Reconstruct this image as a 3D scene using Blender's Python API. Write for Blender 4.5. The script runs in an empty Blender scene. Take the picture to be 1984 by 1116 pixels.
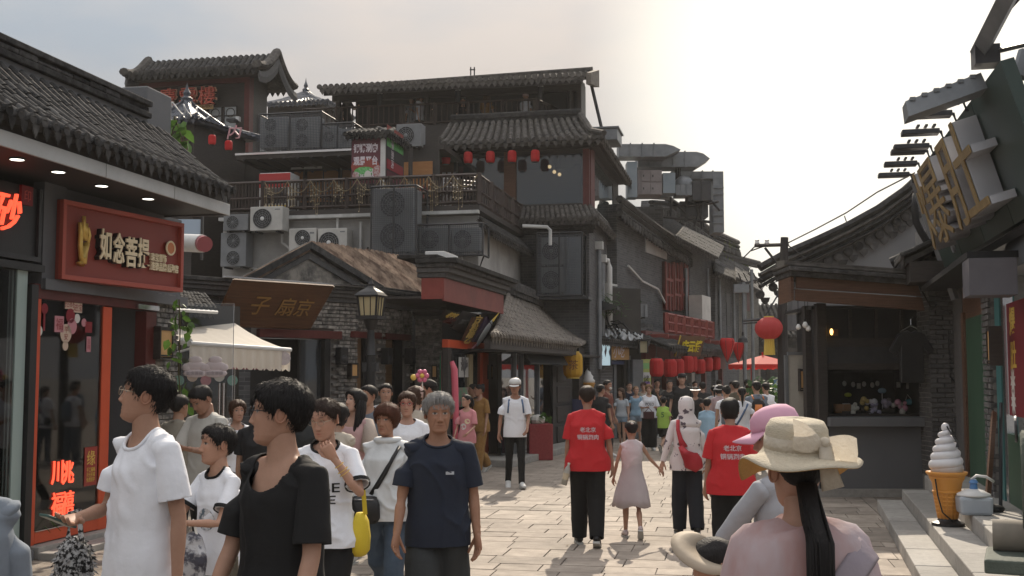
import bpy,bmesh,math,random
import numpy as np
from mathutils import Vector,Matrix
from mathutils.bvhtree import BVHTree
R=math.radians
rnd=random.Random(7)
SC=bpy.context.scene
COL=SC.collection
F,CX,CY,HZ,EYE=2200.0,992.0,558.0,727.0,1.83
PITCH=math.atan((HZ-CY)/F)
# -------- camera, sky, sun, exposure
cam_d=bpy.data.cameras.new('camera');cam=bpy.data.objects.new('camera',cam_d);COL.objects.link(cam)
cam.location=(0,0,EYE);cam.rotation_euler=(math.pi/2+PITCH,0,0)
cam_d.sensor_width=36;cam_d.lens=F/1984*36;cam_d.clip_end=3000;cam_d.clip_start=.05
SC.camera=cam
SUN_AZ,SUN_EL=R(8.5),R(36)
def setup_world():
 w=bpy.data.worlds.new('World');SC.world=w;w.use_nodes=True
 nt=w.node_tree;N=nt.nodes;L=nt.links
 bg=N['Background']
 sky=N.new('ShaderNodeTexSky');sky.sky_type='NISHITA';sky.sun_disc=False
 sky.sun_elevation=SUN_EL;sky.sun_rotation=SUN_AZ
 sky.dust_density=3.5;sky.air_density=1.0;sky.ozone_density=1.0
 tc=N.new('ShaderNodeTexCoord')
 mp=N.new('ShaderNodeMapping');mp.inputs['Scale'].default_value=(1.0,1.0,2.6)
 L.new(tc.outputs['Generated'],mp.inputs['Vector'])
 no=N.new('ShaderNodeTexNoise');no.inputs['Scale'].default_value=2.3;no.inputs['Detail'].default_value=5
 no.inputs['Roughness'].default_value=.5
 L.new(mp.outputs['Vector'],no.inputs['Vector'])
 sd=N.new('ShaderNodeVectorMath');sd.operation='DOT_PRODUCT'
 d=Vector((math.sin(SUN_AZ)*math.cos(SUN_EL),math.cos(SUN_AZ)*math.cos(SUN_EL),math.sin(SUN_EL)))
 dh=Vector((math.sin(R(20))*math.cos(R(14)),math.cos(R(20))*math.cos(R(14)),math.sin(R(14))))
 nrm=N.new('ShaderNodeVectorMath');nrm.operation='NORMALIZE'
 L.new(tc.outputs['Generated'],nrm.inputs[0])
 L.new(nrm.outputs[0],sd.inputs[0]);sd.inputs[1].default_value=dh
 mr=N.new('ShaderNodeMapRange');mr.interpolation_type='SMOOTHSTEP'
 mr.inputs['From Min'].default_value=.958;mr.inputs['From Max'].default_value=.990
 mr.inputs['To Min'].default_value=0;mr.inputs['To Max'].default_value=1
 L.new(sd.outputs['Value'],mr.inputs['Value'])
 cl=N.new('ShaderNodeValToRGB');cl.color_ramp.elements[0].position=.40;cl.color_ramp.elements[1].position=.62
 cl.color_ramp.elements[0].color=(1.75,1.95,2.18,1);cl.color_ramp.elements[1].color=(2.75,2.5,2.32,1)
 L.new(no.outputs['Fac'],cl.inputs['Fac'])
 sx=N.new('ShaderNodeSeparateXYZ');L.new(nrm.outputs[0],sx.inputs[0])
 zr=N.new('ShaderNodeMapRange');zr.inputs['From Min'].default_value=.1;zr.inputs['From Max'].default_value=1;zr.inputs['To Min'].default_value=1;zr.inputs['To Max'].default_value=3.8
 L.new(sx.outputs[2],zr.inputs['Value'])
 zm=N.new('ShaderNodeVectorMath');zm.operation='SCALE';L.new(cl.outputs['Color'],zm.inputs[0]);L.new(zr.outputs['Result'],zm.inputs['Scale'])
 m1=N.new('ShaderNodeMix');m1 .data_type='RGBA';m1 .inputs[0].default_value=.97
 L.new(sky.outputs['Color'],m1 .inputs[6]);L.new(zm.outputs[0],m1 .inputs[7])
 gl=N.new('ShaderNodeMix');gl.data_type='RGBA'
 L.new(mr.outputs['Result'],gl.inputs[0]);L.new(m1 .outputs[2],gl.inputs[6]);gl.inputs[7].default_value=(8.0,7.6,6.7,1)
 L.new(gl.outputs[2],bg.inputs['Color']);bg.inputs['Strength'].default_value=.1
 s=bpy.data.lights.new('sun','SUN');s.energy=3.0;s.angle=R(.6);s.color=(1,.87,.70)
 so=bpy.data.objects.new('sun',s);COL.objects.link(so)
 so.rotation_euler=(-d).to_track_quat('-Z','Y').to_euler();so.location=(0,0,60)
setup_world()
SC.view_settings.view_transform='Standard';SC.view_settings.look='None'
SC.view_settings.gamma=1;SC.view_settings.use_curve_mapping=False
SC.view_settings.exposure=0.66
SC.cycles.max_bounces=6;SC.cycles.diffuse_bounces=3;SC.cycles.glossy_bounces=3
SC.cycles.transparent_max_bounces=8;SC.cycles.use_denoising=True
SC.cycles.caustics_reflective=False;SC.cycles.caustics_refractive=False
# -------- pixel rays
FW=Vector((0,math.cos(PITCH),math.sin(PITCH)));UP=Vector((0,-math.sin(PITCH),math.cos(PITCH)))
EYEV=Vector((0,0,EYE))
def ray(px,py):return Vector((1,0,0))*((px-CX)/F)+FW+UP*((CY-py)/F)
def at(px,py,Y):
 d=ray(px,py);return EYEV+d*(Y/d.y)
def gnd(px,py,z=0.0):
 d=ray(px,py);return EYEV+d*((z-EYE)/d.z)
def vp(x):return Vector(((x-CX)/F,1.0)).normalized()
# -------- materials
MATS={}
def mat(name,c,c2=None,scale=3.0,rough=.75,bump=0.0,bscale=30.0,metal=0.0,rv=0.0,spec=.4,stretch=(1,1,1),dirt=0.0,attr=False,emit=0.0,alpha=1.0,trans=0.0,detail=5,sharp=.25,obj=False,sheen=0.0):
 if name in MATS:return MATS[name]
 m=bpy.data.materials.new(name);m.use_nodes=True;MATS[name]=m
 nt=m.node_tree;N=nt.nodes;L=nt.links;b=N['Principled BSDF']
 geo=N.new('ShaderNodeNewGeometry')
 pos=geo.outputs['Position']
 if obj:
  tcn=N.new('ShaderNodeTexCoord');pos=tcn.outputs['Object']
 mp=N.new('ShaderNodeMapping');mp.inputs['Scale'].default_value=stretch
 L.new(pos,mp.inputs['Vector'])
 col=None
 if attr:
  a=N.new('ShaderNodeVertexColor');a.layer_name='Col';col=a.outputs['Color']
 if c2 is not None:
  n=N.new('ShaderNodeTexNoise');n.inputs['Scale'].default_value=scale;n.inputs['Detail'].default_value=detail
  n.inputs['Roughness'].default_value=.62
  L.new(mp.outputs['Vector'],n.inputs['Vector'])
  r=N.new('ShaderNodeValToRGB');e=r.color_ramp.elements
  e[0].position=.5-sharp;e[1].position=.5+sharp
  e[0].color=(*c,1);e[1].color=(*c2,1)
  L.new(n.outputs['Fac'],r.inputs['Fac'])
  if col is None:col=r.outputs['Color']
  else:
   mx=N.new('ShaderNodeMix');mx.data_type='RGBA';mx.blend_type='MULTIPLY';mx.inputs[0].default_value=1
   L.new(col,mx.inputs[6]);L.new(r.outputs['Color'],mx.inputs[7]);col=mx.outputs[2]
 if rv>0:
  oi=N.new('ShaderNodeObjectInfo')
  mr=N.new('ShaderNodeMapRange');mr.inputs['To Min'].default_value=1-rv;mr.inputs['To Max'].default_value=1+rv
  L.new(oi.outputs['Random'],mr.inputs['Value'])
  hs=N.new('ShaderNodeHueSaturation')
  if col is not None:L.new(col,hs.inputs['Color'])
  else:hs.inputs['Color'].default_value=(*c,1)
  L.new(mr.outputs['Result'],hs.inputs['Value']);col=hs.outputs['Color']
 if dirt>0:
  n2=N.new('ShaderNodeTexNoise');n2 .inputs['Scale'].default_value=1.1;n2 .inputs['Detail'].default_value=8
  n2 .inputs['Roughness'].default_value=.7
  L.new(pos,n2 .inputs['Vector'])
  mr2=N.new('ShaderNodeMapRange');mr2 .inputs['From Min'].default_value=.35;mr2 .inputs['From Max'].default_value=.7
  mr2 .inputs['To Min'].default_value=1;mr2 .inputs['To Max'].default_value=1-dirt
  L.new(n2 .outputs['Fac'],mr2 .inputs['Value'])
  mx=N.new('ShaderNodeMix');mx.data_type='RGBA';mx.blend_type='MULTIPLY';mx.inputs[0].default_value=1
  if col is not None:L.new(col,mx.inputs[6])
  else:mx.inputs[6].default_value=(*c,1)
  L.new(mr2 .outputs['Result'],mx.inputs[7]);col=mx.outputs[2]
 if col is not None:L.new(col,b.inputs['Base Color'])
 else:b.inputs['Base Color'].default_value=(*c,1)
 b.inputs['Roughness'].default_value=rough;b.inputs['Metallic'].default_value=metal
 b.inputs['Specular IOR Level'].default_value=spec
 if sheen:b.inputs['Sheen Weight'].default_value=sheen
 if bump>0:
  n3=N.new('ShaderNodeTexNoise');n3 .inputs['Scale'].default_value=bscale;n3 .inputs['Detail'].default_value=4
  L.new(mp.outputs['Vector'],n3 .inputs['Vector'])
  bp=N.new('ShaderNodeBump');bp.inputs['Strength'].default_value=bump;bp.inputs['Distance'].default_value=.02
  L.new(n3 .outputs['Fac'],bp.inputs['Height']);L.new(bp.outputs['Normal'],b.inputs['Normal'])
 if emit>0:
  b.inputs['Emission Color'].default_value=(*c,1);b.inputs['Emission Strength'].default_value=emit
 if alpha<1:b.inputs['Alpha'].default_value=alpha
 if trans>0:
  tr=N.new('ShaderNodeBsdfTranslucent');ms=N.new('ShaderNodeMixShader');ms.inputs[0].default_value=trans
  if col is not None:L.new(col,tr.inputs['Color'])
  else:tr.inputs['Color'].default_value=(*c,1)
  out=N['Material Output']
  L.new(b.outputs[0],ms.inputs[1]);L.new(tr.outputs[0],ms.inputs[2]);L.new(ms.outputs[0],out.inputs['Surface'])
 return m
def coursed(name,c1,c2,cm,bw=.26,bh=.075,rough=.9):
 if name in MATS:return MATS[name]
 m=bpy.data.materials.new(name);m.use_nodes=True;MATS[name]=m;N=m.node_tree.nodes;L=m.node_tree.links;b=N['Principled BSDF']
 tc=N.new('ShaderNodeTexCoord');sp=N.new('ShaderNodeSeparateXYZ');ad=N.new('ShaderNodeMath');cb=N.new('ShaderNodeCombineXYZ')
 L.new(tc.outputs['Object'],sp.inputs[0]);L.new(sp.outputs[0],ad.inputs[0]);L.new(sp.outputs[1],ad.inputs[1]);L.new(ad.outputs[0],cb.inputs[0]);L.new(sp.outputs[2],cb.inputs[1])
 br=N.new('ShaderNodeTexBrick');br.inputs['Scale'].default_value=1;br.inputs['Brick Width'].default_value=bw;br.inputs['Row Height'].default_value=bh;br.inputs['Mortar Size'].default_value=.006
 br.inputs['Color1'].default_value=(*c1,1);br.inputs['Color2'].default_value=(*c2,1);br.inputs['Mortar'].default_value=(*cm,1);L.new(cb.outputs[0],br.inputs['Vector'])
 n=N.new('ShaderNodeTexNoise');n.inputs['Scale'].default_value=.9;n.inputs['Detail'].default_value=9;n.inputs['Roughness'].default_value=.72;L.new(tc.outputs['Object'],n.inputs['Vector'])
 mr=N.new('ShaderNodeMapRange');mr.inputs['From Min'].default_value=.3;mr.inputs['From Max'].default_value=.72;mr.inputs['To Min'].default_value=1.25;mr.inputs['To Max'].default_value=.6;L.new(n.outputs['Fac'],mr.inputs['Value'])
 mx=N.new('ShaderNodeMix');mx.data_type='RGBA';mx.blend_type='MULTIPLY';mx.inputs[0].default_value=1;L.new(br.outputs['Color'],mx.inputs[6]);L.new(mr.outputs['Result'],mx.inputs[7]);L.new(mx.outputs[2],b.inputs['Base Color'])
 bp=N.new('ShaderNodeBump');bp.inputs['Strength'].default_value=.5;bp.inputs['Distance'].default_value=.01;bp.invert=True;L.new(br.outputs['Fac'],bp.inputs['Height']);L.new(bp.outputs['Normal'],b.inputs['Normal']);b.inputs['Roughness'].default_value=rough
 return m
def glass(name,tint,refl=.12,clear=.75,rough=.03):
 if name in MATS:return MATS[name]
 m=bpy.data.materials.new(name);m.use_nodes=True;MATS[name]=m
 N=m.node_tree.nodes;L=m.node_tree.links;b=N['Principled BSDF']
 b.inputs['Base Color'].default_value=(*tint,1);b.inputs['Roughness'].default_value=rough
 b.inputs['Specular IOR Level'].default_value=.8;b.inputs['IOR'].default_value=1.52
 t=N.new('ShaderNodeBsdfTransparent');ms=N.new('ShaderNodeMixShader');ms.inputs[0].default_value=clear
 g=N.new('ShaderNodeBsdfGlossy');g.inputs['Roughness'].default_value=rough
 m2=N.new('ShaderNodeMixShader');fr=N.new('ShaderNodeFresnel');fr.inputs['IOR'].default_value=1.5
 L.new(b.outputs[0],ms.inputs[1]);L.new(t.outputs[0],ms.inputs[2])
 L.new(fr.outputs[0],m2 .inputs[0]);L.new(ms.outputs[0],m2 .inputs[1]);L.new(g.outputs[0],m2 .inputs[2])
 L.new(m2 .outputs[0],N['Material Output'].inputs['Surface'])
 return m
 # -------- mesh collector
class MB:
 def __init__(s):s.v=[];s.f=[];s.mi=[];s.m=0
 def add(s,vs,fs,m=None):
  o=len(s.v);s.v.extend([tuple(p)for p in vs]);m=s.m if m is None else m
  for f in fs:s.f.append(tuple(i+o for i in f));s.mi.append(m)
  return s
 def box(s,x0,x1,y0,y1,z0,z1,m=None):
  if x0>x1:x0,x1=x1,x0
  if y0>y1:y0,y1=y1,y0
  if z0>z1:z0,z1=z1,z0
  return s.add([(x0,y0,z0),(x1,y0,z0),(x1,y1,z0),(x0,y1,z0),(x0,y0,z1),(x1,y0,z1),(x1,y1,z1),(x0,y1,z1)],[(0,3,2,1),(4,5,6,7),(0,1,5,4),(1,2,6,5),(2,3,7,6),(3,0,4,7)],m)
 def hexa(s,a,b,m=None):
  return s.add(list(a)+list(b),[(0,1,2,3),(7,6,5,4),(0,4,5,1),(1,5,6,2),(2,6,7,3),(3,7,4,0)],m)
 def prism(s,pts,ext,m=None):
  n=len(pts);e=Vector(ext);a=[Vector(p)for p in pts]
  return s.add(a+[p+e for p in a],[tuple(range(n))[::-1],tuple(range(n,2*n))]+[(i,(i+1)%n,n+(i+1)%n,n+i)for i in range(n)],m)
 def tube(s,pts,rad,n=8,cap=True,side=None,m=None,closed=False):
  pts=[Vector(p)for p in pts];k=len(pts)
  if not isinstance(rad,(list,tuple)):rad=[rad]*k
  vs=[]
  for i,p in enumerate(pts):
   if closed:t=pts[(i+1)%k]-pts[i-1]
   else:t=pts[min(i+1,k-1)]-pts[max(i-1,0)]
   if t.length<1e-9:t=Vector((0,0,1))
   t.normalize()
   sd=Vector(side)if side is not None else(Vector((0,0,1))if abs(t.z)<.9 else Vector((1,0,0)))
   sd=sd-t*sd.dot(t)
   if sd.length<1e-4:sd=Vector((1,0,0))if abs(t.x)<.9 else Vector((0,1,0));sd=sd-t*sd.dot(t)
   sd.normalize();up=t.cross(sd)
   r=rad[i];rx,ry=r if isinstance(r,(tuple,list))else(r,r)
   for j in range(n):
    a=2*math.pi*j/n
    vs.append(p+sd*(rx*math.cos(a))+up*(ry*math.sin(a)))
  fs=[]
  for i in range(k if closed else k-1):
   o,q=i*n,((i+1)%k)*n
   for j in range(n):fs.append((o+j,o+(j+1)%n,q+(j+1)%n,q+j))
  if cap and not closed:fs.append(tuple(range(n))[::-1]);fs.append(tuple(range((k-1)*n,k*n)))
  return s.add(vs,fs,m)
 def lathe(s,prof,c=(0,0,0),n=16,m=None,squash=(1,1)):
  c=Vector(c);vs=[];fs=[]
  for r,z in prof:
   for j in range(n):
    a=2*math.pi*j/n;vs.append(c+Vector((r*math.cos(a)*squash[0],r*math.sin(a)*squash[1],z)))
  for i in range(len(prof)-1):
   for j in range(n):fs.append((i*n+j,i*n+(j+1)%n,(i+1)*n+(j+1)%n,(i+1)*n+j))
  if prof[0][0]>1e-5:fs.append(tuple(range(n))[::-1])
  if prof[-1][0]>1e-5:fs.append(tuple(range((len(prof)-1)*n,len(prof)*n)))
  return s.add(vs,fs,m)
 def sphere(s,c,r,n=12,k=8,m=None):
  rx,ry,rz=r if isinstance(r,(tuple,list))else(r,r,r)
  c=Vector(c);vs=[c+Vector((0,0,-rz))];fs=[]
  for i in range(1,k):
   t=math.pi*i/k-math.pi/2
   for j in range(n):
    a=2*math.pi*j/n;vs.append(c+Vector((rx*math.cos(t)*math.cos(a),ry*math.cos(t)*math.sin(a),rz*math.sin(t))))
  vs.append(c+Vector((0,0,rz)));e=len(vs)-1
  for j in range(n):
   fs.append((0,1+(j+1)%n,1+j));fs.append((e,e-n+j,e-n+(j+1)%n))
  for i in range(k-2):
   for j in range(n):o=1+i*n;fs.append((o+j,o+(j+1)%n,o+n+(j+1)%n,o+n+j))
  return s.add(vs,fs,m)
 def ring(s,c,R0,r,axis='y',n=20,k=6,m=None,sx=1,sz=1):
  pts=[]
  for i in range(n):
   a=2*math.pi*i/n;u,w=R0*math.cos(a)*sx,R0*math.sin(a)*sz
   pts.append(Vector(c)+(Vector((u,0,w))if axis=='y' else Vector((u,w,0))if axis=='z' else Vector((0,u,w))))
  return s.tube(pts,r,k,closed=True,m=m,side=(0,1,0)if axis=='y' else(0,0,1)if axis=='z' else(1,0,0))
 def xf(s,M):
  s.v=[tuple(M@Vector(p))for p in s.v];return s
 def join(s,o,M=None,m=None):
  vs=o.v if M is None else[tuple(M@Vector(p))for p in o.v]
  k=len(s.v);s.v.extend(vs)
  for f,q in zip(o.f,o.mi):s.f.append(tuple(i+k for i in f));s.mi.append(q if m is None else m)
  return s
def mesh(name,mb,mats,smooth=False):
 me=bpy.data.meshes.new(name);me.from_pydata(mb.v,[],mb.f)
 if not isinstance(mats,(list,tuple)):mats=[mats]
 for m in mats:me.materials.append(m)
 if len(mats)>1:me.polygons.foreach_set('material_index',np.array(mb.mi,dtype=np.int32))
 if smooth:
  me.polygons.foreach_set('use_smooth',np.ones(len(me.polygons),dtype=bool))
 me.update();return me
def link(name,me,parent=None,loc=None,rot=None,kind=None,label=None):
 o=bpy.data.objects.new(name,me);COL.objects.link(o)
 if parent is not None:o.parent=parent
 if loc is not None:o.location=loc
 if rot is not None:o.rotation_euler=rot
 if kind:o['kind']=kind
 if label:o['label']=label
 return o
def bev(o,w=.01,seg=2):
 m=o.modifiers.new('bevel','BEVEL');m.width=w;m.segments=seg;m.limit_method='ANGLE';m.angle_limit=R(40);return o
def autosmooth(o,ang=40):
 me=o.data
 me.polygons.foreach_set('use_smooth',np.ones(len(me.polygons),dtype=bool))
 try:me.set_sharp_from_angle(angle=R(ang))
 except Exception:pass
 return o
class T:
 def __init__(s,name,label,cat,p,dirx=(1,0),group=None,kind=None):
  s.o=bpy.data.objects.new(name,None);COL.objects.link(s.o)
  p=Vector(p)if len(p)==3 else Vector((p[0],p[1],0))
  d=Vector((dirx[0],dirx[1])).normalized()
  s.p=p;s.x=Vector((d.x,d.y,0));s.y=Vector((-d.y,d.x,0))
  s.rz=math.atan2(d.y,d.x)
  s.o.location=p;s.o.rotation_euler=(0,0,s.rz);s.o.empty_display_size=.2
  if label:s.o['label']=label
  if cat:s.o['category']=cat
  if group:s.o['group']=group
  if kind:s.o['kind']=kind
 def uv(s,px,py,d=0.0):
  r=ray(px,py);q=s.p-s.y*d
  t=(q-EYEV).dot(s.y)/r.dot(s.y);w=EYEV+r*t
  return(w-s.p).dot(s.x),w.z-s.p.z
 def w(s,x,y,z):return s.p+s.x*x+s.y*y+Vector((0,0,z))
 def loc(s,w):
  d=Vector(w)-s.p;return Vector((d.dot(s.x),d.dot(s.y),d.z))
 def part(s,name,mb,m,parent=None,smooth=False,bevel=0,kind=None,label=None,auto=0):
  o=link(name,mesh(name,mb,m,smooth),parent or s.o,kind=kind,label=label)
  if bevel:bev(o,bevel)
  if auto:autosmooth(o,auto)
  return o
 def box(s,name,m,x0,x1,y0,y1,z0,z1,parent=None,bevel=0,label=None):
  return s.part(name,MB().box(x0,x1,y0,y1,z0,z1),m,parent,bevel=bevel,label=label)
 def pbox(s,name,m,a,b,d0,d1,parent=None,bevel=0,label=None,dm=None):
  dd=max(d0,d1)if dm is None else dm
  (x0,z0),(x1,z1)=s.uv(*a,dd),s.uv(*b,dd)
  return s.box(name,m,x0,x1,-d0,-d1,z0,z1,parent,bevel,label)
def tag(o,label,cat,group=None,kind=None):
 o['label']=label;o['category']=cat
 if group:o['group']=group
 if kind:o['kind']=kind
 return o
def dup(o,loc=None,rz=None,label=None,parent=None):
 c=o.copy();COL.objects.link(c)
 if parent is not None:c.parent=parent
 for ch in list(o.children):dup(ch,parent=c)
 if loc is not None:c.location=loc
 if rz is not None:c.rotation_euler=(0,0,rz)
 if label:c['label']=label
 return c
 # -------- evaluated meshes (text, remesh)
TMP=bpy.data.scenes.new('work')
def evaluated(o):
 TMP.collection.objects.link(o);vl=TMP.view_layers[0];vl.update()
 dg=vl.depsgraph;me=bpy.data.meshes.new_from_object(o.evaluated_get(dg),depsgraph=dg)
 TMP.collection.objects.unlink(o);return me
TXT={}
def text(s,h=None,w=None,depth=.02,bold=0.0,space=1.0,line=1.0,shear=0.0):
 key=(s,h,w,depth,bold,space,line,shear)
 if key in TXT:o=TXT[key]
 else:
  c=bpy.data.curves.new('t','FONT');c.body=s;c.align_x='CENTER';c.size=1
  c.resolution_u=3;c.offset=bold;c.space_character=space;c.space_line=line;c.shear=shear
  ob=bpy.data.objects.new('t',c);me=evaluated(ob)
  v=np.empty(len(me.vertices)*3);me.vertices.foreach_get('co',v);v=v.reshape(-1,3)
  fs=[tuple(p.vertices)for p in me.polygons]
  lo,hi=v.min(0),v.max(0);v=v-(lo+hi)/2;sz=hi-lo
  sy=h/sz[1]if h else(w/sz[0]);sx=w/sz[0]if w else sy
  v=v*[sx,sy,1];n=len(v)
  o=MB();pts=[(p[0],0,p[1])for p in v]
  ed={}
  for f in fs:
   for i in range(len(f)):
    a,b=f[i],f[(i+1)%len(f)];ed[(a,b)]=ed.get((a,b),0)+1
  bo=[(a,b)for(a,b)in ed if(b,a)not in ed]
  o.add([(x,-depth,z)for x,y,z in pts]+pts,fs+[(b,a,a+n,b+n)for a,b in bo])
  bpy.data.objects.remove(ob);bpy.data.meshes.remove(me);TXT[key]=o
 c=MB();c.v=list(o.v);c.f=list(o.f);c.mi=list(o.mi);return c
def mv(mb,x,y,z):return mb.xf(Matrix.Translation((x,y,z)))
def rnoise(P,scale,seed=0):
 g=np.random.RandomState(seed);out=np.zeros(len(P));amp=1.0;tot=0
 for o in range(3):
  for k in range(3):
   d=g.normal(size=3);d/=np.linalg.norm(d)
   out+=amp*np.sin((P@d)*scale*(1.9**o)*g.uniform(.7,1.4)+g.uniform(0,6.28)+1.7*np.sin((P@g.normal(size=3))*scale*(1.9**o)*.45+g.uniform(0,6.28)))
  tot+=amp*1.7;amp*=.5
 return out/tot
 # -------- palette
PAVE=mat('paving stone',(.27,.228,.19),(.47,.405,.34),4.5,.8,.4,60,rv=.17,dirt=.42)
JOINT=mat('paving joint',(.13,.12,.11),(.19,.175,.16),8,.95)
STEP=mat('step granite',(.30,.29,.27),(.42,.40,.37),14,.8,.25,80,rv=.12,dirt=.3)
TILE=mat('grey roof tile',(.036,.036,.037),(.105,.102,.10),9,.85,.35,60,rv=.42,dirt=.45,sharp=.18,spec=.08)
TILEB=mat('weathered tile',(.06,.056,.053),(.145,.135,.125),7,.85,.3,60,rv=.25,dirt=.3,sharp=.2,spec=.1)
TILEW=mat('sunlit tile colour',(.11,.10,.09),(.30,.26,.22),7,.85,.3,60,rv=.25,dirt=.25,sharp=.2)  # sunlight on the low tiled shop's roof is put into this lighter colour
BRICK=mat('grey brick',(.08,.078,.078),(.15,.147,.145),16,.9,.35,90,rv=.30,sharp=.2)
BRICKP=mat('patched brick',(.10,.097,.094),(.33,.31,.285),11,.9,.4,70,rv=.35,sharp=.11)
WALLB=coursed('coursed grey brick',(.055,.056,.06),(.095,.096,.10),(.13,.13,.13))
MORT=mat('lime mortar',(.16,.155,.15),(.24,.23,.22),20,.95)
DBRICK=mat('dark brick',(.075,.074,.075),(.12,.118,.118),18,.9,.35,90,rv=.22,sharp=.2)
PLAST=mat('grey plaster',(.13,.135,.145),(.20,.205,.215),2.2,.9,.15,40,dirt=.3)
PALE=mat('pale render',(.36,.35,.34),(.48,.47,.45),1.7,.9,.1,30,dirt=.35)
DWOOD=mat('dark wood',(.022,.019,.018),(.05,.042,.038),6,.6,.2,40,stretch=(1,1,8))
BWOOD=mat('brown timber',(.085,.040,.022),(.17,.085,.048),5,.6,.25,30,stretch=(.6,.6,12),dirt=.3)
SIGNW=mat('varnished sign wood',(.075,.030,.012),(.15,.065,.026),3,.42,.1,20,stretch=(.7,.7,14),dirt=.25)
REDP=mat('red oxide paint',(.19,.035,.028),(.27,.058,.045),4,.6,.15,40,dirt=.3)
REDD=mat('dark red paint',(.085,.016,.014),(.14,.028,.024),4,.55,.1,40,dirt=.3)
ORANGE=mat('vermilion paint',(.58,.080,.028),(.64,.10,.035),3,.4,.05,40,dirt=.15)
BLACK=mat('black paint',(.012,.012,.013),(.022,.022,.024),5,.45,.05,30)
DARKM=mat('dark metal',(.03,.031,.034),(.055,.056,.06),6,.5,.1,30,metal=.3)
STEEL=mat('galvanised steel',(.16,.175,.19),(.26,.275,.29),2.5,.48,.06,30,metal=.35,dirt=.3)
CHROME=mat('brushed steel',(.55,.55,.56),None,rough=.25,metal=1.0)
WHITEP=mat('white paint',(.62,.62,.61),(.72,.72,.71),4,.5,0,dirt=.15)
CREAM=mat('cream enamel',(.50,.49,.46),(.58,.57,.54),3,.5,0,dirt=.3)
ACD=mat('grey enamel',(.17,.18,.19),(.23,.24,.25),3,.55,0,dirt=.3)
MESHG=mat('wire mesh panel',(.05,.055,.062),(.075,.08,.09),8,.6,.2,120)
FASC=mat('fascia panel',(.40,.41,.41),(.50,.51,.51),1.6,.5,0,dirt=.2)
GREYP=mat('grey cladding',(.10,.105,.115),(.135,.14,.15),2,.5,0,dirt=.2)
GOLD=mat('gold leaf',(.62,.40,.09),(.75,.52,.16),9,.35,.1,60,metal=.5)
GOLDP=mat('gold paint',(.70,.50,.10),None,rough=.5)
LANT=mat('lantern silk',(.52,.018,.022),(.60,.03,.03),5,.6,0,trans=.35)
LANTY=mat('yellow lantern silk',(.72,.42,.04),None,rough=.6,trans=.3)
LAMPG=mat('warm lamp panel',(.60,.34,.13),(.68,.42,.18),5,.5)
GLASSD=glass('shop glass',(.02,.024,.026),clear=.86)
GLASSB=glass('dark window glass',(.035,.042,.05),clear=.35)
GLASSC=glass('clear glass',(.05,.06,.06),clear=.93)
LEAF=mat('leaf',(.055,.12,.022),(.10,.20,.04),6,.5,0,rv=.2,trans=.35)
LEAFD=mat('dark leaf',(.025,.065,.018),(.05,.10,.03),6,.5,0,trans=.25)
WIRE=mat('black cable',(.012,.012,.013),rough=.6)
PIPE=mat('white pipe',(.55,.55,.54),rough=.5,c2=(.62,.62,.6),dirt=.3)
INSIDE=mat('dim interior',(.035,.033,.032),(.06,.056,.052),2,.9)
CREAMC=mat('cream awning cloth',(.72,.66,.57),(.78,.72,.63),4,.85,.1,30,trans=.3)
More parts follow.
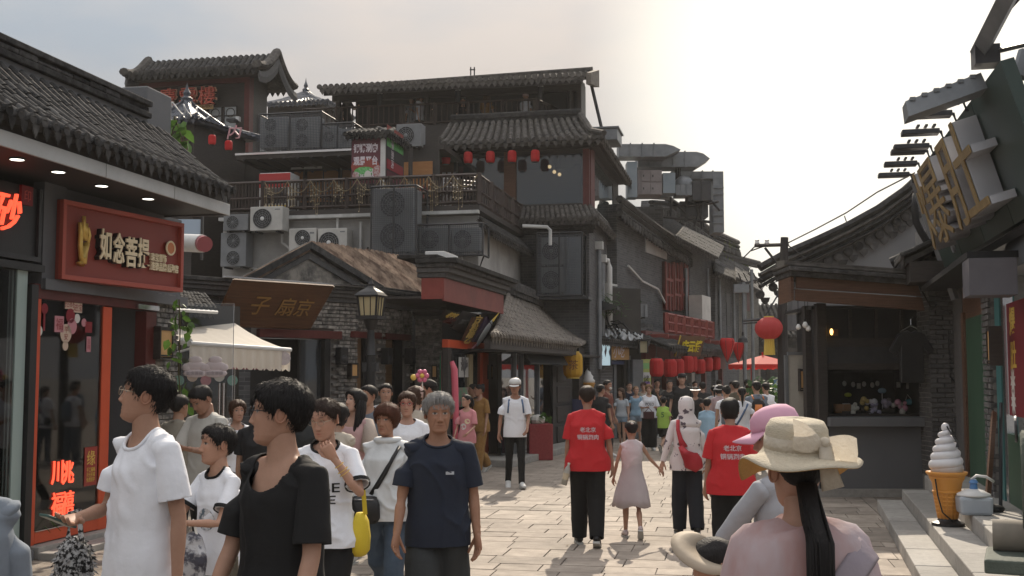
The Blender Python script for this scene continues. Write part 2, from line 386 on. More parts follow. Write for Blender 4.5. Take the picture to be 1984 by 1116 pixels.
# -------- roofs, bricks
def lerp(a,b,t):return Vector(a)*(1-t)+Vector(b)*t
def tile_roof(t,A,B,C,D,cols,rows,rad,near=0,sag=.08,m=None,parent=None,ends=True,thick=.07,drip=True,nd=0,u0=0.0,u1=1.0):
 m=m or TILE;A,B,C,D=map(Vector,(A,B,C,D))
 def P(u,s):
  p=lerp(lerp(A,B,u),lerp(D,C,u),s);p.z-=sag*4*s*(1-s);return p
 nrm=(B-A).cross(D-A).normalized()
 if nrm.z<0:nrm=-nrm
 mb=MB();q=4
 for j in range(rows):
  s0,s1=j/rows,(j+1)/rows;vs=[]
  for k in range(cols*q+1):
   u=k/(cols*q);ph=(k%q)/q;dz=-rad*.55*math.sin(math.pi*ph)
   vs+=[P(u,s0)+nrm*(dz+.014),P(u,s1)+nrm*dz]
  o=cols*q
  mb.add(vs,[(2*k,2*k+2,2*k+3,2*k+1)for k in range(o)])
 ss=[0,.25,.5,.75,1]
 top=[[P(u,s)-nrm*(rad*.55+.004)for u in(0,1)]for s in ss];bot=[[p-nrm*thick for p in r]for r in top]
 for i in range(4):
  mb.hexa([top[i][0],top[i][1],top[i+1][1],top[i+1][0]],[bot[i][0],bot[i][1],bot[i+1][1],bot[i+1][0]])
 t.part('pan_tiles',mb,m,parent,kind='stuff')
 tiles=[]
 for i in range(cols+1):
  u=i/cols
  if u<u0 or u>u1:continue
  for j in range(rows):tiles.append((P(u,j/rows),P(u,(j+1)/rows)))
 def half(n=6,L=1.0,r0=1.04,r1=.94):
  b=MB();vs=[];k=n+1
  for y,r in((0,r0),(L,r1)):
   for a in range(k):
    w=math.pi*a/n;vs.append((r*math.cos(w),y,r*math.sin(w)))
  b.add(vs,[(a,a+1,k+a+1,k+a)for a in range(n)]+[tuple(range(k))[::-1]])
  return b
 if near:
  tiles.sort(key=lambda ab:(t.w(*ab[0])-EYEV).length)
  me=mesh('roof_tile',half(8).xf(Matrix.Diagonal((rad,1,rad,1))),m)
  for a,b in tiles[:near]:
   y=b-a;L=y.length;y.normalize();x=y.cross(nrm).normalized();z=x.cross(y)
   M=Matrix((x,y*L*1.03,z)).transposed().to_4x4()
   M.translation=a+nrm*rnd.uniform(-.006,.012)+x*rnd.uniform(-.009,.009)
   o=link('roof_tile',me,parent or t.o);o.matrix_local=M
  tiles=tiles[near:]
 if tiles:
  mb=MB();h=half(5)
  for a,b in tiles:
   y=b-a;L=y.length;y.normalize();x=y.cross(nrm).normalized();z=x.cross(y)
   M=Matrix((x*rad,y*L*1.02,z*rad)).transposed().to_4x4()
   M.translation=a+nrm*rnd.uniform(-.006,.006)
   mb.join(h,M)
  t.part('cover_tiles',mb,m,parent,kind='stuff')
 if drip:
  one=MB()
  n=10
  one.add([(0,-.012,rad*.25)]+[(rad*1.05*math.cos(6.283*k/n),-.012,rad*.25+rad*.95*math.sin(6.283*k/n))for k in range(n)],[(0,1+k,1+(k+1)%n)for k in range(n)])
  one.tube([(0,-.014,rad*.25),(0,.03,rad*.25)],rad*.98,10)
  tri=MB().prism([(-rad*1.1,0,0),(-rad*.7,0,-rad*1.2),(0,0,-rad*2.3),(rad*.7,0,-rad*1.2),(rad*1.1,0,0)],(0,.012,0))
  far=MB();k=0;me1=me2=None
  ey=((D-A)-(B-A)*((D-A).dot(B-A)/(B-A).length_squared)).normalized();ex=(B-A).normalized()
  ey.z=0;ey.normalize();ez=Vector((0,0,1))
  for i in range(cols+1):
   for typ in(0,1):
    u=(i+.5*typ)/cols
    if u>1 or u<u0 or u>u1:continue
    M=Matrix((ex,ey,ez)).transposed().to_4x4();M.translation=P(u,0)+(nrm*.008 if typ==0 else nrm*(-rad*.4))
    if nd:
     if me1 is None:me1,me2=mesh('round_tile_end',one,m),mesh('drip_tile',tri,m)
     o=link('drip_tile' if typ else 'round_tile_end',me2 if typ else me1,parent or t.o);o.matrix_local=M
    else:far.join(tri if typ else one,M)
  if not nd:t.part('eave_drips',far,m,parent,kind='stuff')
 return P
def ridge(t,P0,P1,w=.16,hs=(.10,.05,.08),m=None,parent=None,name='ridge'):
 m=m or TILE;a,b=Vector(P0),Vector(P1);d=(b-a).normalized();s=Vector((-d.y,d.x,0)).normalized();z=0;mb=MB()
 for i,h in enumerate(hs):
  ww=w*(1,1.35,.8,1.1)[i%4]/2;e=Vector((0,0,h));z0=Vector((0,0,z))
  mb.hexa([a-s*ww+z0,b-s*ww+z0,b+s*ww+z0,a+s*ww+z0],[a-s*ww+z0+e,b-s*ww+z0+e,b+s*ww+z0+e,a+s*ww+z0+e]);z+=h-.002
 mb.tube([a+Vector((0,0,z)),b+Vector((0,0,z))],w*.42,10)
 return t.part(name,mb,m,parent)
def brick_mesh(name,m):
 mb=MB();c=.03
 x,y,z=.5,.5,.5
 vs=[(-x,-y+.1,-z),(x,-y+.1,-z),(x,-y+.1,z),(-x,-y+.1,z),(-x+c,-y,-z+c*2.5),(x-c,-y,-z+c*2.5),(x-c,-y,z-c*2.5),(-x+c,-y,z-c*2.5),(-x,y,-z),(x,y,-z),(x,y,z),(-x,y,z)]
 mb.add(vs,[(4,5,6,7),(0,1,5,4),(1,2,6,5),(2,3,7,6),(3,0,4,7),(0,8,9,1),(1,9,10,2),(2,10,11,3),(3,11,8,0)])
 return mesh(name,mb,m)
BM={}
def bricks(t,x0,x1,z0,z1,y=0.0,bw=.25,bh=.066,jt=.012,limit=300,holes=(),m=None,parent=None,side=None,back=True,wob=.006):
 m=m or BRICK
 if m.name not in BM:BM[m.name]=brick_mesh('brick',m)
 me=BM[m.name];mb=MB();n=0;row=0;z=z0
 hit=lambda a,b,c,d:any(a<h[1]-.01 and b>h[0]+.01 and c<h[3]-.01 and d>h[2]+.01 for h in holes)
 while z<z1-.02:
  zt=min(z+bh-jt,z1);x=x0-(bw/2 if row%2 else 0)
  while x<x1-.015:
   a,b=max(x,x0),min(x+bw-jt,x1);x+=bw
   if b-a<.03 or hit(a,b,z,zt):continue
   cx,cz,dy=(a+b)/2,(z+zt)/2,rnd.uniform(-wob,wob)
   if side is None:M=Matrix.Translation((cx,y+.03+dy,cz))@Matrix.Diagonal((b-a,.07,zt-z,1))
   else:M=Matrix.Translation((side[0]-side[1]*(.03+dy),cx,cz))@Matrix.Rotation(R(90)*side[1],4,'Z')@Matrix.Diagonal((b-a,.07,zt-z,1))
   if n<limit:
    o=link('brick',me,parent or t.o);o.matrix_local=M;n+=1
   else:
    k=len(mb.v)
    mb.v+=[tuple(M@v.co)for v in me.vertices];mb.f+=[tuple(i+k for i in p.vertices)for p in me.polygons];mb.mi+=[0]*len(me.polygons)
  z+=bh;row+=1
 if mb.v:t.part('brickwork',mb,m,parent,kind='stuff')
 return n
def railing(t,P0,P1,h,m,posts=5,bal=30,r=.035,rails=(.12,1.0),pieces=True,parent=None,name='railing'):
 a,b=Vector(P0),Vector(P1);e=Vector((0,0,1))
 for i in range(posts):
  p=lerp(a,b,i/(posts-1))if posts>1 else a
  t.part('rail_post',MB().tube([p,p+e*(h*1.06)],r*1.5,4),m,parent)
 for f in rails:
  t.part('rail',MB().tube([a+e*h*f,b+e*h*f],(r*.9,r),4),m,parent)
 me=mesh('baluster',MB().tube([(0,0,rails[0]*h),(0,0,rails[-1]*h)],r*.55,4),m)
 for i in range(bal):
  o=link('baluster',me,parent or t.o);o.location=lerp(a,b,(i+.5)/bal)
  # -------- repeated street things
def fan_case(name,label,group,w,h,d,fans=1,m=None,logo=True,fx=.38):
 m=m or CREAM
 t=T(name,label,'air conditioner',(0,0,0),(1,0),group)
 t.part('case',MB().box(-w/2,w/2,0,d,.04,h),m,bevel=.012)
 for k in range(fans):
  cz=.04+(h-.04)*(k+.5)/fans;r=min(w*.34,(h-.06)/fans*.42);cx=-w/2+w*fx
  t.part('fan_recess',MB().lathe([(r,0),(r,.004)],n=24).xf(Matrix.Translation((cx,-.001,cz))@Matrix.Rotation(R(90),4,'X')),BLACK)
  g=MB()
  for q in(1.0,.8,.6,.4,.22):g.ring((cx,-.012,cz),r*q,.006,'y',24,4)
  for q in range(12):
   a=q*math.pi/6;g.tube([(cx+r*.2*math.cos(a),-.01,cz+r*.2*math.sin(a)),(cx+r*math.cos(a),-.01,cz+r*math.sin(a))],.004,4)
  t.part('fan_guard',g,ACD,kind='stuff')
  t.part('fan_hub',MB().lathe([(r*.2,0),(r*.2,.012),(r*.12,.02),(0,.022)],n=14).xf(Matrix.Translation((cx,-.006,cz))@Matrix.Rotation(R(90),4,'X')),WHITEP if m is CREAM else ACD)
 for s in(-1,1):t.part('foot',MB().box(s*w*.32-.03,s*w*.32+.03,.02,d-.02,0,.05),DARKM)
 if logo:t.part('badge',MB().box(w*.26,w*.42,-.004,0,h*.86,h*.9),ACD)
 return t
def lantern(name,label,group,r=.16,h=.36,m=None,ribs=18,round_=False,tassel=True,cord=.25,cm=None):
 m=m or LANT
 t=T(name,label,'lantern',(0,0,0),(1,0),group);b=MB();n=ribs*2;prof=[]
 K=14
 for i in range(K+1):
  z=-h/2+h*i/K;q=abs(2*i/K-1)
  rr=r*(math.sqrt(max(0,1-q**2*.86))if round_ else(1-.32*q**6));prof.append((rr,z))
 vs=[];fs=[]
 for rr,z in prof:
  for j in range(n):a=2*math.pi*j/n;q=rr*(1 if j%2 else .965);vs.append((q*math.cos(a),q*math.sin(a),z))
 for i in range(K):
  for j in range(n):fs.append((i*n+j,i*n+(j+1)%n,(i+1)*n+(j+1)%n,(i+1)*n+j))
 b.add(vs,fs);t.part('silk',b,m)
 for s in(-1,1):
  t.part('collar',MB().lathe([(prof[0][0]*.95,0),(prof[0][0]*.95,h*.06*s),(0,h*.06*s)],(0,0,s*h/2*.985),16),cm or GOLDP)
 t.part('cord',MB().tube([(0,0,h/2),(0,0,h/2+cord)],.008,5),BLACK)
 if tassel:
  g=MB();
  for j in range(14):
   a=j*.449;g.tube([(r*.28*math.cos(a),r*.28*math.sin(a),-h*.52),(r*.34*math.cos(a),r*.34*math.sin(a),-h*.52-r*1.1)],.012*r/.16,4)
  t.part('tassel',g,GOLDP,kind='stuff')
 return t
def leaves(n,box,size,seed=1,droop=.5):
 g=random.Random(seed);mb=MB()
 for i in range(n):
  c=Vector([g.uniform(a,b)for a,b in box]);s=size*g.uniform(.6,1.3)
  d=Vector((g.uniform(-1,1),g.uniform(-1,1),g.uniform(-1,.6)-droop*.5)).normalized();u=d.cross(Vector((g.uniform(-1,1),g.uniform(-1,1),g.uniform(-1,1)))).normalized()
  w=d.cross(u)*.08
  mb.add([c,c+d*s*.35+u*s*.3+w*s,c+d*s*.75+u*s*.22,c+d*s,c+d*s*.75-u*s*.22,c+d*s*.35-u*s*.3+w*s],[(0,1,2,3),(0,3,4,5)])
 return mb
 # == ground
g=link('ground',mesh('ground',MB().add([(-400,-60,-.03),(400,-60,-.03),(400,900,-.03),(-400,900,-.03)],[(0,1,2,3)]),JOINT),kind='structure')
DS=vp(1406)
street=T('street',None,None,(0,0,0),(DS.y,-DS.x),kind='structure')
street.part('bed',MB().box(-9,14,2,75,-.028,-.012),JOINT)
def paving():
 me=mesh('paving_stone',brick_mesh('x',PAVE)and MB().hexa([(-.5,-.5,-1),(.5,-.5,-1),(.5,.5,-1),(-.5,.5,-1)],[(-.494,-.494,0),(.494,-.494,0),(.494,.494,0),(-.494,.494,0)]),PAVE)
 far=MB();cells=[];y=4.0
 g=random.Random(3)
 while y<62:
  d=g.choice((.36,.42,.46,.5));x=-8.5+g.uniform(0,.4)
  while x<12:
   w=g.choice((.34,.42,.5,.6,.72))
   if x<1.95<x+w:w=1.95-x
   elif 1.95<=x<2.16:x=2.16;continue
   if w>.05:cells.append((x+w/2,y+d/2,w-.008,d-.008))
   x+=w
  y+=d
 y=4
 while y<62:cells.append((2.055,y+.5,.185,.99));y+=1.0
 seen=[]
 for c in cells:
  w=street.w(c[0],c[1],0);r=w-EYEV;dep=r.dot(FW);px=CX+F*r.x/dep;py=CY-F*r.dot(UP)/dep
  if 8<w.y<24 and -40<px<2000 and 850<py<1150 and px>640:seen.append((w.y,c))
  else:far.hexa([(c[0]-c[2]/2,c[1]-c[3]/2,-.03),(c[0]+c[2]/2,c[1]-c[3]/2,-.03),(c[0]+c[2]/2,c[1]+c[3]/2,-.03),(c[0]-c[2]/2,c[1]+c[3]/2,-.03)],[(c[0]-c[2]/2,c[1]-c[3]/2,0),(c[0]+c[2]/2,c[1]-c[3]/2,0),(c[0]+c[2]/2,c[1]+c[3]/2,0),(c[0]-c[2]/2,c[1]+c[3]/2,0)])
 seen.sort()
 for k,(_,c)in enumerate(seen):
  if k<300:
   o=link('paving_stone',me,street.o);o.location=(c[0],c[1],g.uniform(-.003,.003));o.scale=(c[2],c[3],.03);o.rotation_euler=(g.uniform(-.004,.004),g.uniform(-.004,.004),0)
  else:
   far.hexa([(c[0]-c[2]/2,c[1]-c[3]/2,-.03),(c[0]+c[2]/2,c[1]-c[3]/2,-.03),(c[0]+c[2]/2,c[1]+c[3]/2,-.03),(c[0]-c[2]/2,c[1]+c[3]/2,-.03)],[(c[0]-c[2]/2,c[1]-c[3]/2,0),(c[0]+c[2]/2,c[1]-c[3]/2,0),(c[0]+c[2]/2,c[1]+c[3]/2,0),(c[0]-c[2]/2,c[1]+c[3]/2,0)])
 street.part('paving',far,PAVE,kind='stuff')
paving()
g=random.Random(44);b=MB()
for i in range(150):
 x,y=g.uniform(-4,4.5),g.uniform(7,30);a=g.uniform(0,3.14);r=g.uniform(.012,.035);c,s_=math.cos(a)*r,math.sin(a)*r;z=.008
 b.add([(x-c,y-s_,z),(x+s_*.5,y-c*.5,z+.006),(x+c,y+s_,z+g.uniform(0,.012)),(x-s_*.5,y+c*.5,z+.004)],[(0,1,2,3)])
link('litter',mesh('litter',b,mat('dry leaf litter',(.12,.07,.04),(.45,.40,.33),1.5,.9,sharp=.1)),kind='stuff')
# == left shop
DL=vp(1450)
LS=T('jewellery_shop','low shop with tiled eave and vermilion door frame beside the street edge','shop',gnd(48,1083),(DL.x,DL.y))
L=LS
xe,_=L.uv(340,800)
_,zs=L.uv(443,418,.85)
xf,zft=L.uv(443,396,.85)
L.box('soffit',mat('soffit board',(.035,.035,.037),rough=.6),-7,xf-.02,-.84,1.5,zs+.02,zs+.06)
j1,j2=L.uv(202,350,.85)[0],L.uv(335,400,.85)[0]
for a,b in((-7,j1-2.35),(j1-2.34,j1-.006),(j1+.006,j2-.006),(j2+.006,xf)):
 L.box('fascia_panel',FASC,a,b,-.87,-.84,zs,zft,bevel=.004)
L.box('eave_board',DWOOD,-7,xf,-.83,-.55,zft+.002,zft+.30)
L.box('end_wall',GREYP,xf-.03,xf,-.83,0,zs,zft+.28)
xr,zr=L.uv(452,372,.97)
xg,zg=L.uv(310,252,.02)
A,B_,C_,D_=Vector((-6,-.97,zr)),Vector((xr,-.97,zr)),Vector((xr+.05,.02,zg)),Vector((-6,.02,zg))
tile_roof(L,A,B_,C_,D_,int((xr+6)/.165),9,.052,near=300,nd=1,sag=.04,thick=.05)
xq,zq=L.uv(268,208,.0)
zq2=L.uv(0,80,.0)[1]
L.box('ridge_wall',PLAST,-6,xq+.2,.0,.5,zg-.1,zg+.08)
for k,(y0,h0,h1)in enumerate(((-.06,.08,.15),(-.02,.152,.22),(-.07,.222,.29),(-.01,.292,99))):
 top=zq-.02 if h1>9 else zg+h1
 L.box('ridge_course',TILE,-6,xq+.22,y0,.5,zg+h0,top,bevel=.012)
 if k==3:
  for i in range(24):L.box('ridge_cap_tile',TILE,-6+i*.31+.004,min(-6+i*.31+.304,xq+.22),-.05,.52,top+.002,top+.05+rnd.uniform(-.015,.02),bevel=.015)
(a0,b0),(a1,b1)=L.uv(262,290,-.1),L.uv(312,178,-.1)
L.box('gable_pier',PLAST,a0+.25,a1+.28,.1,.46,b0-.3,b1,bevel=.02)
L.box('gable_wall',PLAST,xf-.4,xf-.04,.02,6,0,zg+.02)
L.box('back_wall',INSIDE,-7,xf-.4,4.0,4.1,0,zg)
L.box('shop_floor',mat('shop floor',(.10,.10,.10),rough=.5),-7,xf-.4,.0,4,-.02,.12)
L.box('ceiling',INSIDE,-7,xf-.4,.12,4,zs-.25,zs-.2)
L.box('upper_cladding',GREYP,L.uv(72,560)[0],xe+.05,0,.08,L.uv(60,553)[1]+.02,zs+.02)
L.box('lower_band',GREYP,L.uv(72,540)[0],xe+.07,-.1,-.001,L.uv(300,588)[1],L.uv(300,570)[1])
L.box('pilaster',GREYP,L.uv(72,500)[0],L.uv(115,500)[0],-.06,-.001,L.uv(60,556)[1],zs+.02)
for i,(px,py)in enumerate(((33,311),(113,335),(197,362),(287,387))):
 w=ray(px,py);k=(zs+L.p.z-EYE)/w.z;q=L.loc(EYEV+w*k)
 L.part('downlight',MB().lathe([(.062,0),(.062,.012),(.05,.014)],(q.x,q.y,zs+.006),18),mat('lit downlight',(1,.98,.86),emit=2.2),parent=None)
 L.part('downlight_rim',MB().ring((q.x,q.y,zs+.012),.068,.008,'z',20,5),DARKM)
z0,zt=L.uv(50,1078)[1],L.uv(62,553)[1]
pa,pb,pc,pd,pe=[L.uv(x,800)[0]for x in(58,68,190,207,292)]
zb=.16
L.box('plinth',STEP,pa-.02,pe+.02,-.16,.6,0,zb-.04,bevel=.01)
L.box('door_step',STEP,pa-.05,pe+.3,-.42,-.165,-.005,.07,bevel=.01)
L.box('door_frame',ORANGE,pa-.03,pb,-.035,.02,zb-.04,zt,bevel=.006)
L.box('door_frame',ORANGE,pc,pd,-.035,.02,zb-.04,zt-.14,bevel=.006)
L.box('door_frame',REDD,L.uv(272,800)[0],pe,-.05,.1,zb,zt-.14,bevel=.006)
L.box('head_frame',REDD,pa-.06,pe+.02,-.05,.02,zt-.13,zt+.02,bevel=.006)
L.box('sill_frame',ORANGE,pb,pc,-.035,.02,zb-.03,zb+.09,bevel=.006)
L.box('sill_trim',CHROME,pb,pc,-.045,-.036,zb+.091,zb+.1)
L.box('shop_window',GLASSD,pb,pc,-.02,-.012,zb+.1,zt-.13)
L.box('door_closer',CHROME,L.uv(255,595)[0],L.uv(296,595)[0],-.09,-.03,L.uv(280,601)[1],L.uv(280,592)[1])
xs=L.uv(38,700)[0]
L.box('corner_post',BLACK,xs+.02,pa-.065,-.1,.1,0,zt)
L.box('frosted_glass',mat('frosted green glass',(.30,.38,.36),(.34,.42,.40),1,.35),xs-.16,xs,-.06,-.03,.1,L.uv(20,520)[1])
L.box('shop_glass',GLASSD,-6,xs-.17,-.05,-.03,.1,L.uv(20,520)[1])
L.box('lintel',BLACK,-6,pa,-.12,.05,L.uv(20,522)[1],L.uv(20,508)[1])
L.box('plinth',PLAST,-6,pa-.07,-.14,.3,0,.1)
px0,px1=L.uv(300,700)[0],xe
bricks(L,px0,px1,0.1,L.uv(320,570)[1],-.01,.2,.066,m=BRICKP,limit=170)
L.box('pier_core',MORT,px0+.005,px1-.005,.012,.5,0,L.uv(320,568)[1])
bricks(L,.0,.5,0.1,L.uv(320,570)[1],0,.2,.066,m=BRICKP,limit=110,side=(px1,1))
SHELF=mat('shelf board',(.05,.042,.036),(.08,.068,.058),4,.5)
for z in(.75,1.35,1.9):L.box('shelf',SHELF,pb+.1,pc+.4,1.0,1.4,z,z+.03)
L.box('display_case',SHELF,pb+.05,pc-.1,.35,.8,zb,.88,bevel=.01)
L.box('display_case',SHELF,pc+.25,pe+.2,1.2,1.7,zb,1.0,bevel=.01)
L.box('inner_partition',mat('green grey wall',(.075,.085,.08),(.10,.11,.105),1.5,.8),pc-.3,pe+.6,2.4,2.5,0,2.8)
INS=[]
def inside(name,label,cat,mb,m,p,group=None):
 t=T(name,label,cat,L.w(*p),(L.x.x,L.x.y),group);t.part('body',mb,m,smooth=True);INS.append(t);return t
LOTUS=mat('frosted lotus',(.42,.40,.40),(.52,.48,.48),6,.5)
def lotus(r):
 b=MB()
 for k in range(3):
  for j in range(8):
   a=j*math.pi/4+k*.39;rr=r*(1-.25*k);d=Vector((math.cos(a),math.sin(a),0));s=Vector((-d.y,d.x,0))
   b.add([d*rr*.2,d*rr*.7+s*rr*.28+Vector((0,0,rr*.1)),d*rr+Vector((0,0,rr*(.35+.3*k))),d*rr*.7-s*rr*.28+Vector((0,0,rr*.1))],[(0,1,2,3)])
 b.lathe([(r*.6,-.05),(r*.75,-.02),(r*.3,.01),(0,.02)],n=12)
 return b
def onto(px,py,y):x,z=L.uv(px,py,-y);return(x,y,z)
t=inside('lotus_lamp','frosted lotus lamp on the upper shelf nearer the vermilion post','lamp',lotus(.16),LOTUS,onto(176,726,.62),'lotus lamps in the jewellery shop')
t=inside('lotus_lamp','pale lotus lamp in the middle of the shop window shelf','lamp',lotus(.16),LOTUS,onto(135,722,.62),'lotus lamps in the jewellery shop')
L.box('shelf',SHELF,pb+.02,pc-.02,.45,.8,onto(135,722,.62)[2]-.09,onto(135,722,.62)[2]-.06)
t=inside('crystal_cluster','spiky clear crystal cluster on the low display case','ornament',MB(),WHITEP,(pb+.3,.55,.88))
b=MB();g=random.Random(5)
for i in range(26):
 a=g.uniform(0,6.28);d=Vector((math.cos(a)*.5,math.sin(a)*.3,g.uniform(.4,1.2)))*g.uniform(.1,.26);b.tube([(0,0,0),d*.7,d],[.02,.018,.001],5)
t.part('crystals',b,mat('crystal',(.50,.54,.55),rough=.15),kind='stuff');t.part('stand',MB().box(-.2,.2,-.1,.1,-.01,.05),SHELF)
def potted(name,label,p,n,s,size,pot=(.13,.2),m=None,seed=1):
 t=T(name,label,'plant',p,(1,0));t.part('pot',MB().lathe([(pot[0]*.7,0),(pot[0],pot[1]),(pot[0]*.85,pot[1]),(pot[0]*.85,pot[1]-.03)],n=16),mat('clay pot',(.20,.11,.07),(.26,.15,.1),6,.8))
 t.part('foliage',leaves(n,((-s,s),(-s,s),(pot[1],pot[1]+1.7*s)),size,seed),m or LEAFD,kind='stuff');return t
potted('potted_plant','leafy pot plant on the display case inside the shop window',L.w(pb+.12,.5,.89),60,.14,.1,(.1,.12),seed=2)
t=T('palm_plant','drooping green palm behind the lower shop glass','plant',L.w(pb+.16,.26,.16),(1,0));b=MB();g=random.Random(9)
for i in range(70):
 a=g.uniform(0,6.28);l=g.uniform(.25,.55);d=Vector((math.cos(a),math.sin(a)*.5,0));z0_=g.uniform(.1,.35)
 pts=[d*l*q*.8+Vector((0,0,z0_+l*(1.1*q-1.2*q*q)))for q in(0,.3,.6,1)]
 b.tube(pts,[(.008,.002),(.014,.002),(.012,.002),(.002,.001)],4)
t.part('fronds',b,LEAF,kind='stuff');t.part('pot',MB().lathe([(.09,-.05),(.12,.12),(.1,.12)],n=14),BLACK)
t=inside('vase','dark waisted vase standing on the display case in the window','vase',MB().lathe([(.05,0),(.1,.12),(.12,.28),(.05,.46),(.04,.55),(.06,.6)],n=18),BLACK,(pb+.72,.6,.88))
PINK=mat('pink paper',(.50,.22,.25),rough=.8);CRE=mat('cream paper',(.55,.42,.33),rough=.8);WP=mat('white card',(.62,.60,.56),rough=.8);REDC=mat('deep red paper',(.22,.02,.03),rough=.8)
def disc(r,n=20):return MB().prism([(r*math.cos(6.2832*k/n),0,r*math.sin(6.2832*k/n))for k in range(n)],(0,.006,0))
INK=mat('black ink',(.02,.02,.02),rough=.6);INKR=mat('dark red ink',(.25,.03,.03),rough=.6)
def tagon(px,py,kind,w,h,m,txt=None,y=-.03):
 x,z=L.uv(px,py,-y)
 b=disc(w/2)if kind=='disc' else MB().box(-w/2,w/2,0,.006,-h/2,h/2)
 o=L.part('window_tag',mv(b,x,y,z),m)
 if txt:L.part('lettering',mv(text(txt,h=h*.7,depth=.001),x,y-.001,z),INKR,parent=o)
for a in((128,646,'disc',.2,.2,CRE,'平\n安'),(127,670,'disc',.1,.1,CRE,None),(115,628,'box',.16,.17,PINK,'福'),(150,617,'disc',.1,.12,WP,None),(172,667,'box',.08,.17,PINK,'吉\n祥'),(76,641,'disc',.11,.12,WP,None),(135,588,'box',.16,.12,CRE,'招财'),(151,596,'box',.16,.11,CRE,'进宝'),(87,598,'disc',.11,.11,REDC,None),(72,605,'disc',.12,.12,REDC,None),(137,612,'disc',.16,.16,REDC,None),(163,625,'disc',.09,.09,PINK,None),(172,634,'box',.13,.12,REDC,'福'),(86,622,'box',.03,.2,REDC,None),(140,632,'disc',.17,.15,PINK,None)):tagon(*a)
NEON=mat('lit orange letters',(1.0,.10,.045),emit=.95)
for s,px,py,hh in(('北',122,910,.26),('福',122,975,.26)):
 pass
(xa,za),(xb,zb2)=L.uv(107,943,.03),L.uv(140,895,.03)
for s,px,py in(('川',110,915),('兆',131,915),('福',110,976),('禧',131,973)):
 x,z=L.uv(px,py,.025);L.part('neon_letter',mv(text(s,h=.24,w=.2,depth=.015,bold=.005),x,-.025,z),NEON)
x,z=L.uv(176,905,.03);o=L.part('window_poster',MB().box(x-.12,x+.12,-.03,-.024,z-.2,z+.22),mat('red poster',(.30,.04,.03),rough=.6))
L.part('lettering',mv(text('缘',h=.16,depth=.001),x,-.031,z+.1),GOLDP,parent=o)
L.part('lettering',mv(text('手工编绳\n开光祈福\n免费刻字',h=.16,w=.16,depth=.001),x,-.031,z-.08),GOLDP,parent=o)
x,z=L.uv(232,728,-.5);o=L.part('price_notice',MB().box(x-.3,x+.42,.5,.515,z-.25,z+.24),mat('yellow card',(.50,.36,.06),rough=.8))
L.part('lettering',mv(text('菩提手串',h=.16,w=.58,depth=.001,bold=.02),x+.04,.499,z+.12),INK,parent=o)
L.part('lettering',mv(text('58元\n100元',h=.24,w=.3,depth=.001,bold=.015),x+.04,.499,z-.1),INK,parent=o)
S=T('shop_sign','maroon shop sign with raised cream characters and golden hand above the vermilion doors','sign',(0,0,0),(1,0))
q=L.w(L.uv(115,545,.12)[0],-.12,0);d=vp(1800);S.p=Vector((q.x,q.y,0));S.x=Vector((d.x,d.y,0));S.y=Vector((-d.y,d.x,0));S.o.location=S.p;S.o.rotation_euler=(0,0,math.atan2(d.y,d.x))
xr_=S.uv(352,500)[0];zb_=(S.uv(117,541)[1]+S.uv(350,566)[1])/2;zt_=(S.uv(117,386)[1]+S.uv(350,432)[1])/2
SIGNR=mat('maroon sign face',(.24,.048,.036),(.27,.056,.042),2,.45);SIGNF=mat('brick red sign frame',(.36,.078,.055),(.40,.09,.065),2,.5)
S.box('back_panel',SIGNR,.0,xr_,.02,.14,zb_,zt_)
for a in((0,xr_,zt_-.05,zt_),(0,xr_,zb_,zb_+.05),(0,.05,zb_+.05,zt_-.05),(xr_-.05,xr_,zb_+.05,zt_-.05)):
 S.box('frame_rail',SIGNF,a[0],a[1],-.03,.022,a[2],a[3],bevel=.004)
CREML=mat('cream letter face',(.78,.66,.44),(.82,.70,.5),5,.5)
for s,px,py in(('如',197,474),('念',223,481),('菩',247,489),('提',271,491)):
 x,z=S.uv(px,py);o=S.part('letter',mv(text(s,h=.30*xr_/1.9+.02,w=S.uv(px+11,py)[0]-S.uv(px-11,py)[0],depth=.015,bold=.02),x,-.045,z),CREML)
 S.part('letter_return',mv(text(s,h=.30*xr_/1.9+.02,w=S.uv(px+11,py)[0]-S.uv(px-11,py)[0],depth=.06,bold=.02),x-.004,.02,z-.004),BLACK,parent=o)
for s,a,b,h in(('珠宝首饰',(289,497),(319,503),.1),('连锁品牌·后海店',(289,513),(342,524),.1)):
 (x0,z0_),(x1,z1_)=S.uv(*a),S.uv(*b);S.part('small_lettering',mv(text(s,h=h,w=(x1-x0),depth=.03,bold=.02),(x0+x1)/2,0,(z0_+z1_)/2),CREML)
x,z=S.uv(328,481);o=S.part('emblem',mv(disc(.07),x,-.02,z).xf(Matrix.Identity(4)),mat('emblem orange',(.55,.2,.08),rough=.5));S.part('emblem_ring',MB().ring((x,-.02,z),.078,.012,'y',24),CREML,parent=o)
hb=MB();HS=.62;cx,cz=S.uv(157,466)
def hp(u,v):return(cx+u*HS,-.03,cz+v*HS)
for pts,r in(([(-.02,-.38),(-.07,-.1),(-.07,.1),(-.09,.3)],.05),([(.02,.02),(0,.2),(.0,.42)],.045),([(.05,0),(.05,.18),(.07,.3)],.042),([(.1,-.05),(.15,.1),(.11,.22),(.05,.2)],.036),([(.0,-.4),(.03,-.2),(.09,-.04)],.07),([(-.06,-.42),(.0,-.3),(.02,-.1)],.08)):
 hb.tube([hp(*p)for p in pts],[r*HS*q for q in np.linspace(1,.75,len(pts))],8)
S.part('hand_emblem',hb,GOLD,smooth=True)
S2=T('neon_sign','black shop sign with one big orange brushed character at the frame edge','sign',L.w(L.uv(74,510,.1)[0],-.1,0),(L.x.x,L.x.y))
zb_,zt_=S2 .uv(70,508)[1],S2 .uv(70,366)[1]
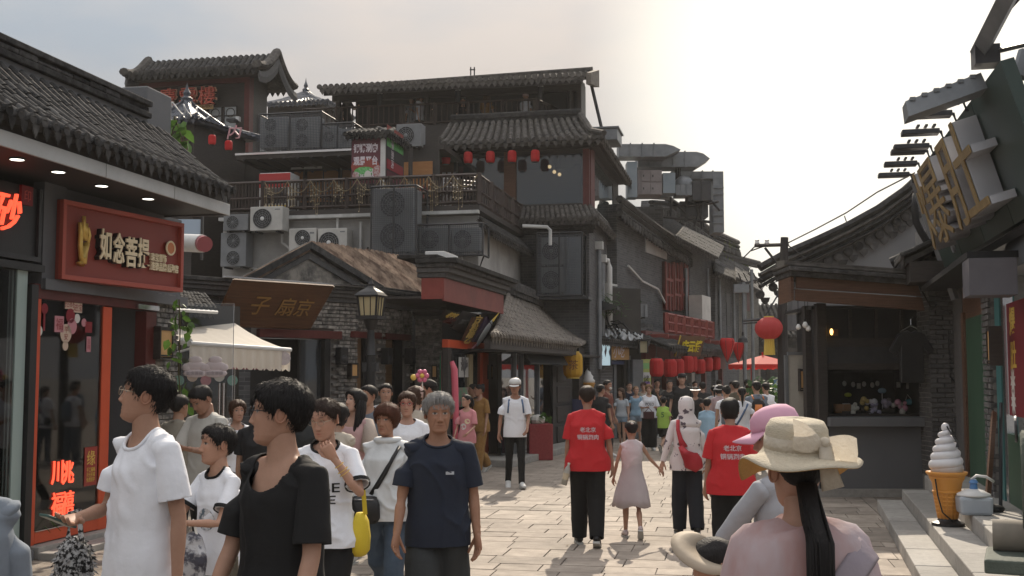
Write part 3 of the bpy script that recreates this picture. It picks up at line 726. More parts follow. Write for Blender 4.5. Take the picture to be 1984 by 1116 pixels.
S2 .box('panel',BLACK,-3,0,.0,.09,zb_,zt_);S2 .box('frame_rail',DARKM,-3,0,-.03,0,zb_,zb_+.05);S2 .box('frame_rail',DARKM,-.05,0,-.03,0,zb_+.05,zt_)
x,z=S2 .uv(9,410);S2 .part('letter',mv(text('砂',h=.38,w=.40,depth=.03,bold=.0,shear=.25),x,-.02,z),NEON)
x,z=S2 .uv(48,380);o=S2 .part('seal',MB().box(x-.09,x+.09,-.03,0,z-.09,z+.1),mat('seal red',(.20,.015,.02),rough=.5));S2 .part('lettering',mv(text('印',h=.11,depth=.004),x,-.031,z),mat('seal ink',(.5,.08,.07),rough=.6),parent=o)
def wall_lantern(p,d,w,h,label):
 t=T('wall_lamp',label,'lamp',p,(d.x,d.y),'timber framed wall lamps along the street')
 t.box('lamp_panel',LAMPG,-w/2+.015,w/2-.015,.0,.1,-h/2+.03,h/2-.03)
 for a in((-w/2,-w/2+.02),(w/2-.02,w/2)):t.box('lamp_frame',DWOOD,a[0],a[1],-.015,.12,-h/2,h/2)
 for z in(-h/2,-h/2+h*.09,h/2-h*.12,h/2-.025):t.box('lamp_bar',DWOOD,-w/2+.02,w/2-.02,-.012,.1,z,z+.02)
 return t
(x0,z0_),(x1,z1_)=L.uv(308,696,.13),L.uv(335,634,.13)
wall_lantern(L.w((x0+x1)/2,-.13,(z0_+z1_)/2),L.x,x1-x0,z1_-z0_,'orange wall lamp on the brick pier right of the vermilion doors')
# == brick fan shop (two fronts meeting at a corner)
PB=gnd(690,919);d1=vp(3100);d2=vp(2000)
B1=T('fan_shop','grey brick shop with wide timber plaque and corrugated gable roof','shop',PB,(d1 .x,d1 .y))
xl=B1 .uv(350,700)[0];zc0=B1 .uv(660,590)[1];zp=B1 .uv(600,556)[1]
lz0,lz1=B1 .uv(570,655)[1],B1 .uv(570,639)[1]
dx0,dx1=B1 .uv(478,700)[0],B1 .uv(640,700)[0]
xa_=B1 .uv(600,700)[0]
dz=lz0
B1 .box('mortar_wall',MORT,xa_-1.2,0.02,.065,.3,dz,zp-.25)
B1 .box('mortar_wall',MORT,dx1,-.01,.065,.3,0,dz)
B1 .box('brick_wall',WALLB,xl-1,xa_-1.2,.06,.3,0,zp-.25)
bricks(B1,xa_-.9,0,1.0,zp-.26,0,.26,.07,holes=[(xa_-2,dx1,0,lz1)],m=BRICKP,limit=210)
B1 .box('lintel',REDD,B1 .uv(500,645)[0],B1 .uv(660,648)[0],-.05,.06,lz0,lz1,bevel=.01)
B1 .box('doorway',BLACK,dx0,dx1,.5,.55,0,lz0)
B1 .box('doorway_jamb',BLACK,dx1-.12,dx1-.001,.0,.5,0,lz0)
B1 .box('glass_leaf',GLASSB,B1 .uv(590,700)[0],dx1-.12,.12,.14,.05,lz0-.02)
B1 .box('leaf_frame',BLACK,B1 .uv(586,700)[0],B1 .uv(590,700)[0]-.005,.1,.16,0,lz0-.02)
for k,(z0,z1,pr)in enumerate(((-.25,-.16,.05),(-.158,-.09,.10),(-.088,-.03,.16),(-.028,.04,.21))):
 B1 .box('cornice_course',DBRICK if k<3 else TILE,xl-1,.05+pr*.6,-pr,.4,zp+z0,zp+z1,bevel=.008)
B1 .box('flat_roof',TILE,xl-1,0,.2,3.5,zp-.35,zp-.2)
B1 .box('flashing',CHROME,B1 .uv(420,545)[0],B1 .uv(690,560)[0],-.26,-.2,zp+.045,zp+.07)
gy=1.6
(gx0,gz0),(gxp,gzp),(gx1,gz1)=B1 .uv(470,556,-gy),B1 .uv(597,484,-gy),B1 .uv(715,556,-gy)
B1 .part('gable_wall',MB().prism([(gx0,gy,gz0),(gx1,gy,gz1),(gxp,gy,gzp)],(0,.2,0)),mat('peeling render',(.10,.095,.09),(.34,.31,.27),3.5,.95,.4,30,sharp=.12,dirt=.3))
for a,b in(((gx0-.3,gz0-.1),(gxp,gzp+.02)),((gxp,gzp+.02),(gx1+.3,gz1-.1))):
 B1 .part('barge_board',MB().hexa([(a[0],gy-.12,a[1]),(b[0],gy-.12,b[1]),(b[0],gy+.1,b[1]),(a[0],gy+.1,a[1])],[(a[0],gy-.12,a[1]+.13),(b[0],gy-.12,b[1]+.13),(b[0],gy+.1,b[1]+.13),(a[0],gy+.1,a[1]+.13)]),TILE)
 B1 .part('inner_verge',MB().hexa([(a[0],gy-.04,a[1]-.2),(b[0],gy-.04,b[1]-.2),(b[0],gy+.0,b[1]-.2),(a[0],gy+.0,a[1]-.2)],[(a[0],gy-.04,a[1]-.08),(b[0],gy-.04,b[1]-.08),(b[0],gy+.0,b[1]-.08),(a[0],gy+.0,a[1]-.08)]),DBRICK)
RUST=mat('rusty corrugated sheet',(.17,.10,.065),(.52,.37,.26),3.4,.55,.1,30,stretch=(.9,2.2,.1),dirt=.4,sharp=.10,metal=.25,rv=.3,obj=True)
p0=Vector((gxp,gy-.1,gzp+.13));p1=Vector((gx1+.45,gy-.1,gz1-.06))
back=B1 .loc(at(640,497,27.5));bk=Vector((3.2,1.1,.05))
def corrug(t,p0,p1,bk,nx,name='roof_sheet',sheets=5):
 for s in range(sheets):
  mb=MB();vs=[];K=nx
  for i in range(K+1):
   u=(s+i/K)/sheets
   for q in range(2):
    p=Vector(p0)+(Vector(p1)-Vector(p0))*(q*1.0)+Vector(bk)*u;p.z+=.05*math.sin(i*math.pi*.5)+.02*(s%2);vs.append(p)
  mb.add(vs,[(2*i,2*i+1,2*i+3,2*i+2)for i in range(K)])
  t.part(name,mb,RUST)
corrug(B1,p0,p1,bk,14)
corrug(B1,p0,Vector((gx0-.45,gy-.1,gz0-.06)),bk,28)
B2=T('brick_corner_shop','grey brick corner front with two dark doors behind the street lamp','shop',PB,(d2 .x,d2 .y))
xr2=B2 .uv(800,700)[0];zp2=B2 .uv(690,559)[1];l0,l1=B2 .uv(740,657)[1],B2 .uv(740,645)[1]
da=[B2 .uv(x,700)[0]for x in(690,730,752,788)]
B2 .box('mortar_wall',MORT,.03,xr2,.062,.3,l1,zp2-.3)
for a,b in((.03,da[0]+.03),(da[1],da[2]),(da[3],xr2)):B2 .box('mortar_wall',MORT,a,b,.062,.3,0,l1-.001)
bricks(B2,0.0,xr2,.9,zp2-.3,0,.26,.07,holes=[(da[0],da[1],0,l1),(da[2],da[3],0,l1)],m=BRICKP,limit=290)
for a,b in((da[0],da[1]),(da[2],da[3])):
 B2 .box('door',mat('timber door',(.13,.075,.035),(.20,.12,.06),4,.6,.15,20,stretch=(1,1,6)),a+.001,a+(b-a)*.55,.15,.2,0,l0)
 B2 .box('door',BLACK,a+(b-a)*.56,b-.001,.1,.2,0,l0)
 B2 .box('lintel',REDD,a-.12,b+.12,-.04,.06,l0,l1,bevel=.008)
for k,(z0,z1,pr)in enumerate(((-.3,-.2,.05),(-.198,-.13,.10),(-.128,-.06,.15),(-.058,.02,.21),(.022,.08,.14))):
 B2 .box('cornice_course',DBRICK if k<3 else TILE,-.02,xr2+pr*.5,-pr,.4,zp2+z0,zp2+z1,bevel=.008)
(x0,z0),(x1,z1)=B2 .uv(681,733,.15),B2 .uv(693,703,.15)
def lampbox(t,a,b,label):
 (x0,z0),(x1,z1)=t.uv(a[0],b[1],.14),t.uv(b[0],a[1],.14)
 return wall_lantern(t.w((x0+x1)/2,-.14,(z0+z1)/2),t.x,x1-x0,z1-z0,label)
lampbox(B1,(680,703),(694,733),'small wall lamp on the brick corner left of the lamp post')
def speaker(t,px,py,label):
 x,z=t.uv(px,py,.2);s=T('loudspeaker',label,'loudspeaker',t.w(x,-.26,z),(t.x.x,t.x.y),'black loudspeakers on the brick front')
 s.box('cabinet',BLACK,-.09,.09,0,.17,-.16,.16,bevel=.015);s.part('bracket',MB().tube([(0,.17,0),(0,.27,0)],.03,6),DARKM)
 s.part('cone',MB().lathe([(.07,0),(.06,.01),(.02,.02)],n=14).xf(Matrix.Translation((0,.0,-.05))@Matrix.Rotation(R(90),4,'X')),DARKM)
speaker(B1,664,690,'black loudspeaker on the brick wall left of the lamp post')
speaker(B2,752,690,'black loudspeaker between the two dark doors')
speaker(B2,797,690,'black loudspeaker at the red shop end of the brick front')
P=T('timber_plaque','wide varnished timber plaque with carved yellow characters over the fan shop door','sign',B1 .w(0,-.28,0),(d1 .x,d1 .y))
c=[P.uv(*p)for p in((424,545),(616,557),(600,636),(412,630))]
c=[(x,-.45 if i<2 else 0,z)for i,(x,z)in enumerate(c)]
off=Vector((0,.05,0))
P.part('board',MB().hexa([Vector(p)+off for p in c[::-1]],[Vector(p)for p in c[::-1]]),SIGNW,bevel=.01)
for i in range(4):
 a,b=Vector(c[i]),Vector(c[(i+1)%4]);P.part('edge_strip',MB().tube([a,b],.022,4),SIGNW)
ex=(Vector(c[1])-Vector(c[0])).normalized();ez=(Vector(c[0])-Vector(c[3]));ez=(ez-ex*ez.dot(ex)).normalized();ey=ez.cross(ex)
M0=Matrix((ex,ey,ez)).transposed().to_4x4()
for s,u in(('子',.36),('扇',.62),('京',.81)):
 M=M0 .copy();M.translation=lerp(lerp(c[3],c[2],u),lerp(c[0],c[1],u),.48)-ey*.012
 P.part('carved_letter',text(s,h=.34,w=.36,depth=.012,shear=.15).xf(M),mat('carved gilt',(.28,.15,.045),(.34,.19,.06),8,.5))
 # == street lamp
p=gnd(716,921)
p=at(716,921,19.6);p.z=0
SL=T('street_lamp','black street lamp post with square cream lantern before the brick corner','street lamp',p,(.96,-.28))
zt=lambda py:SL.uv(716,py)[1]
SL.part('post',MB().lathe([(.16,0),(.16,.3),(.10,.36),(.085,1.0),(.08,zt(690)),(.095,zt(688)),(.08,zt(685)),(.06,zt(640)),(.085,zt(636)),(.13,zt(620)),(.16,zt(618))],n=12),BLACK,smooth=False,auto=35)
zb,ztp=zt(612),zt(573)
SL.part('lantern_base',MB().hexa([(-.2,-.2,zb-.06),(.2,-.2,zb-.06),(.2,.2,zb-.06),(-.2,.2,zb-.06)],[(-.2,-.2,zb),(.2,-.2,zb),(.2,.2,zb),(-.2,.2,zb)]),BLACK)
SL.part('lantern_glass',MB().hexa([(-.14,-.14,zb),(.14,-.14,zb),(.14,.14,zb),(-.14,.14,zb)],[(-.17,-.17,ztp),(.17,-.17,ztp),(.17,.17,ztp),(-.17,.17,ztp)]),mat('cream lamp glass',(.62,.55,.36),(.7,.62,.42),4,.4,trans=.5))
for sx in(-1,1):
 for sy in(-1,1):SL.part('lantern_bar',MB().tube([(sx*.15,sy*.15,zb),(sx*.18,sy*.18,ztp)],.02,4),BLACK)
for k in(-.06,.05):
 SL.part('lantern_bar',MB().tube([(k,-.15,zb),(k*1.2,-.18,ztp)],.009,4),BLACK);SL.part('lantern_bar',MB().tube([(.15,k,zb),(.18,k*1.2,ztp)],.009,4),BLACK)
SL.part('lantern_cap',MB().lathe([(.29,ztp-.03),(.31,ztp),(.24,ztp+.06),(.10,ztp+.13),(.05,ztp+.17),(.06,ztp+.2),(.02,ztp+.26),(0,ztp+.34)],n=4).xf(Matrix.Rotation(R(45),4,'Z')),BLACK)
SL.part('fitting',MB().box(-.13,.13,-.06,.06,zt(720),zt(702)),DARKM)
# == left edge clutter: awning, small tile roof, glass door
AW0=at(345,640,15.2)
A=T('awning_stall','cream scalloped fabric awning projecting over the snack window','awning',(AW0 .x,AW0 .y,0),(1,0))
def alc(px,py,Y):return A.loc(at(px,py,Y))
q=[alc(318,640,16.6),alc(455,626,17.6),alc(563,678,16.5),alc(368,665,14.6)]
b=MB();n=24;vs=[]
for i in range(n+1):
 for s in(0,.25,.5,.75,1):
  p=lerp(lerp(q[0],q[1],i/n),lerp(q[3],q[2],i/n),s);p.z-=.05*math.sin(math.pi*s)+.008*math.sin(i*2.1)*s;vs.append(p)
b.add(vs,[(5*i+k,5*i+k+1,5*i+k+6,5*i+k+5)for i in range(n)for k in range(4)])
A.part('canopy',b,CREAMC,smooth=True)
b=MB();vs=[];n=60
for i in range(n+1):
 p=lerp(q[3],q[2],i/n);hgt=(q[3].z-alc(368,700,14.6).z);w=.015*math.sin(i*1.1)
 drop=hgt+.05+(.035*abs(math.sin(i*math.pi/3.0)))
 vs+=[p+Vector((0,-.01,0)),p+Vector((w,-.012-w,-drop*.5)),p+Vector((w*1.5,-.012-w*1.5,-drop))]
b.add(vs,[(3*i+k,3*i+k+1,3*i+k+4,3*i+k+3)for i in range(n)for k in range(2)])
A.part('valance',b,CREAMC,smooth=True)
A.part('front_bar',MB().tube([q[3],q[2]],.03,8),WHITEP)
A.part('roller',MB().tube([alc(354,661,14.75),alc(366,663,14.6)],.055,10),PIPE)
for s in(.15,.85):A.part('arm',MB().tube([lerp(q[3],q[2],s),lerp(q[0],q[1],s)-Vector((0,0,.35))],.018,6),WHITEP)
x,z=A.uv(555,695,.0);c2=lerp(q[3],q[2],.93)-Vector((0,.04,hgt*.55));A.part('printed_badge',disc(.1).xf(Matrix.Translation(c2)),mat('badge print',(.45,.40,.42),(.6,.55,.55),18,.8))
W=T('snack_shop','dim snack shop front behind the cream awning','shop',at(335,640,17.3)*1.0,(.93,.36));W.o.location.z=0;W.p.z=0
W.box('front_wall',INSIDE,-.6,1.0,0,.2,0,2.9)
W.box('menu_shelf',BWOOD,.3,1.0,-.12,0,.9,1.0);W.box('shelf',DWOOD,.1,1.0,-.1,0,1.45,1.5)
for i in range(5):W.part('menu_disc',mv(disc(.08),.1+.2*i,-.03,1.75+.06*(i%2)),(mat('mint disc',(.18,.35,.30),rough=.7),CRE,PINK,WP)[i%4])
W.box('counter',DWOOD,.2,1.0,-.4,0,0,.9,bevel=.01)
q0,q1,q2,q3=W.loc(at(336,598,16.6)),W.loc(at(420,603,17.2)),W.loc(at(395,572,18.2)),W.loc(at(336,566,17.8))
tile_roof(W,q0,q1,q2,q3,9,6,.045,m=TILE,sag=.0)
W.part('lead_edge',MB().tube([q0+Vector((0,-.05,-.02)),q1+Vector((0,-.05,-.02))],.03,5),WHITEP)
W.box('back_block',WALLB,-.6,.6,1.0,3,0,3.0)
U=T('dark_umbrella','dark umbrella with pink edge open under the cream awning','umbrella',at(470,760,16.3),(1,0));
u0=U.loc(at(455,700,16.3));b=MB();n=8;r=.55
vs=[u0+Vector((0,0,.16))]+[u0+Vector((r*math.cos(6.283*k/n),r*math.sin(6.283*k/n),-.1))for k in range(n)]
b.add(vs,[(0,1+k,1+(k+1)%n)for k in range(n)]);U.part('canopy',b,mat('umbrella cloth',(.045,.04,.05),rough=.7));U.part('shaft',MB().tube([u0+Vector((0,0,.2)),u0-Vector((0,0,.7))],.012,6),CHROME)
U.part('rim',MB().tube(vs[1:],.012,4,closed=True),PINK)
for k in range(n):U.part('rib',MB().tube([vs[0]-Vector((0,0,.03)),vs[1+k]],.005,4),DARKM)
Gd=T('glass_door','open frameless glass door with tall steel handle beside the pier','door',at(344,900,13.9)*1.0,(1.0,.05));Gd.o.location.z=0;Gd.p.z=0
xg=Gd.uv(449,800)[0];zg1=Gd.uv(449,588)[1]
Gd.box('pane',GLASSC,.02,xg,0,.012,.05,zg1)
Gd.box('edge_strip',CHROME,xg,xg+.006,-.001,.013,.05,zg1)
for px in(426,434):
 x=Gd.uv(px,800)[0];Gd.part('handle',MB().tube([(x,-.05,Gd.uv(px,830)[1]),(x,-.05,Gd.uv(px,742)[1])],.016,8),CHROME)
x=Gd.uv(441,818)[0];Gd.box('lock',CHROME,x-.05,x+.04,-.04,.05,Gd.uv(440,823)[1],Gd.uv(440,810)[1],bevel=.006)
for k,px in enumerate((378,417)):
 x,z=Gd.uv(px,712,.03);b=MB()
 for cx_,cz_,rx,rz_ in((0,-.07,.15,.055),(0,.02,.13,.06),(0,.09,.085,.05),(-.1,.0,.06,.05),(.1,.0,.06,.05)):b.sphere((cx_,0,cz_),(rx,.012,rz_),12,6)
 t=T('lotus_cutout',('white lotus shaped card on the glass nearer the brick pier','white lotus shaped card on the glass nearer the door edge')[k],'card',Gd.w(x,-.03,z),(1,.05),'lotus cards stuck on the glass door');t.part('card',b,mat('lotus card',(.56,.50,.52),(.64,.58,.60),12,.7),smooth=True)
 t.part('lettering',mv(text('如念菩提',h=.045,w=.2,depth=.002),0,-.014,-.07),mat('grey print',(.3,.27,.3),rough=.7))
def creeper(name,label,pts,n,size,seed,m=LEAF):
 t=T(name,label,'plant',pts[0],(1,0));g=random.Random(seed);b=MB();q=[Vector(p)-t.p for p in pts]
 t.part('stem',MB().tube(q,.008,5),mat('stem',(.08,.07,.03),rough=.8))
 me=[]
 for v in range(6):
  lb=MB();lb.add([(0,0,0),(.35,.3,.05),(.7,.22,.0),(1,0,-.12),(.7,-.22,0),(.35,-.3,.05),(.5,0,-.04)],[(0,6,1),(1,6,2),(2,6,3),(3,6,4),(4,6,5),(5,6,0)])
  me.append(mesh('leaf',lb,m));break
 for i in range(n):
  u=g.random()*(len(q)-1);k=int(u);p=lerp(q[k],q[k+1],u-k)
  o=link('leaf',me[0],t.o);o.location=p+Vector((g.uniform(-.12,.12),g.uniform(-.1,.1),g.uniform(-.06,.06)));o.rotation_euler=(g.uniform(-1.2,1.2),g.uniform(.2,1.3),g.uniform(0,6.28));s=size*g.uniform(.6,1.25);o.scale=(s,s,s)
creeper('ivy','green ivy hanging down beside the brick pier and glass door',[at(347,580,13.75),at(349,640,13.75),at(346,720,13.75),at(352,800,13.75)],46,.13,4)
creeper('creeper','young green creeper sprouting beside the plastered pier on the eave roof',[at(322,290,14.5),at(335,255,14.5),at(338,225,14.5),at(352,265,14.4),at(366,282,14.4)],30,.2,6)
# == red-fascia shop
DR=vp(1500)
PR=gnd(940,892)
RS_=T('red_fascia_shop','small shop under a red painted fascia with black plaques and a red door frame','shop',PR,(DR.x,DR.y));Q=RS_
xl=Q.uv(858,700)[0];zf0,zf1=Q.uv(935,600,.35)[1],Q.uv(935,566,.35)[1]
xr=Q.uv(974,600,.35)[0];xl2=Q.uv(858,590,.35)[0]
Q.box('fascia_board',REDP,xl2,xr,-.37,-.33,zf0,zf1+.06,bevel=.01)
Q.box('side_fascia',REDP,xl2-.02,xl2-.001,-.36,.05,zf0+.03,zf1+.06,bevel=.008)
for k,(z0,z1,pr)in enumerate(((.065,.15,.42),(.152,.24,.5),(.242,.31,.58),(.312,.4,.66))):
 Q.box('cornice_course',DBRICK if k<2 else TILE,xl2-.05*k-.05,xr+.05+.05*k,-pr,.12,zf1+z0,zf1+z1,bevel=.01)
Q.box('roof_slab',TILE,xl2-.2,xr,-.3,.45,zf1+.402,zf1+.46)
Q.box('ceiling',DWOOD,xl2,xr-.05,-.32,1.0,zf0+.05,zf0+.09)
Q.box('back_wall',INSIDE,xl-.2,xr,1.5,1.6,0,zf0)
Q.box('end_wall',INSIDE,xr-.1,xr,-.25,2.5,0,zf0)
XP=T('brick_pier','grey brick pier with tiled neck between the brick front and the red shop','pier',gnd(803,905),(.995,.1))
xp1=XP.uv(856,700)[0];zpn,zpt=XP.uv(830,618)[1],XP.uv(830,580)[1]
bricks(XP,0,xp1,.6,zpn,0,.26,.07,m=BRICKP,limit=200);XP.box('core',MORT,.004,xp1-.004,.05,.5,0,zpt)
bricks(XP,0,.5,.6,zpn,0,.26,.07,m=BRICKP,limit=60,side=(xp1,1))
for k in range(4):XP.box('neck_course',DBRICK,-.02-.02*k,xp1+.02+.02*k,-.03-.02*k,.5,zpn+.01+k*.06,zpn+.06+k*.06,bevel=.008)
lampbox(XP,(836,706),(847,735),'small wall lamp on the brick pier beside the red shop')
zt1,zt0=Q.uv(942,666)[1],Q.uv(942,680)[1]
xa,xb=Q.uv(862,700)[0],Q.uv(945,700)[0]
Q.box('door_frame',ORANGE,xa,xb,-.06,.06,zt0,zt1,bevel=.008)
Q.box('door_frame',ORANGE,Q.uv(930,700)[0],xb,-.06,.06,0,zt0-.001,bevel=.008)
Q.box('door_frame',DWOOD,xa,Q.uv(868,700)[0],-.06,.06,0,zt0-.001,bevel=.008)
Q.box('door_glass',GLASSB,Q.uv(875,700)[0],Q.uv(930,700)[0]-.002,.0,.01,.05,zt0-.02)
Q.box('inner_frame',mat('bamboo frame',(.30,.25,.15),(.38,.32,.2),6,.6),Q.uv(905,700)[0],Q.uv(912,700)[0],-.05,-.001,.1,zt0-.1)
Q.pbox('drawing',mat('ink drawing paper',(.46,.46,.46),(.56,.56,.55),5,.8),(889,731),(910,693),.02,.03)
x,z=Q.uv(899,712,.03);b=MB()
for k in range(7):
 a=.5+k*.35;b.tube([(x,-.034,z-.3),(x,-.034,z-.1),(x+.28*math.cos(a),-.034,z+.2*math.sin(a))],.012,4)
for k in range(5):b.join(disc(.05,8),Matrix.Translation((x+.2*math.cos(k*1.2),-.04,z+.16*math.sin(k*1.2)+.05)))
Q.part('brush_drawing',b,mat('grey ink',(.12,.12,.13),rough=.7),kind='stuff')
Q.pbox('poster',mat('pink green poster',(.35,.16,.18),(.16,.32,.2),5,.7,sharp=.08),(880,790),(915,750),.02,.03)
for i in range(5):
 x,_=Q.uv(864+i*2.2,720,.0);Q.part('hanging_strap',MB().box(x-.02,x+.02,.1,.12,1.2,zt0-.15),(mat('green strap',(.06,.22,.12),rough=.7),PINK,WP)[i%3])
ID=T('inflatable_stick','long pink inflatable stick standing at the red shop doorway','toy',Q.w(Q.uv(880,780,.35)[0],-.35,0),(1,0))
z0,z1=ID.uv(880,800)[1],ID.uv(878,700)[1]
ID.part('body',MB().tube([(.02,0,z0-.9),(.03,0,z0),(.0,0,z1-.15),(-.05,0,z1)],[.035,.06,.065,.04],10),mat('pink vinyl',(.62,.12,.17),rough=.35),smooth=True);ID.part('foot',MB().lathe([(.12,0),(.12,.04),(.04,.06),(.04,z0-.9)],n=14),DARKM)
def plaque(name,label,cs,d0,d1,m,th=.04):
 t=T(name,label,'sign',Q.w(0,0,0),(DR.x,DR.y));c=[(Q.uv(*p,dd)[0],-dd,Q.uv(*p,dd)[1])for p,dd in zip(cs,(d1,d1,d0,d0))]
 off=Vector((0,th,0));o=t.part('board',MB().hexa([Vector(p)+off for p in c[::-1]],[Vector(p)for p in c[::-1]]),m)
 ex=(Vector(c[1])-Vector(c[0])).normalized();ez=Vector(c[0])-Vector(c[3]);ez=(ez-ex*ez.dot(ex)).normalized();M=Matrix((ex,ez.cross(ex),ez)).transposed().to_4x4()
 return t,c,M
def onplaque(t,c,M,s,u,v,h,w,m,name='letter',depth=.015):
 M=M.copy();M.translation=lerp(lerp(c[3],c[2],u),lerp(c[0],c[1],u),v)-M.col[1].to_3d()*.012;return t.part(name,text(s,h=h,w=w,depth=depth,bold=.01).xf(M),m)
t,c,M=plaque('hanging_plaque','black plaque with yellow bars hanging farthest inside the red fascia',((864,600),(895,607),(882,634),(854,620)),.0,.25,BLACK)
onplaque(t,c,M,'老字号',.45,.72,.16,.6,GOLDP);onplaque(t,c,M,'北京礼物',.45,.3,.16,.6,REDD)
t,c,M=plaque('dark_plaque','plain black slanting plaque between the yellow and the gilt ones',((896,602),(925,608),(900,648),(876,634)),.0,.3,DARKM)
onplaque(t,c,M,'前店后厂',.5,.5,.12,.7,mat('faint print',(.09,.09,.09),rough=.6))
t,c,M=plaque('gilt_plaque','slanting plaque with a column of bright gilt characters over the red door',((918,614),(938,616),(914,661),(897,659)),.12,.38,BWOOD)
for k,s in enumerate('京城扇艺'):onplaque(t,c,M,s,.42,.86-.24*k,.26,.46,mat('bright gilt',(.85,.60,.18),rough=.3,metal=.4))
t,c,M=plaque('bird_picture','slanting picture of a white bird beside the gilt plaque',((944,613),(957,636),(938,663),(918,661)),.14,.4,mat('violet board',(.04,.025,.06),(.09,.05,.10),5,.5))
M2=M.copy();M2 .translation=lerp(lerp(c[3],c[2],.45),lerp(c[0],c[1],.45),.45)-M.col[1].to_3d()*.02
t.part('bird_body',MB().sphere((0,0,0),(.13,.012,.33),12,8).xf(M2),WHITEP,smooth=True);t.part('bird_beak',MB().tube([(.0,0,.3),(.06,0,.55)],[.03,.005],5).xf(M2),GOLDP);t.part('bird_feet',MB().tube([(-.05,0,-.3),(-.1,0,-.45)],[.02,.02],5).xf(M2),PINK)
t=T('vertical_plaque','narrow dark vertical plaque with gold characters on the red shop corner','sign',Q.w(Q.uv(955,680,.05)[0],-.05,0),(DR.x,DR.y));z0,z1=Q.uv(955,706,.05)[1],Q.uv(955,650,.05)[1]
t.box('board',BLACK,-.16,.16,0,.03,z0,z1);t.part('lettering',mv(text('百\n年\n老\n店',h=(z1-z0)*.85,w=.2,depth=.01),0,-.001,(z0+z1)/2),GOLDP)
bricks(Q,xb+.02,xb+.45,0.02,1.75,.0,.24,.07,m=DBRICK,limit=120);Q.box('corner_core',MORT,xb+.02,xb+.43,.06,.5,0,zf0)
lampbox(Q,(951,707),(962,735),'small wall lamp on the corner right of the red door frame')
fc=fan_case('roof_air_conditioner','white air conditioner lying on top of the red shop roof',None,1.0,.3,.4,0,WHITEP,False);fc.o.location=Q.w(Q.uv(893,532,0)[0],.2,zf1+.46);fc.o.rotation_euler=(0,0,Q.rz)
# == low tiled shop
PT=gnd(1130,858);DT=vp(1640)
TS=T('tiled_shop','low dark shop under a sagging grey tile roof with sunlit tiles','shop',PT,(DT.x,DT.y));Q=TS
e0,e1=Q.uv(955,650,.55),Q.uv(1120,669,.55);r0,r1=Q.uv(985,572,-1.2),Q.uv(1152,634,-1.2)
tile_roof(TS,(e0[0],-.55,e0[1]),(e1[0],-.55,e1[1]),(r1[0],1.2,r1[1]),(r0[0],1.2,r0[1]),36,12,.062,m=TILEW,sag=.12)
ridge(TS,(r0[0],1.2,r0[1]),(r1[0]+.3,1.2,r1[1]-.05),.3,(.12,.08,.1),TILE)
x0,x1=Q.uv(975,700)[0],0.6;ze=min(e0[1],e1[1])
Q.box('eave_beam',DWOOD,e0[0],e1[0],-.5,-.38,ze-.24,ze-.08)
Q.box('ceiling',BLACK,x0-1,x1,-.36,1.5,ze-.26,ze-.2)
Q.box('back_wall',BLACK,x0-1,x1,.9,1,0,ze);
for px in(998,1012,1043):x=Q.uv(px,750)[0];Q.box('mullion',STEEL,x-.03,x+.03,-.03,.03,.1,ze-.25)
Q.box('shop_window',GLASSB,x0,Q.uv(1055,700)[0],.03,.04,.15,ze-.25)
Q.box('door',BLACK,Q.uv(1075,700)[0],Q.uv(1112,700)[0],.05,.1,0,ze-.4);
for k in range(4):
 a,b_=Q.uv(1082,700)[0],Q.uv(1106,700)[0];Q.box('door_panel',DWOOD,a,b_,.025,.05,.15+.5*k,.55+.5*k,bevel=.015)
Q.box('corner_post',DWOOD,Q.uv(1118,700)[0],.35,-.05,.3,0,ze)
Q.box('end_wall',WALLB,.48,.6,.31,4,0,ze+.5)
Q.box('plinth',STEP,x0-1,.6,-.5,.9,0,.14,bevel=.01)
Q.part('slanted_board',MB().hexa([(Q.uv(1000,700)[0],-.3,ze-.5),(Q.uv(1075,700)[0],-.3,ze-.5),(Q.uv(1085,700)[0],-.05,ze-.28),(Q.uv(1010,700)[0],-.05,ze-.28)],[(Q.uv(1000,700)[0],-.34,ze-.48),(Q.uv(1075,700)[0],-.34,ze-.48),(Q.uv(1085,700)[0],-.09,ze-.26),(Q.uv(1010,700)[0],-.09,ze-.26)]),DARKM)
rb=T('red_box','red patterned waist high box with a bag on top at the tiled shop','box',Q.w(Q.uv(1044,790,.5)[0],-.55,0.0),(1,.1))
rb.box('body',mat('red lattice print',(.20,.02,.025),(.30,.05,.05),22,.6),-.26,.26,0,.5,0,.78,bevel=.02);rb.part('bag',MB().sphere((-.05,.2,.86),(.18,.18,.12),10,6),WP);rb.part('leaves',leaves(30,((-.3,.2),(.1,.3),(.8,.98)),.16,3),LEAF,kind='stuff')
yl=lantern('yellow_lantern','yellow cylindrical lantern under the eave corner of the tiled shop',None,.25,.62,LANTY,12,tassel=False,cord=.4);yl.o.location=at(1110,707,28.6)
yl.part('lettering',mv(text('茶',h=.24,depth=.004),0,-.256,0),mat('brown print',(.25,.1,.03),rough=.7))
nb=T('dark_notice_board','blue black notice board standing against the tiled shop corner','sign',Q.w(Q.uv(1125,790,.1)[0],-.12,0),(1,0));nb.box('panel',mat('blue board',(.02,.025,.07),(.04,.05,.12),14,.6),-.35,.35,0,.03,.3,1.2);nb.box('leg',BLACK,-.34,-.3,.03,.06,0,.3);nb.box('leg',BLACK,.3,.34,.03,.06,0,.3)
ic=T('soft_ice_sign','small soft ice cream cone lamp beside the roller shutter','prop',at(1139,745,31),(1,0));ic.part('cone',MB().lathe([(.07,-.35),(.19,.02),(.21,.03),(.19,.05)],n=14),mat('cone orange',(.55,.28,.06),rough=.5));ic.part('swirl',MB().lathe([(.17,.04),(.2,.1),(.14,.17),(.15,.22),(.09,.29),(.09,.32),(0,.45)],n=14),WHITEP,smooth=True);ic.part('pole',MB().tube([(0,0,-.35),(0,0,-ic.p.z)],.04,6),DARKM)
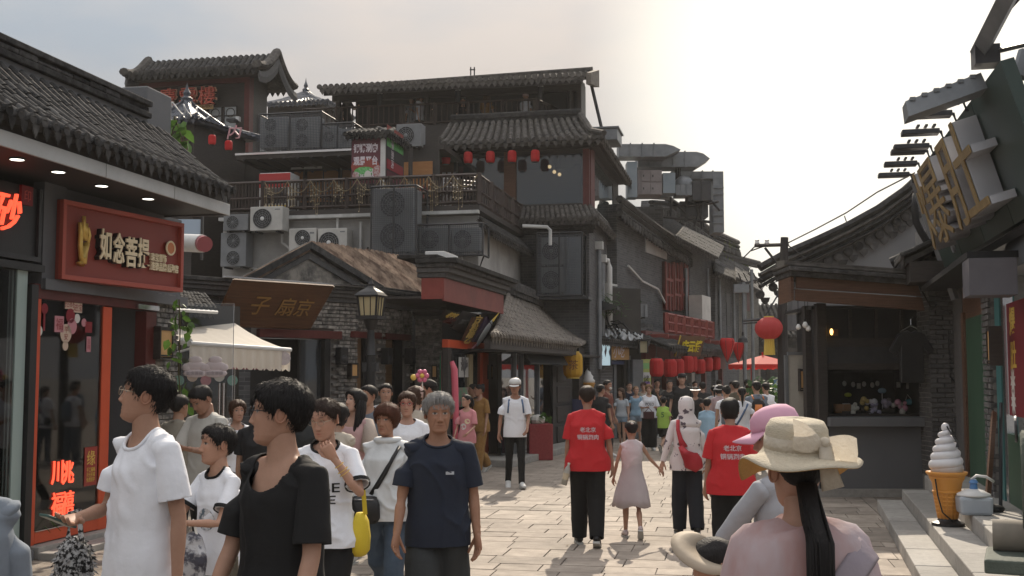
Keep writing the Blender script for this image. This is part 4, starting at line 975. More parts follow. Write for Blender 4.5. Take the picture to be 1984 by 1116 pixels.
ra=T('rolled_awning','white rolled up awning tube sticking out behind the jewellery shop','awning',at(352,470,16.2),(1,0));ra.part('roll',MB().tube([(-.6,.3,.06),ra.loc(at(392,472,15.6))],.125,16),WHITEP,auto=40);ra.part('end_cap',MB().tube([ra.loc(at(389,471,15.65)),ra.loc(at(397,473,15.5))],.11,16),mat('faded red cap',(.30,.08,.09),rough=.6));ra.part('bracket',MB().box(-.1,.02,.0,.05,-.55,-.1),mat('magenta bracket',(.20,.03,.08),rough=.6))
bs=T('blue_sheet','pale blue plastic panel leaning behind the shop eave end','panel',at(368,440,17.2),(1,0));bs.box('panel',mat('pale blue panel2',(.34,.42,.52),rough=.4),-.2,.16,0,.03,-.3,.12);bs.box('frame',DARKM,.17,.2,-.02,.05,-.5,.2)
# == terraced restaurant behind: glass room, terrace, open pavilion, tower
UX=(.978,-.208);UYv=Vector((.208,.978))
C0=at(1142,727,31);C0 .z=0
H=T('glass_room_house','upper dining house with big dark windows, tiled eave and red lanterns','restaurant',C0,UX)
Hs=T('x',None,None,C0,(.208,.978));bpy.data.objects.remove(Hs.o)
ux=lambda px,d=0:H.uv(px,350,d)[0]
zw0,zw1=H.uv(1060,396)[1],H.uv(1060,292)[1]
xL=ux(838);dep=Hs.uv(1195,350)[0]
for a,b,nm in((833,846,DWOOD),(880,886,DWOOD),(977,1000,BWOOD),(1130,1142,REDD)):H.box('window_post',nm,ux(a),ux(b),-.06,.12,zw0-.1,zw1)
for a,b in((886,977),(1000,1130)):
 o=H.box('window',GLASSB,ux(a)+.002,ux(b)-.002,.02,.03,zw0,zw1);H.box('window_sill',DWOOD,ux(a)+.002,ux(b)-.002,-.08,.1,zw0-.1,zw0-.001,parent=o);H.box('window_head',DWOOD,ux(a)+.002,ux(b)-.002,-.04,.1,zw1-.12,zw1,parent=o)
H.box('side_panel',BWOOD,ux(846)+.001,ux(880)-.001,.0,.1,zw0-.1,zw1)
for k in range(3):H.part('sloping_board',MB().hexa([(ux(848)+.16*k,-.02,zw0),(ux(848)+.16*k+.09,-.02,zw0),(ux(848)+.16*k+.24,-.02,zw0+1),(ux(848)+.16*k+.15,-.02,zw0+1)],[(ux(848)+.16*k,-.06,zw0),(ux(848)+.16*k+.09,-.06,zw0),(ux(848)+.16*k+.24,-.06,zw0+1),(ux(848)+.16*k+.15,-.06,zw0+1)]),PALE)
H.box('room_floor',INSIDE,xL,-.15,.13,4,zw0-.3,zw0-.12);H.box('room_back',INSIDE,xL,-.15,3.5,3.6,zw0,zw1+.5);H.box('room_ceiling',INSIDE,xL,-.15,.13,3.5,zw1+.02,zw1+.1)
for k,(px,py)in enumerate(((1065,323),(1074,333),(1084,338))):
 x,z=H.uv(px,py,-1.2);H.part('pendant_bulb',MB().sphere((x,1.2,z),.055,10,6),mat('lit bulb',(1,.75,.42),emit=3.0));H.part('pendant_cord',MB().tube([(x,1.2,z+.05),(x,1.2,zw1)],.008,4),BLACK)
tb=T('dining_table','table with dishes seen through the glass room window','table',H.w(ux(1080),1.0,zw0-.12),UX);tb.box('top',BWOOD,-.7,.7,-.35,.35,.02,.08);tb.part('dishes',MB().sphere((-.2,0,.13),(.2,.15,.06),10,6).sphere((.2,-.1,.12),(.15,.15,.05),10,6).sphere((.0,.1,.2),(.08,.08,.12),10,6),WHITEP,kind='stuff')
GLASSR=glass('sky reflecting glass',(.10,.12,.12),clear=.05,rough=.02)
sp=lambda y0,y1,d0,d1,z0,z1,n,m,par=None:H.box(n,m,-d1,-d0,y0,y1,z0,z1,parent=par)
y0,y1=Hs.uv(1149,350)[0],Hs.uv(1185,350)[0]
o=sp(y0,y1,-.03,-.02,zw0,zw1,'side_window',GLASSR)
sp(.12,y0-.002,-.05,.05,zw0-.1,zw1+.1,'window_post',REDD);sp(y1+.002,dep,-.05,.05,zw0-.1,zw1+.1,'window_post',DWOOD);sp(y0,y1,-.05,.07,zw0-.12,zw0-.002,'window_sill',PALE,o)
sp(y0,y1,-.05,.04,zw1-.1,zw1+.1,'window_head',DWOOD,o)
(ea,eb),(ec,ed)=(H.uv(829,279,.8),H.uv(1160,270,.8))
ze=(eb+ed)/2;tl,tr_=H.uv(838,243,-.9),H.uv(1058,232,-.9);zt=(tl[1]+tr_[1])/2
EC=Vector((.5,-.8,ze));TCn=Vector((-.35,.9,zt));EL=Vector((ea,-.8,ze));TL_=Vector((ea+.2,.9,zt))
tile_roof(H,EL,EC,TCn,TL_,21,11,.075,m=TILEB,sag=.18)
SE=Vector((.5,dep+.3,ze));ST=Vector((-.35,dep+.2,zt))
tile_roof(H,EC,SE,ST,TCn,16,9,.075,m=TILEB,sag=.18)
H.part('hip_ridge',MB().tube([EC+Vector((.05,-.05,.12)),lerp(EC,TCn,.5)+Vector((0,0,-.08)),TCn+Vector((0,0,.1))],[.08,.09,.1],8),TILEB)
ridge(H,TL_+Vector((0,.05,-.02)),TCn+Vector((0,.05,-.02)),.2,(.14,.1),TILE)
H.box('eave_beam',DWOOD,xL,.1,-.25,.12,zw1,ze+.1)
H.box('eave_beam',DWOOD,-.1,.25,.13,dep,zw1+.1,ze+.1)
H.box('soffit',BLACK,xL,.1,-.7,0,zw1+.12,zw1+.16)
zk1,zk0=H.uv(1080,400,.1)[1],H.uv(1080,424,.7)[1]
kx=ux(1008)
KC=Vector((.3,-.55,zk0));KT=Vector((.04,-.04,zk1));KL=Vector((kx-.3,-.55,zk0));KTL=Vector((kx-.3,-.04,zk1))
tile_roof(H,KL,KC,KT,KTL,17,5,.065,m=TILEB,sag=.03)
tile_roof(H,KC,Vector((.3,dep,zk0)),Vector((.04,dep,zk1)),KT,16,5,.065,m=TILEB,sag=.03)
H.box('lower_wall',WALLB,kx-.3,-.04,.02,5,0,zk1);H.box('lower_side_wall',WALLB,-.039,.02,-.05,dep,0,zk1)
for k in range(3):H.box('string_course',TILE,kx-.3,.3-.08*k,-.3+.08*k,.019,zk0-.12-.1*k,zk0-.03-.1*k)
for y_,top,nm in((1.2,462,'a'),(1.9,470,'b')):
 x0=.12;zt0=5.4 if nm=='a' else 5.1
 H.part('rain_pipe',MB().tube([(x0,y_,2.0),(x0,y_,zt0)],.07,8),STEEL);H.box('pipe_box',PIPE,x0-.12,x0+.12,y_-.1,y_+.1,zt0,zt0+.22)
H.part('white_pipe',MB().tube([(.25,2.5,2.2),(.25,2.5,5.0),(.2,2.45,5.2),(.1,2.2,5.2)],.09,8),PIPE,smooth=True)
H.part('white_pipe',MB().tube([H.loc(at(1012,438,30.2)),H.loc(at(1060,440,30.2)),H.loc(at(1066,446,30.2)),H.loc(at(1066,475,30.2))],.05,6),PIPE)
H.part('hood',MB().prism([(.03,1.5,4.0),(.6,1.5,3.8),(.6,1.5,3.7),(.03,1.5,3.7)],(0,.8,0)),DARKM)
LNS=[]
for k,px in enumerate((864,907,950,992,1037)):
 if k==0:ln=lantern('red_lantern','red silk lantern under the glass room eave, at its terrace end','red lanterns under the glass room eave',(.125),.32,None,14,False,False,.25,DWOOD);LNS.append(ln);o=ln.o
 else:o=dup(ln.o)
 o['label']=('first red silk lantern from the left under the glass room eave','second red silk lantern from the left under the glass room eave','middle red silk lantern under the glass room eave','fourth red silk lantern from the left, before the brown window post','rightmost red silk lantern under the glass room eave')[k]
 o.location=at(px,307-1.2*k,H.w(H.uv(px,307,.7)[0],-.7,0).y)
RL0=ln.o
# ---- terrace
P0=at(926,727,26.4);P0 .z=0
TE=T('roof_terrace','first floor terrace with timber railing, fairy lights and a dim bar behind','terrace',P0,UX)
tx=lambda px,d=0:TE.uv(px,380,d)[0]
zr1,zr0,zs0=TE.uv(926,338)[1],TE.uv(926,396)[1],TE.uv(926,408)[1]
xw=tx(430)
BAL=mat('railing timber',(.030,.022,.02),(.06,.042,.036),5,.6,.2,30)
TE.box('floor_slab',DWOOD,xw,.05,-.1,5.2,zs0,zr0-.02)
TE.box('snow_guard',mat('lead flashing',(.36,.36,.35),(.5,.5,.49),3,.6,.3,30,sharp=.1),xw,.04,-.16,-.02,zs0-.08,zs0-.002)
def rail_run(a,b,posts,bal):railing(TE,a,b,zr1-zr0,BAL,posts,bal,.045,(.08,.45,1.0))
rail_run((xw,0,zr0),(0,0,zr0),7,78);rail_run((0,0.05,zr0),(0,5.0,zr0),5,20)
TE.box('terrace_wall',PALE,xw,-.02,.1,.4,2.2,zs0-.1);TE.box('terrace_side_wall',PALE,-.3,-.02,.41,5.0,4.0,zs0-.1);TE.box('terrace_side_base',DWOOD,-.3,-.03,.41,5.0,0,3.99)
tile_roof(TE,(.35,.1,zs0-.5),(.35,5,zs0-.5),(.0,5,zs0-.15),(.0,.1,zs0-.15),26,3,.06,sag=0)
TE.box('wall_window',GLASSB,tx(690),tx(730),.05,.09,3.6,4.6);TE.box('window_frame',DWOOD,tx(686),tx(690)-.001,.04,.095,3.5,4.65)
for px in(975,988):
 y_=(px-940)/60*4;TE.box('red_lattice',REDD,-.02,.0,y_,y_+.5,2.6,3.7)
by=3.2
bz=lambda py:TE.uv(600,py,-by)[1]
TE.box('back_wall',INSIDE,tx(455,-by),tx(850,-by),by,by+.1,zr0-.3,bz(300))
for k,(a,b)in enumerate(((570,625),(628,680),(780,838))):TE.box('timber_panel',mat('orange timber panel',(.30,.13,.04),(.40,.19,.07),3,.6,.1,20,stretch=(1,1,5)),tx(a,-by),tx(b,-by),by-.03,by-.001,bz(392),bz(322))
TE.box('canopy',DWOOD,tx(465,-1.5),tx(690,-1.5),1.2,by+.1,TE.uv(560,310,-1.5)[1],TE.uv(560,300,-1.5)[1]);TE.box('canopy_edge',CHROME,tx(465,-1.5),tx(690,-1.5),1.16,1.19,TE.uv(560,302,-1.5)[1],TE.uv(560,298,-1.5)[1])
for k in range(8):TE.part('canopy_rafter',MB().tube([(tx(480+26*k,-1.5),1.2,TE.uv(560,311,-1.5)[1]),(tx(480+26*k,-1.5),by,TE.uv(560,311,-1.5)[1])],.03,4),DARKM)
TE.box('strip_lamp',WHITEP,tx(562,-2.5),tx(622,-2.5),2.5,2.55,TE.uv(590,327,-2.5)[1],TE.uv(590,323,-2.5)[1])
TE.box('upper_deck',DWOOD,tx(440,-by),tx(860,-by),by,by+6,bz(300),bz(290))
for k in range(6):
 px=455+68*k;TE.part('deck_post',MB().tube([(tx(px,-by+.3),by-.3,zr0),(tx(px,-by+.3),by-.3,bz(300))],.06,4),DWOOD)
fr=T('drinks_fridge','white drinks fridge with red top on the terrace','fridge',TE.w(tx(532,-.9),.9,zr0-.02),UX);h=TE.uv(532,333,-.9)[1]-zr0
fr.box('cabinet',WHITEP,-.42,.42,0,.6,0,h,bevel=.02);fr.box('glass_door',GLASSB,-.3,.36,-.02,-.001,.35,h-.4);fr.box('red_header',mat('red enamel',(.4,.03,.03),rough=.4),-.42,.42,-.02,-.001,h-.38,h-.02);fr.box('yellow_panel',GOLDP,-.36,.36,-.02,-.001,.05,.3)
def terrace_chair(label):
 t=T('metal_chair',label,'chair',(0,0,0),UX,'metal chairs on the terrace');m=CHROME
 t.box('seat',DWOOD,-.22,.22,-.2,.2,.44,.47)
 for sx in(-1,1):
  for sy in(-1,1):t.part('leg',MB().tube([(sx*.2,sy*.19,0),(sx*.2,sy*.19,.44 if sy<0 else .88)],.014,5),m)
 for z in(.55,.65,.75,.86):t.part('back_bar',MB().tube([(-.2,.19,z),(.2,.19,z)],.012,5),m)
 return t
tc=terrace_chair('metal chair on the terrace before the left dining window')
for k,(px,d,rz)in enumerate(((878,1.0,.3),(903,1.1,-2.6),(850,1.6,1.2),(590,1.0,.2),(650,1.2,2.2))):
 o=tc.o if k==0 else dup(tc.o);o.location=TE.w(tx(px,-d),d,zr0-.02);o.rotation_euler=(0,0,rz)
 o['label']=('metal chair on the terrace below the first red lantern','metal chair on the terrace below the second red lantern','metal chair at the terrace edge right of the menu cabinet','metal chair behind the railing before the left timber panel','metal chair behind the railing before the middle timber panel')[k]
fl=T('fairy_lights','drooping string of warm fairy lights along the terrace railing','string lights',TE.w(0,-.1,zr1),UX);b=MB();bb=MB();g=random.Random(2);N_=9
for k in range(N_):
 a,c=xw*.82*(1-k/N_),xw*.82*(1-(k+1)/N_);pts=[(a+(c-a)*q,0,-.28*4*q*(1-q)-.02)for q in np.linspace(0,1,9)]
 b.tube(pts,.012,4)
 for q in range(6):
  x=a+(c-a)*q/14;l=g.uniform(.15,.75);b.tube([(x,0,-.12),(x+.02,0,-.12-l)],.006,3)
  for w in range(3):bb.sphere((x+.01,-.01,-.12-l*(w+1)/3),.018,5,3)
fl.part('cord',b,mat('pale cord',(.22,.17,.10),rough=.7),kind='stuff');fl.part('bulbs',bb,mat('fairy bulb',(.34,.28,.18),rough=.4),kind='stuff')
bx0,bx1,bd=tx(679,-.4),tx(746,-.4),-.4
MC=T('menu_cabinet','purple restaurant banner box with white characters and hot pot picture on the terrace','sign',TE.w(bx0,.4,0),UX)
wz=bx1-bx0;z0,z1=MC.uv(700,356)[1],MC.uv(700,264)[1];dp=1.5
PURP=mat('purple banner',(.085,.018,.03),(.12,.028,.042),2,.5)
MC.box('cabinet',DARKM,0,wz,.02,dp,z0-.1,z1);MC.box('front_banner',PURP,.02,wz-.12,-.005,.018,z0,z1-.02);MC.box('corner_post',PIPE,wz-.12,wz,-.02,.018,z0-.2,z1)
WL=mat('white letter',(.62,.56,.60),rough=.6)
for k,s in enumerate(('铜锅涮肉','观景平台','一览无遗')):MC.part('lettering',mv(text(s,h=.23,w=wz*.7,depth=.004,bold=.035),wz*.43,-.008,z1-.3-.31*k),WL)
for k,(cx_,cz_,rx,rz_,c_)in enumerate(((.42,.43,.42,.2,'broth'),(.4,.3,.3,.12,'greens'),(.78,.28,.14,.16,'rolls'),(.15,.2,.1,.1,'rolls'),(.5,.2,.1,.12,'tofu'))):
 m_={'broth':mat('print red',(.24,.03,.03),(.30,.08,.05),8,.6),'greens':mat('print green',(.07,.32,.07),(.2,.5,.2),15,.6,sharp=.1),'rolls':mat('print pink',(.35,.16,.15),(.5,.42,.42),18,.6,sharp=.08),'tofu':WP}[c_]
 b=MB().sphere((cx_*wz,-.006-.003*k,z0+cz_),(rx*wz,.004,rz_),14,6);MC.part('food_picture',b,m_)
for k in range(5):MC.box('side_picture',(PURP,REDC,DARKM,mat('print green',(.1,.3,.1)),REDP)[k],wz+.001,wz+.012,.1,dp-.1,z0+.1+.28*k,z0+.34+.28*k)
MC.part('side_lettering',text('四季涮肉',h=.2,w=.9,depth=.004).xf(Matrix.Translation((wz+.016,.5,z0+.9))@Matrix.Rotation(R(90),4,'Z')@Matrix.Rotation(R(90),4,'Y')),WL)
tile_roof(MC,(-.1,-.15,z1+.02),(wz+.1,-.15,z1+.02),(wz+.05,.5,z1+.25),(-.05,.5,z1+.25),9,4,.06,sag=0);tile_roof(MC,(wz+.15,-.1,z1+.02),(wz+.15,dp+.1,z1+.02),(wz-.3,dp,z1+.25),(wz-.3,.3,z1+.25),9,4,.06,sag=0)
MC.box('foot_tray',REDP,wz+.2,wz+.9,.3,.6,z0-.35,z0-.05);
# ---- air conditioners
ACS={}
def ac(a,b,d,fr_,fans,m,label,group='air conditioners on the restaurant walls',logo=True,dd=.4):
 (x0,z1),(x1,z0)=fr_.uv(*a,d),fr_.uv(*b,d);w,h=x1-x0,z1-z0;key=(fans,m.name)
 t=fan_case('air_conditioner',label,group,w,h,dd,fans,m,logo,.38 if w>h*.8 else .5)
 t.o.location=fr_.w((x0+x1)/2,-d,z0);t.o.rotation_euler=(0,0,fr_.rz)
 return t,x0,x1,z0,z1
ac((485,401),(547,449),.5,TE,1,CREAM,'clean cream air conditioner just under the terrace railing')
ac((433,416),(480,449),.5,TE,1,ACD,'dull grey air conditioner beside the shop eave end')
ac((428,451),(476,519),.4,TE,2,ACD,'tall grey twin fan air conditioner below the dull one')
ac((560,443),(612,520),.4,TE,2,CREAM,'cream twin fan air conditioner behind the gable top')
ac((616,443),(672,500),.4,TE,1,CREAM,'cream square air conditioner right of the twin fan one')
ac((722,366),(800,491),.9,TE,2,ACD,'big dark caged twin fan air conditioner hung over the terrace edge',dd=.7)
ac((812,442),(868,489),.5,TE,1,ACD,'dark air conditioner in the mesh cage, left one',dd=.4)
ac((876,442),(930,489),.5,TE,1,ACD,'dark air conditioner in the mesh cage, right one',dd=.4)
def cage(fr_,a,b,d0,d1,label,m=None,n=9,solid=True):
 (x0,z1),(x1,z0)=fr_.uv(*a,d1),fr_.uv(*b,d1);t=T('mesh_cage',label,'cage',fr_.w(x0,-d1,z0),(fr_.x.x,fr_.x.y));w,h,dp=x1-x0,z1-z0,d1-d0
 for p,q in(((0,0,0),(w,0,0)),((0,0,h),(w,0,h)),((0,0,0),(0,0,h)),((w,0,0),(w,0,h)),((w/2,0,0),(w/2,0,h)),((w,0,0),(w,dp,0)),((w,0,h),(w,dp,h)),((w,dp,0),(w,dp,h)),((0,0,h),(0,dp,h)),((0,0,0),(0,dp,0))):
  t.part('cage_bar',MB().tube([p,q],.025,4),DARKM)
 b=MB();k=int(w/.045)
 for i in range(k):b.tube([(w*i/k,0,0),(w*i/k,0,h)],.0075,3)
 for i in range(int(h/.045)):b.tube([(0,.0,i*.045),(w,.0,i*.045)],.0075,3)
 t.part('wire_mesh',b,MESHG,kind='stuff')
 return t
cage(TE,(720,362),(806,494),.1,1.0,'wire cage round the big twin fan air conditioner');cage(TE,(806,436),(935,494),.02,.62,'long wire cage round two dark air conditioners')
t,*_=ac((1048,460),(1100,515),.5,H,1,ACD,'upper grey air conditioner in the tall blue grey cage');ac((1048,518),(1100,570),.5,H,1,ACD,'lower grey air conditioner in the tall blue grey cage')
t=cage(H,(1040,452),(1128,572),.05,.8,'tall blue grey mesh cage on the house corner');t.part('panel',MB().box(.7,1.2,.3,.32,.05,1.6),mat('blue grey panel',(.10,.12,.14),(.14,.16,.18),2,.6));t.box('floor',DARKM,0,1.4,0,.8,-.1,-.03)
fy=-by-.3
for k,(a,b)in enumerate((((505,228),(556,288)),((565,228),(618,288)),((622,245),(652,288)),((655,250),(682,288)))):
 ac(a,b,fy-.5,TE,2 if k<2 else 1,ACD,('twin fan air conditioner at the left end of the upper deck fence','second twin fan air conditioner behind the upper deck fence','third, smaller air conditioner behind the upper deck fence','last air conditioner at the right end of the upper deck fence')[k],'air conditioners behind the deck fence')
cage(TE,(502,222),(622,291),fy-1.2,fy+.1,'wire fence screening the deck air conditioners, left run');cage(TE,(624,240),(684,291),fy-1.0,fy+.1,'lower wire fence screening the deck air conditioners, right run')
ac((768,241),(816,286),-3.0,TE,1,ACD,'grey air conditioner on the deck right of the banner box','air conditioners behind the deck fence')
TE.box('deck_parapet',DWOOD,tx(684,-4),tx(850,-4),4,4.2,bz(292),bz(262))
# ---- open roof pavilion
PP=at(1112,727,33.5);PP.z=0
V=T('roof_pavilion','open timber pavilion with long tiled roof on the top floor','pavilion',PP,(.984,-.18))
vx=lambda px,d=0:V.uv(px,200,d)[0]
zf,zr=V.uv(1040,234)[1],V.uv(1040,193)[1];zb0=V.uv(1112,178)[1]
xl=vx(655)
V.box('floor',DWOOD,xl-.6,.4,.02,4.5,zf-1.3,zf-1.0);V.box('floor_skirt',DWOOD,xl-.6,.4,-.1,.0,zf-1.3,zf-.02);
for px in(656,828,1105):V.part('post',MB().tube([(vx(px,-.4),.4,zf),(vx(px,-.4),.4,zb0+.2)],.1,8),DWOOD)
V.box('beam',DWOOD,xl-.3,.1,.28,.52,zb0+.12,zb0+.5);V.box('back_wall',BLACK,vx(690,-1.4),.2,1.35,1.45,zf,zb0+.6)
V.box('end_panel',DWOOD,.1,.22,.3,1.45,zf-.6,zb0+.5);V.box('end_base',DWOOD,.05,.25,-.05,3.4,4,zf)
(ex0,ez0),(ex1,ez1)=V.uv(619,172,.6),V.uv(1120,160,.6);rz1=V.uv(1145,130,-1.4)[1];zz=(ez0+ez1)/2+.12
tile_roof(V,(ex0,-.6,zz),(ex1+.2,-.6,zz),(ex1+.2,1.5,rz1-.15),(ex0-.1,1.5,rz1-.35),44,8,.085,m=TILEB,sag=.05)
ridge(V,(ex0-.1,1.55,rz1-.35),(ex1+.2,1.55,rz1-.15),.25,(.1,),TILEB)
V.part('barge_board',MB().hexa([(ex1+.25,-.7,zz-.3),(ex1+.25,1.6,rz1-.6),(ex1+.25,1.6,rz1-.05),(ex1+.25,-.7,zz+.05)],[(ex1+.4,-.7,zz-.3),(ex1+.4,1.6,rz1-.6),(ex1+.4,1.6,rz1-.05),(ex1+.4,-.7,zz+.05)]),TILEW)
V.box('eave_board',DWOOD,ex0+.1,ex1+.1,-.5,-.44,zz-.22,zz-.05)
railing(V,(vx(590),-.05,zf),(vx(1040),-.05,zf),zr-zf,BAL,8,44,.038,(.1,1.0));railing(V,(vx(1040),0,zf),(vx(1040)+.9,2.6,zf),zr-zf,BAL,4,16,.05,(.1,1.0))
for px in(737,888,1048):
 x,z=V.uv(px,190);V.part('lamp_base',MB().lathe([(.07,0),(.09,.3),(.1,.36),(.05,.38)],(x,-.05,zr),10),BLACK);V.part('lamp_globe',MB().lathe([(.08,.38),(.1,.46),(.06,.5),(0,.52)],(x,-.05,zr),10),WHITEP)
V.part('stay_rod',MB().tube([V.loc(at(1146,165,34)),V.loc(at(1166,250,34))],.05,6),DARKM)
V.part('aerial',MB().tube([V.loc(at(912,146,34)),V.loc(at(912,130,34))],.02,4).tube([V.loc(at(919,146,34)),V.loc(at(919,130,34))],.02,4).tube([V.loc(at(910,135,34)),V.loc(at(921,135,34))],.02,4),DARKM)
V.box('house_below',DWOOD,xl,.0,.5,5,5,zf-1.32)
# ---- tower with gable end
PW=at(472,727,34.5);PW.z=0
W2=T('corner_tower','top storey tower with lattice windows, curved tiled roof and gable end','tower',PW,UX)
wx=lambda px,d=0:W2 .uv(px,250,d)[0]
W2s=T('y',None,None,PW,(.208,.978));bpy.data.objects.remove(W2s.o);sd=W2s.uv(517,220)[0]
z0,z1=W2 .uv(470,330)[1],W2 .uv(470,160)[1];xl=wx(262)
W2 .box('front_wall',DWOOD,xl,-.12,.1,.3,z0-3,z1+.6);W2 .box('corner_post',REDD,-.12,.05,-.05,.25,z0-3,z1+.3);W2 .box('side_wall',DWOOD,-.1,.0,.26,sd,z0-3,z1+.6);W2 .box('back_mass',DWOOD,xl,-.12,.6,sd,z0-3,z1+.5)
W2 .box('sill_board',DWOOD,xl,.1,-.12,.1,W2 .uv(470,305)[1],W2 .uv(470,298)[1])
PAPER=mat('pale window paper',(.30,.32,.33),(.38,.4,.41),1.5,.5)
for k,(a,b)in enumerate(((366,397),(402,428),(432,457))):
 o=W2 .box('lattice_window',PAPER if k!=0 else GLASSB,wx(a),wx(b),.06,.09,W2 .uv(430,296)[1],W2 .uv(430,206 if k else 262)[1])
 za,zb_=W2 .uv(430,296)[1],W2 .uv(430,176)[1]if k else W2 .uv(430,210)[1];xa,xb=wx(a),wx(b);bars=MB();zb_=W2 .uv(430,206)[1]
 for q in(0,.25,.5,.75,1):bars.box(xa+(xb-xa)*q-.02,xa+(xb-xa)*q+.02,.02,.058,za,zb_)if q in(0,1)else bars.box(xa+(xb-xa)*q-.01,xa+(xb-xa)*q+.01,.03,.058,za,za+.35)
 for q in(0,.22,.8,1):bars.box(xa,xb,.025,.055,za+(zb_-za)*q-.015,za+(zb_-za)*q+.015)
 bars.ring(((xa+xb)/2,.04,za+.18),.12,.012,'y',14,4);bars.ring(((xa+xb)/2,.04,zb_-.2),.14,.012,'y',14,4)
 W2 .part('lattice',bars,DWOOD,parent=o)
for k in range(2):
 y_=.8+k*1.0;o=W2 .box('side_window',PAPER,.001,.01,y_,y_+.7,W2 .uv(470,290)[1],W2 .uv(470,215)[1]);W2 .box('window_frame',DWOOD,.011,.04,y_-.06,y_,W2 .uv(470,292)[1],W2 .uv(470,213)[1],parent=o)
 for q in(.3,.6):W2 .box('window_bar',DWOOD,.011,.03,y_,y_+.7,z0+1.2*q+.6,z0+1.2*q+.63,parent=o)
NEONR=mat('red sign letter',(.42,.07,.045),(.5,.1,.06),4,.5);LRIM=mat('pale letter rim',(.62,.36,.24),rough=.5)
for s,px,py in(('慶',325,189),('雲',364,188),('樓',401,185)):
 x,z=W2 .uv(px,py,.25);o=W2 .part('sign_letter',mv(text(s,h=.56,w=.54,depth=.1,bold=.0),x,-.2,z),NEONR);W2 .part('letter_rim',mv(text(s,h=.62,w=.6,depth=.04,bold=.035),x,-.16,z),LRIM,parent=o)
x,z=W2 .uv(389,207,.2);o=W2 .box('name_plate',mat('ochre plate',(.34,.22,.10),(.4,.27,.13),3,.6),x-.4,x+.4,-.18,-.14,z-.075,z+.075);W2 .part('lettering',mv(text('QING YUN LOU',h=.08,w=.7,depth=.01),x,-.181,z),mat('brown letter',(.12,.06,.02),rough=.6),parent=o)
re0,re1=W2 .uv(246,166,.7),W2 .uv(474,150,.7);ze=(re0[1]+re1[1])/2+.32;zt=W2 .uv(470,120,-1.2)[1];ym=sd/2
RX0,RX1=re0[0]-.1,.55
tile_roof(W2,(RX0,-.7,ze),(RX1,-.7,ze),(RX1,ym,zt),(RX0,ym,zt),23,9,.085,m=TILE,sag=.22);tile_roof(W2,(RX1,sd+.7,ze),(RX0,sd+.7,ze),(RX0,ym,zt),(RX1,ym,zt),23,9,.085,m=TILE,sag=.22)
for xx in(RX0,RX1+.05):
 pts=[]
 for q in np.linspace(0,1,9):pts.append((xx,-.75+(ym+.75)*q,ze+(zt-ze)*q-.2*4*q*(1-q)+.1))
 pts+=[(x,2*ym-y,z)for x,y,z in pts[::-1][1:]]
 W2 .part('verge_ridge',MB().tube(pts,[(.16,.12)]*len(pts),8,side=(1,0,0)),TILEB)
 W2 .part('barge_board',MB().tube([(x+.08,y*1.0,z-.38)for x,y,z in pts],[(.04,.17)]*len(pts),4,side=(1,0,0)),DBRICK)
W2 .part('gable',MB().prism([(.0,.1,z1+.4),(.0,sd,z1+.4),(.0,ym,zt-.2)],(-.1,0,0)),DWOOD)
W2 .box('eave_shadow_board',DWOOD,RX0+.1,RX1-.1,-.3,.1,ze-.1,ze+.1)
W2 .box('eave_beam',REDD,xl,0,-.03,.1,z1+.02,z1+.3)
W2 .part('flood_lamp',MB().box(wx(452),wx(468),-.5,-.2,W2 .uv(460,241)[1],W2 .uv(460,236)[1]),DARKM);W2 .box('white_box',WHITEP,wx(463),wx(469),-.25,-.1,W2 .uv(460,238)[1],W2 .uv(460,229)[1])
# ---- small pyramid pavilion with blue tiles
KP=at(350,727,30);KP.z=0
K=T('pyramid_pavilion','small square pavilion with pointed dark tiled roof hung with red lanterns','pavilion',KP,(.93,-.37))
kz=lambda py:K.uv(350,py)[1]
r=K.uv(452,262)[0]*.92;ze,za=kz(258),kz(196)
cs=[Vector((sx*r,sy*r,ze))for sx,sy in((-1,-1),(1,-1),(1,1),(-1,1))];ap=Vector((0,0,za))
BT=mat('dark glazed tile',(.035,.04,.055),(.07,.08,.10),6,.45,.2,40)
for k in range(4):
 a,b=cs[k],cs[(k+1)%4]
 tile_roof(K,a,b,ap+(b-a)*.02,ap-(b-a)*.02,13,8,.06,m=BT,sag=.28,drip=(k==0))
 K.part('hip_ridge',MB().tube([cs[k]+Vector((0,0,.06)),lerp(cs[k],ap,.5)-Vector((0,0,.2)),ap],[.06,.06,.05],6),BT)
K.part('finial',MB().lathe([(.14,-.05),(.16,.05),(.08,.12),(.1,.2),(.04,.32),(0,.5)],ap,10),BT)
cb=MB();g=random.Random(8);p=Vector((r*.1,-r*.5,lerp(cs[0],ap,.5).z));pts=[]
for i in range(20):a=i*.9;pts.append((r*.15+r*.045*i*.9,-r*(.62+.1*math.sin(a)),ze+.12+(za-ze)*(.42-.018*i)+.13*math.sin(a*1.1)))
K.part('neon_tube',MB().tube(pts,.02,5),WHITEP)
K.box('body',DWOOD,-r*.8,r*.8,-r*.8,r*.8,3,ze-.1)
for k in range(5):
 x=-r*.75+r*1.5*k/5;o=K.box('lattice_door',DWOOD,x+.02,x+r*.28,-r*.8-.05,-r*.8-.001,kz(350),kz(282));b=MB()
 for q in range(4):b.box(x+.05+q*.09,x+.07+q*.09,-r*.8-.07,-r*.8-.05,kz(330),kz(286))
 for q in range(4):b.box(x+.04,x+r*.26,-r*.8-.068,-r*.8-.05,kz(330)+q*.16,kz(330)+q*.16+.02)
 K.part('lattice',b,BWOOD,parent=o)
for k,(px,py)in enumerate(((411,271),(443,282))):
 o=dup(RL0);o.location=at(px,py,27.6);o.scale=(.75,)*3;o['group']='red lanterns on the pyramid pavilion';o['label']=('red lantern hanging in the middle of the pyramid pavilion eave','red lantern hanging at the pyramid pavilion corner')[k]
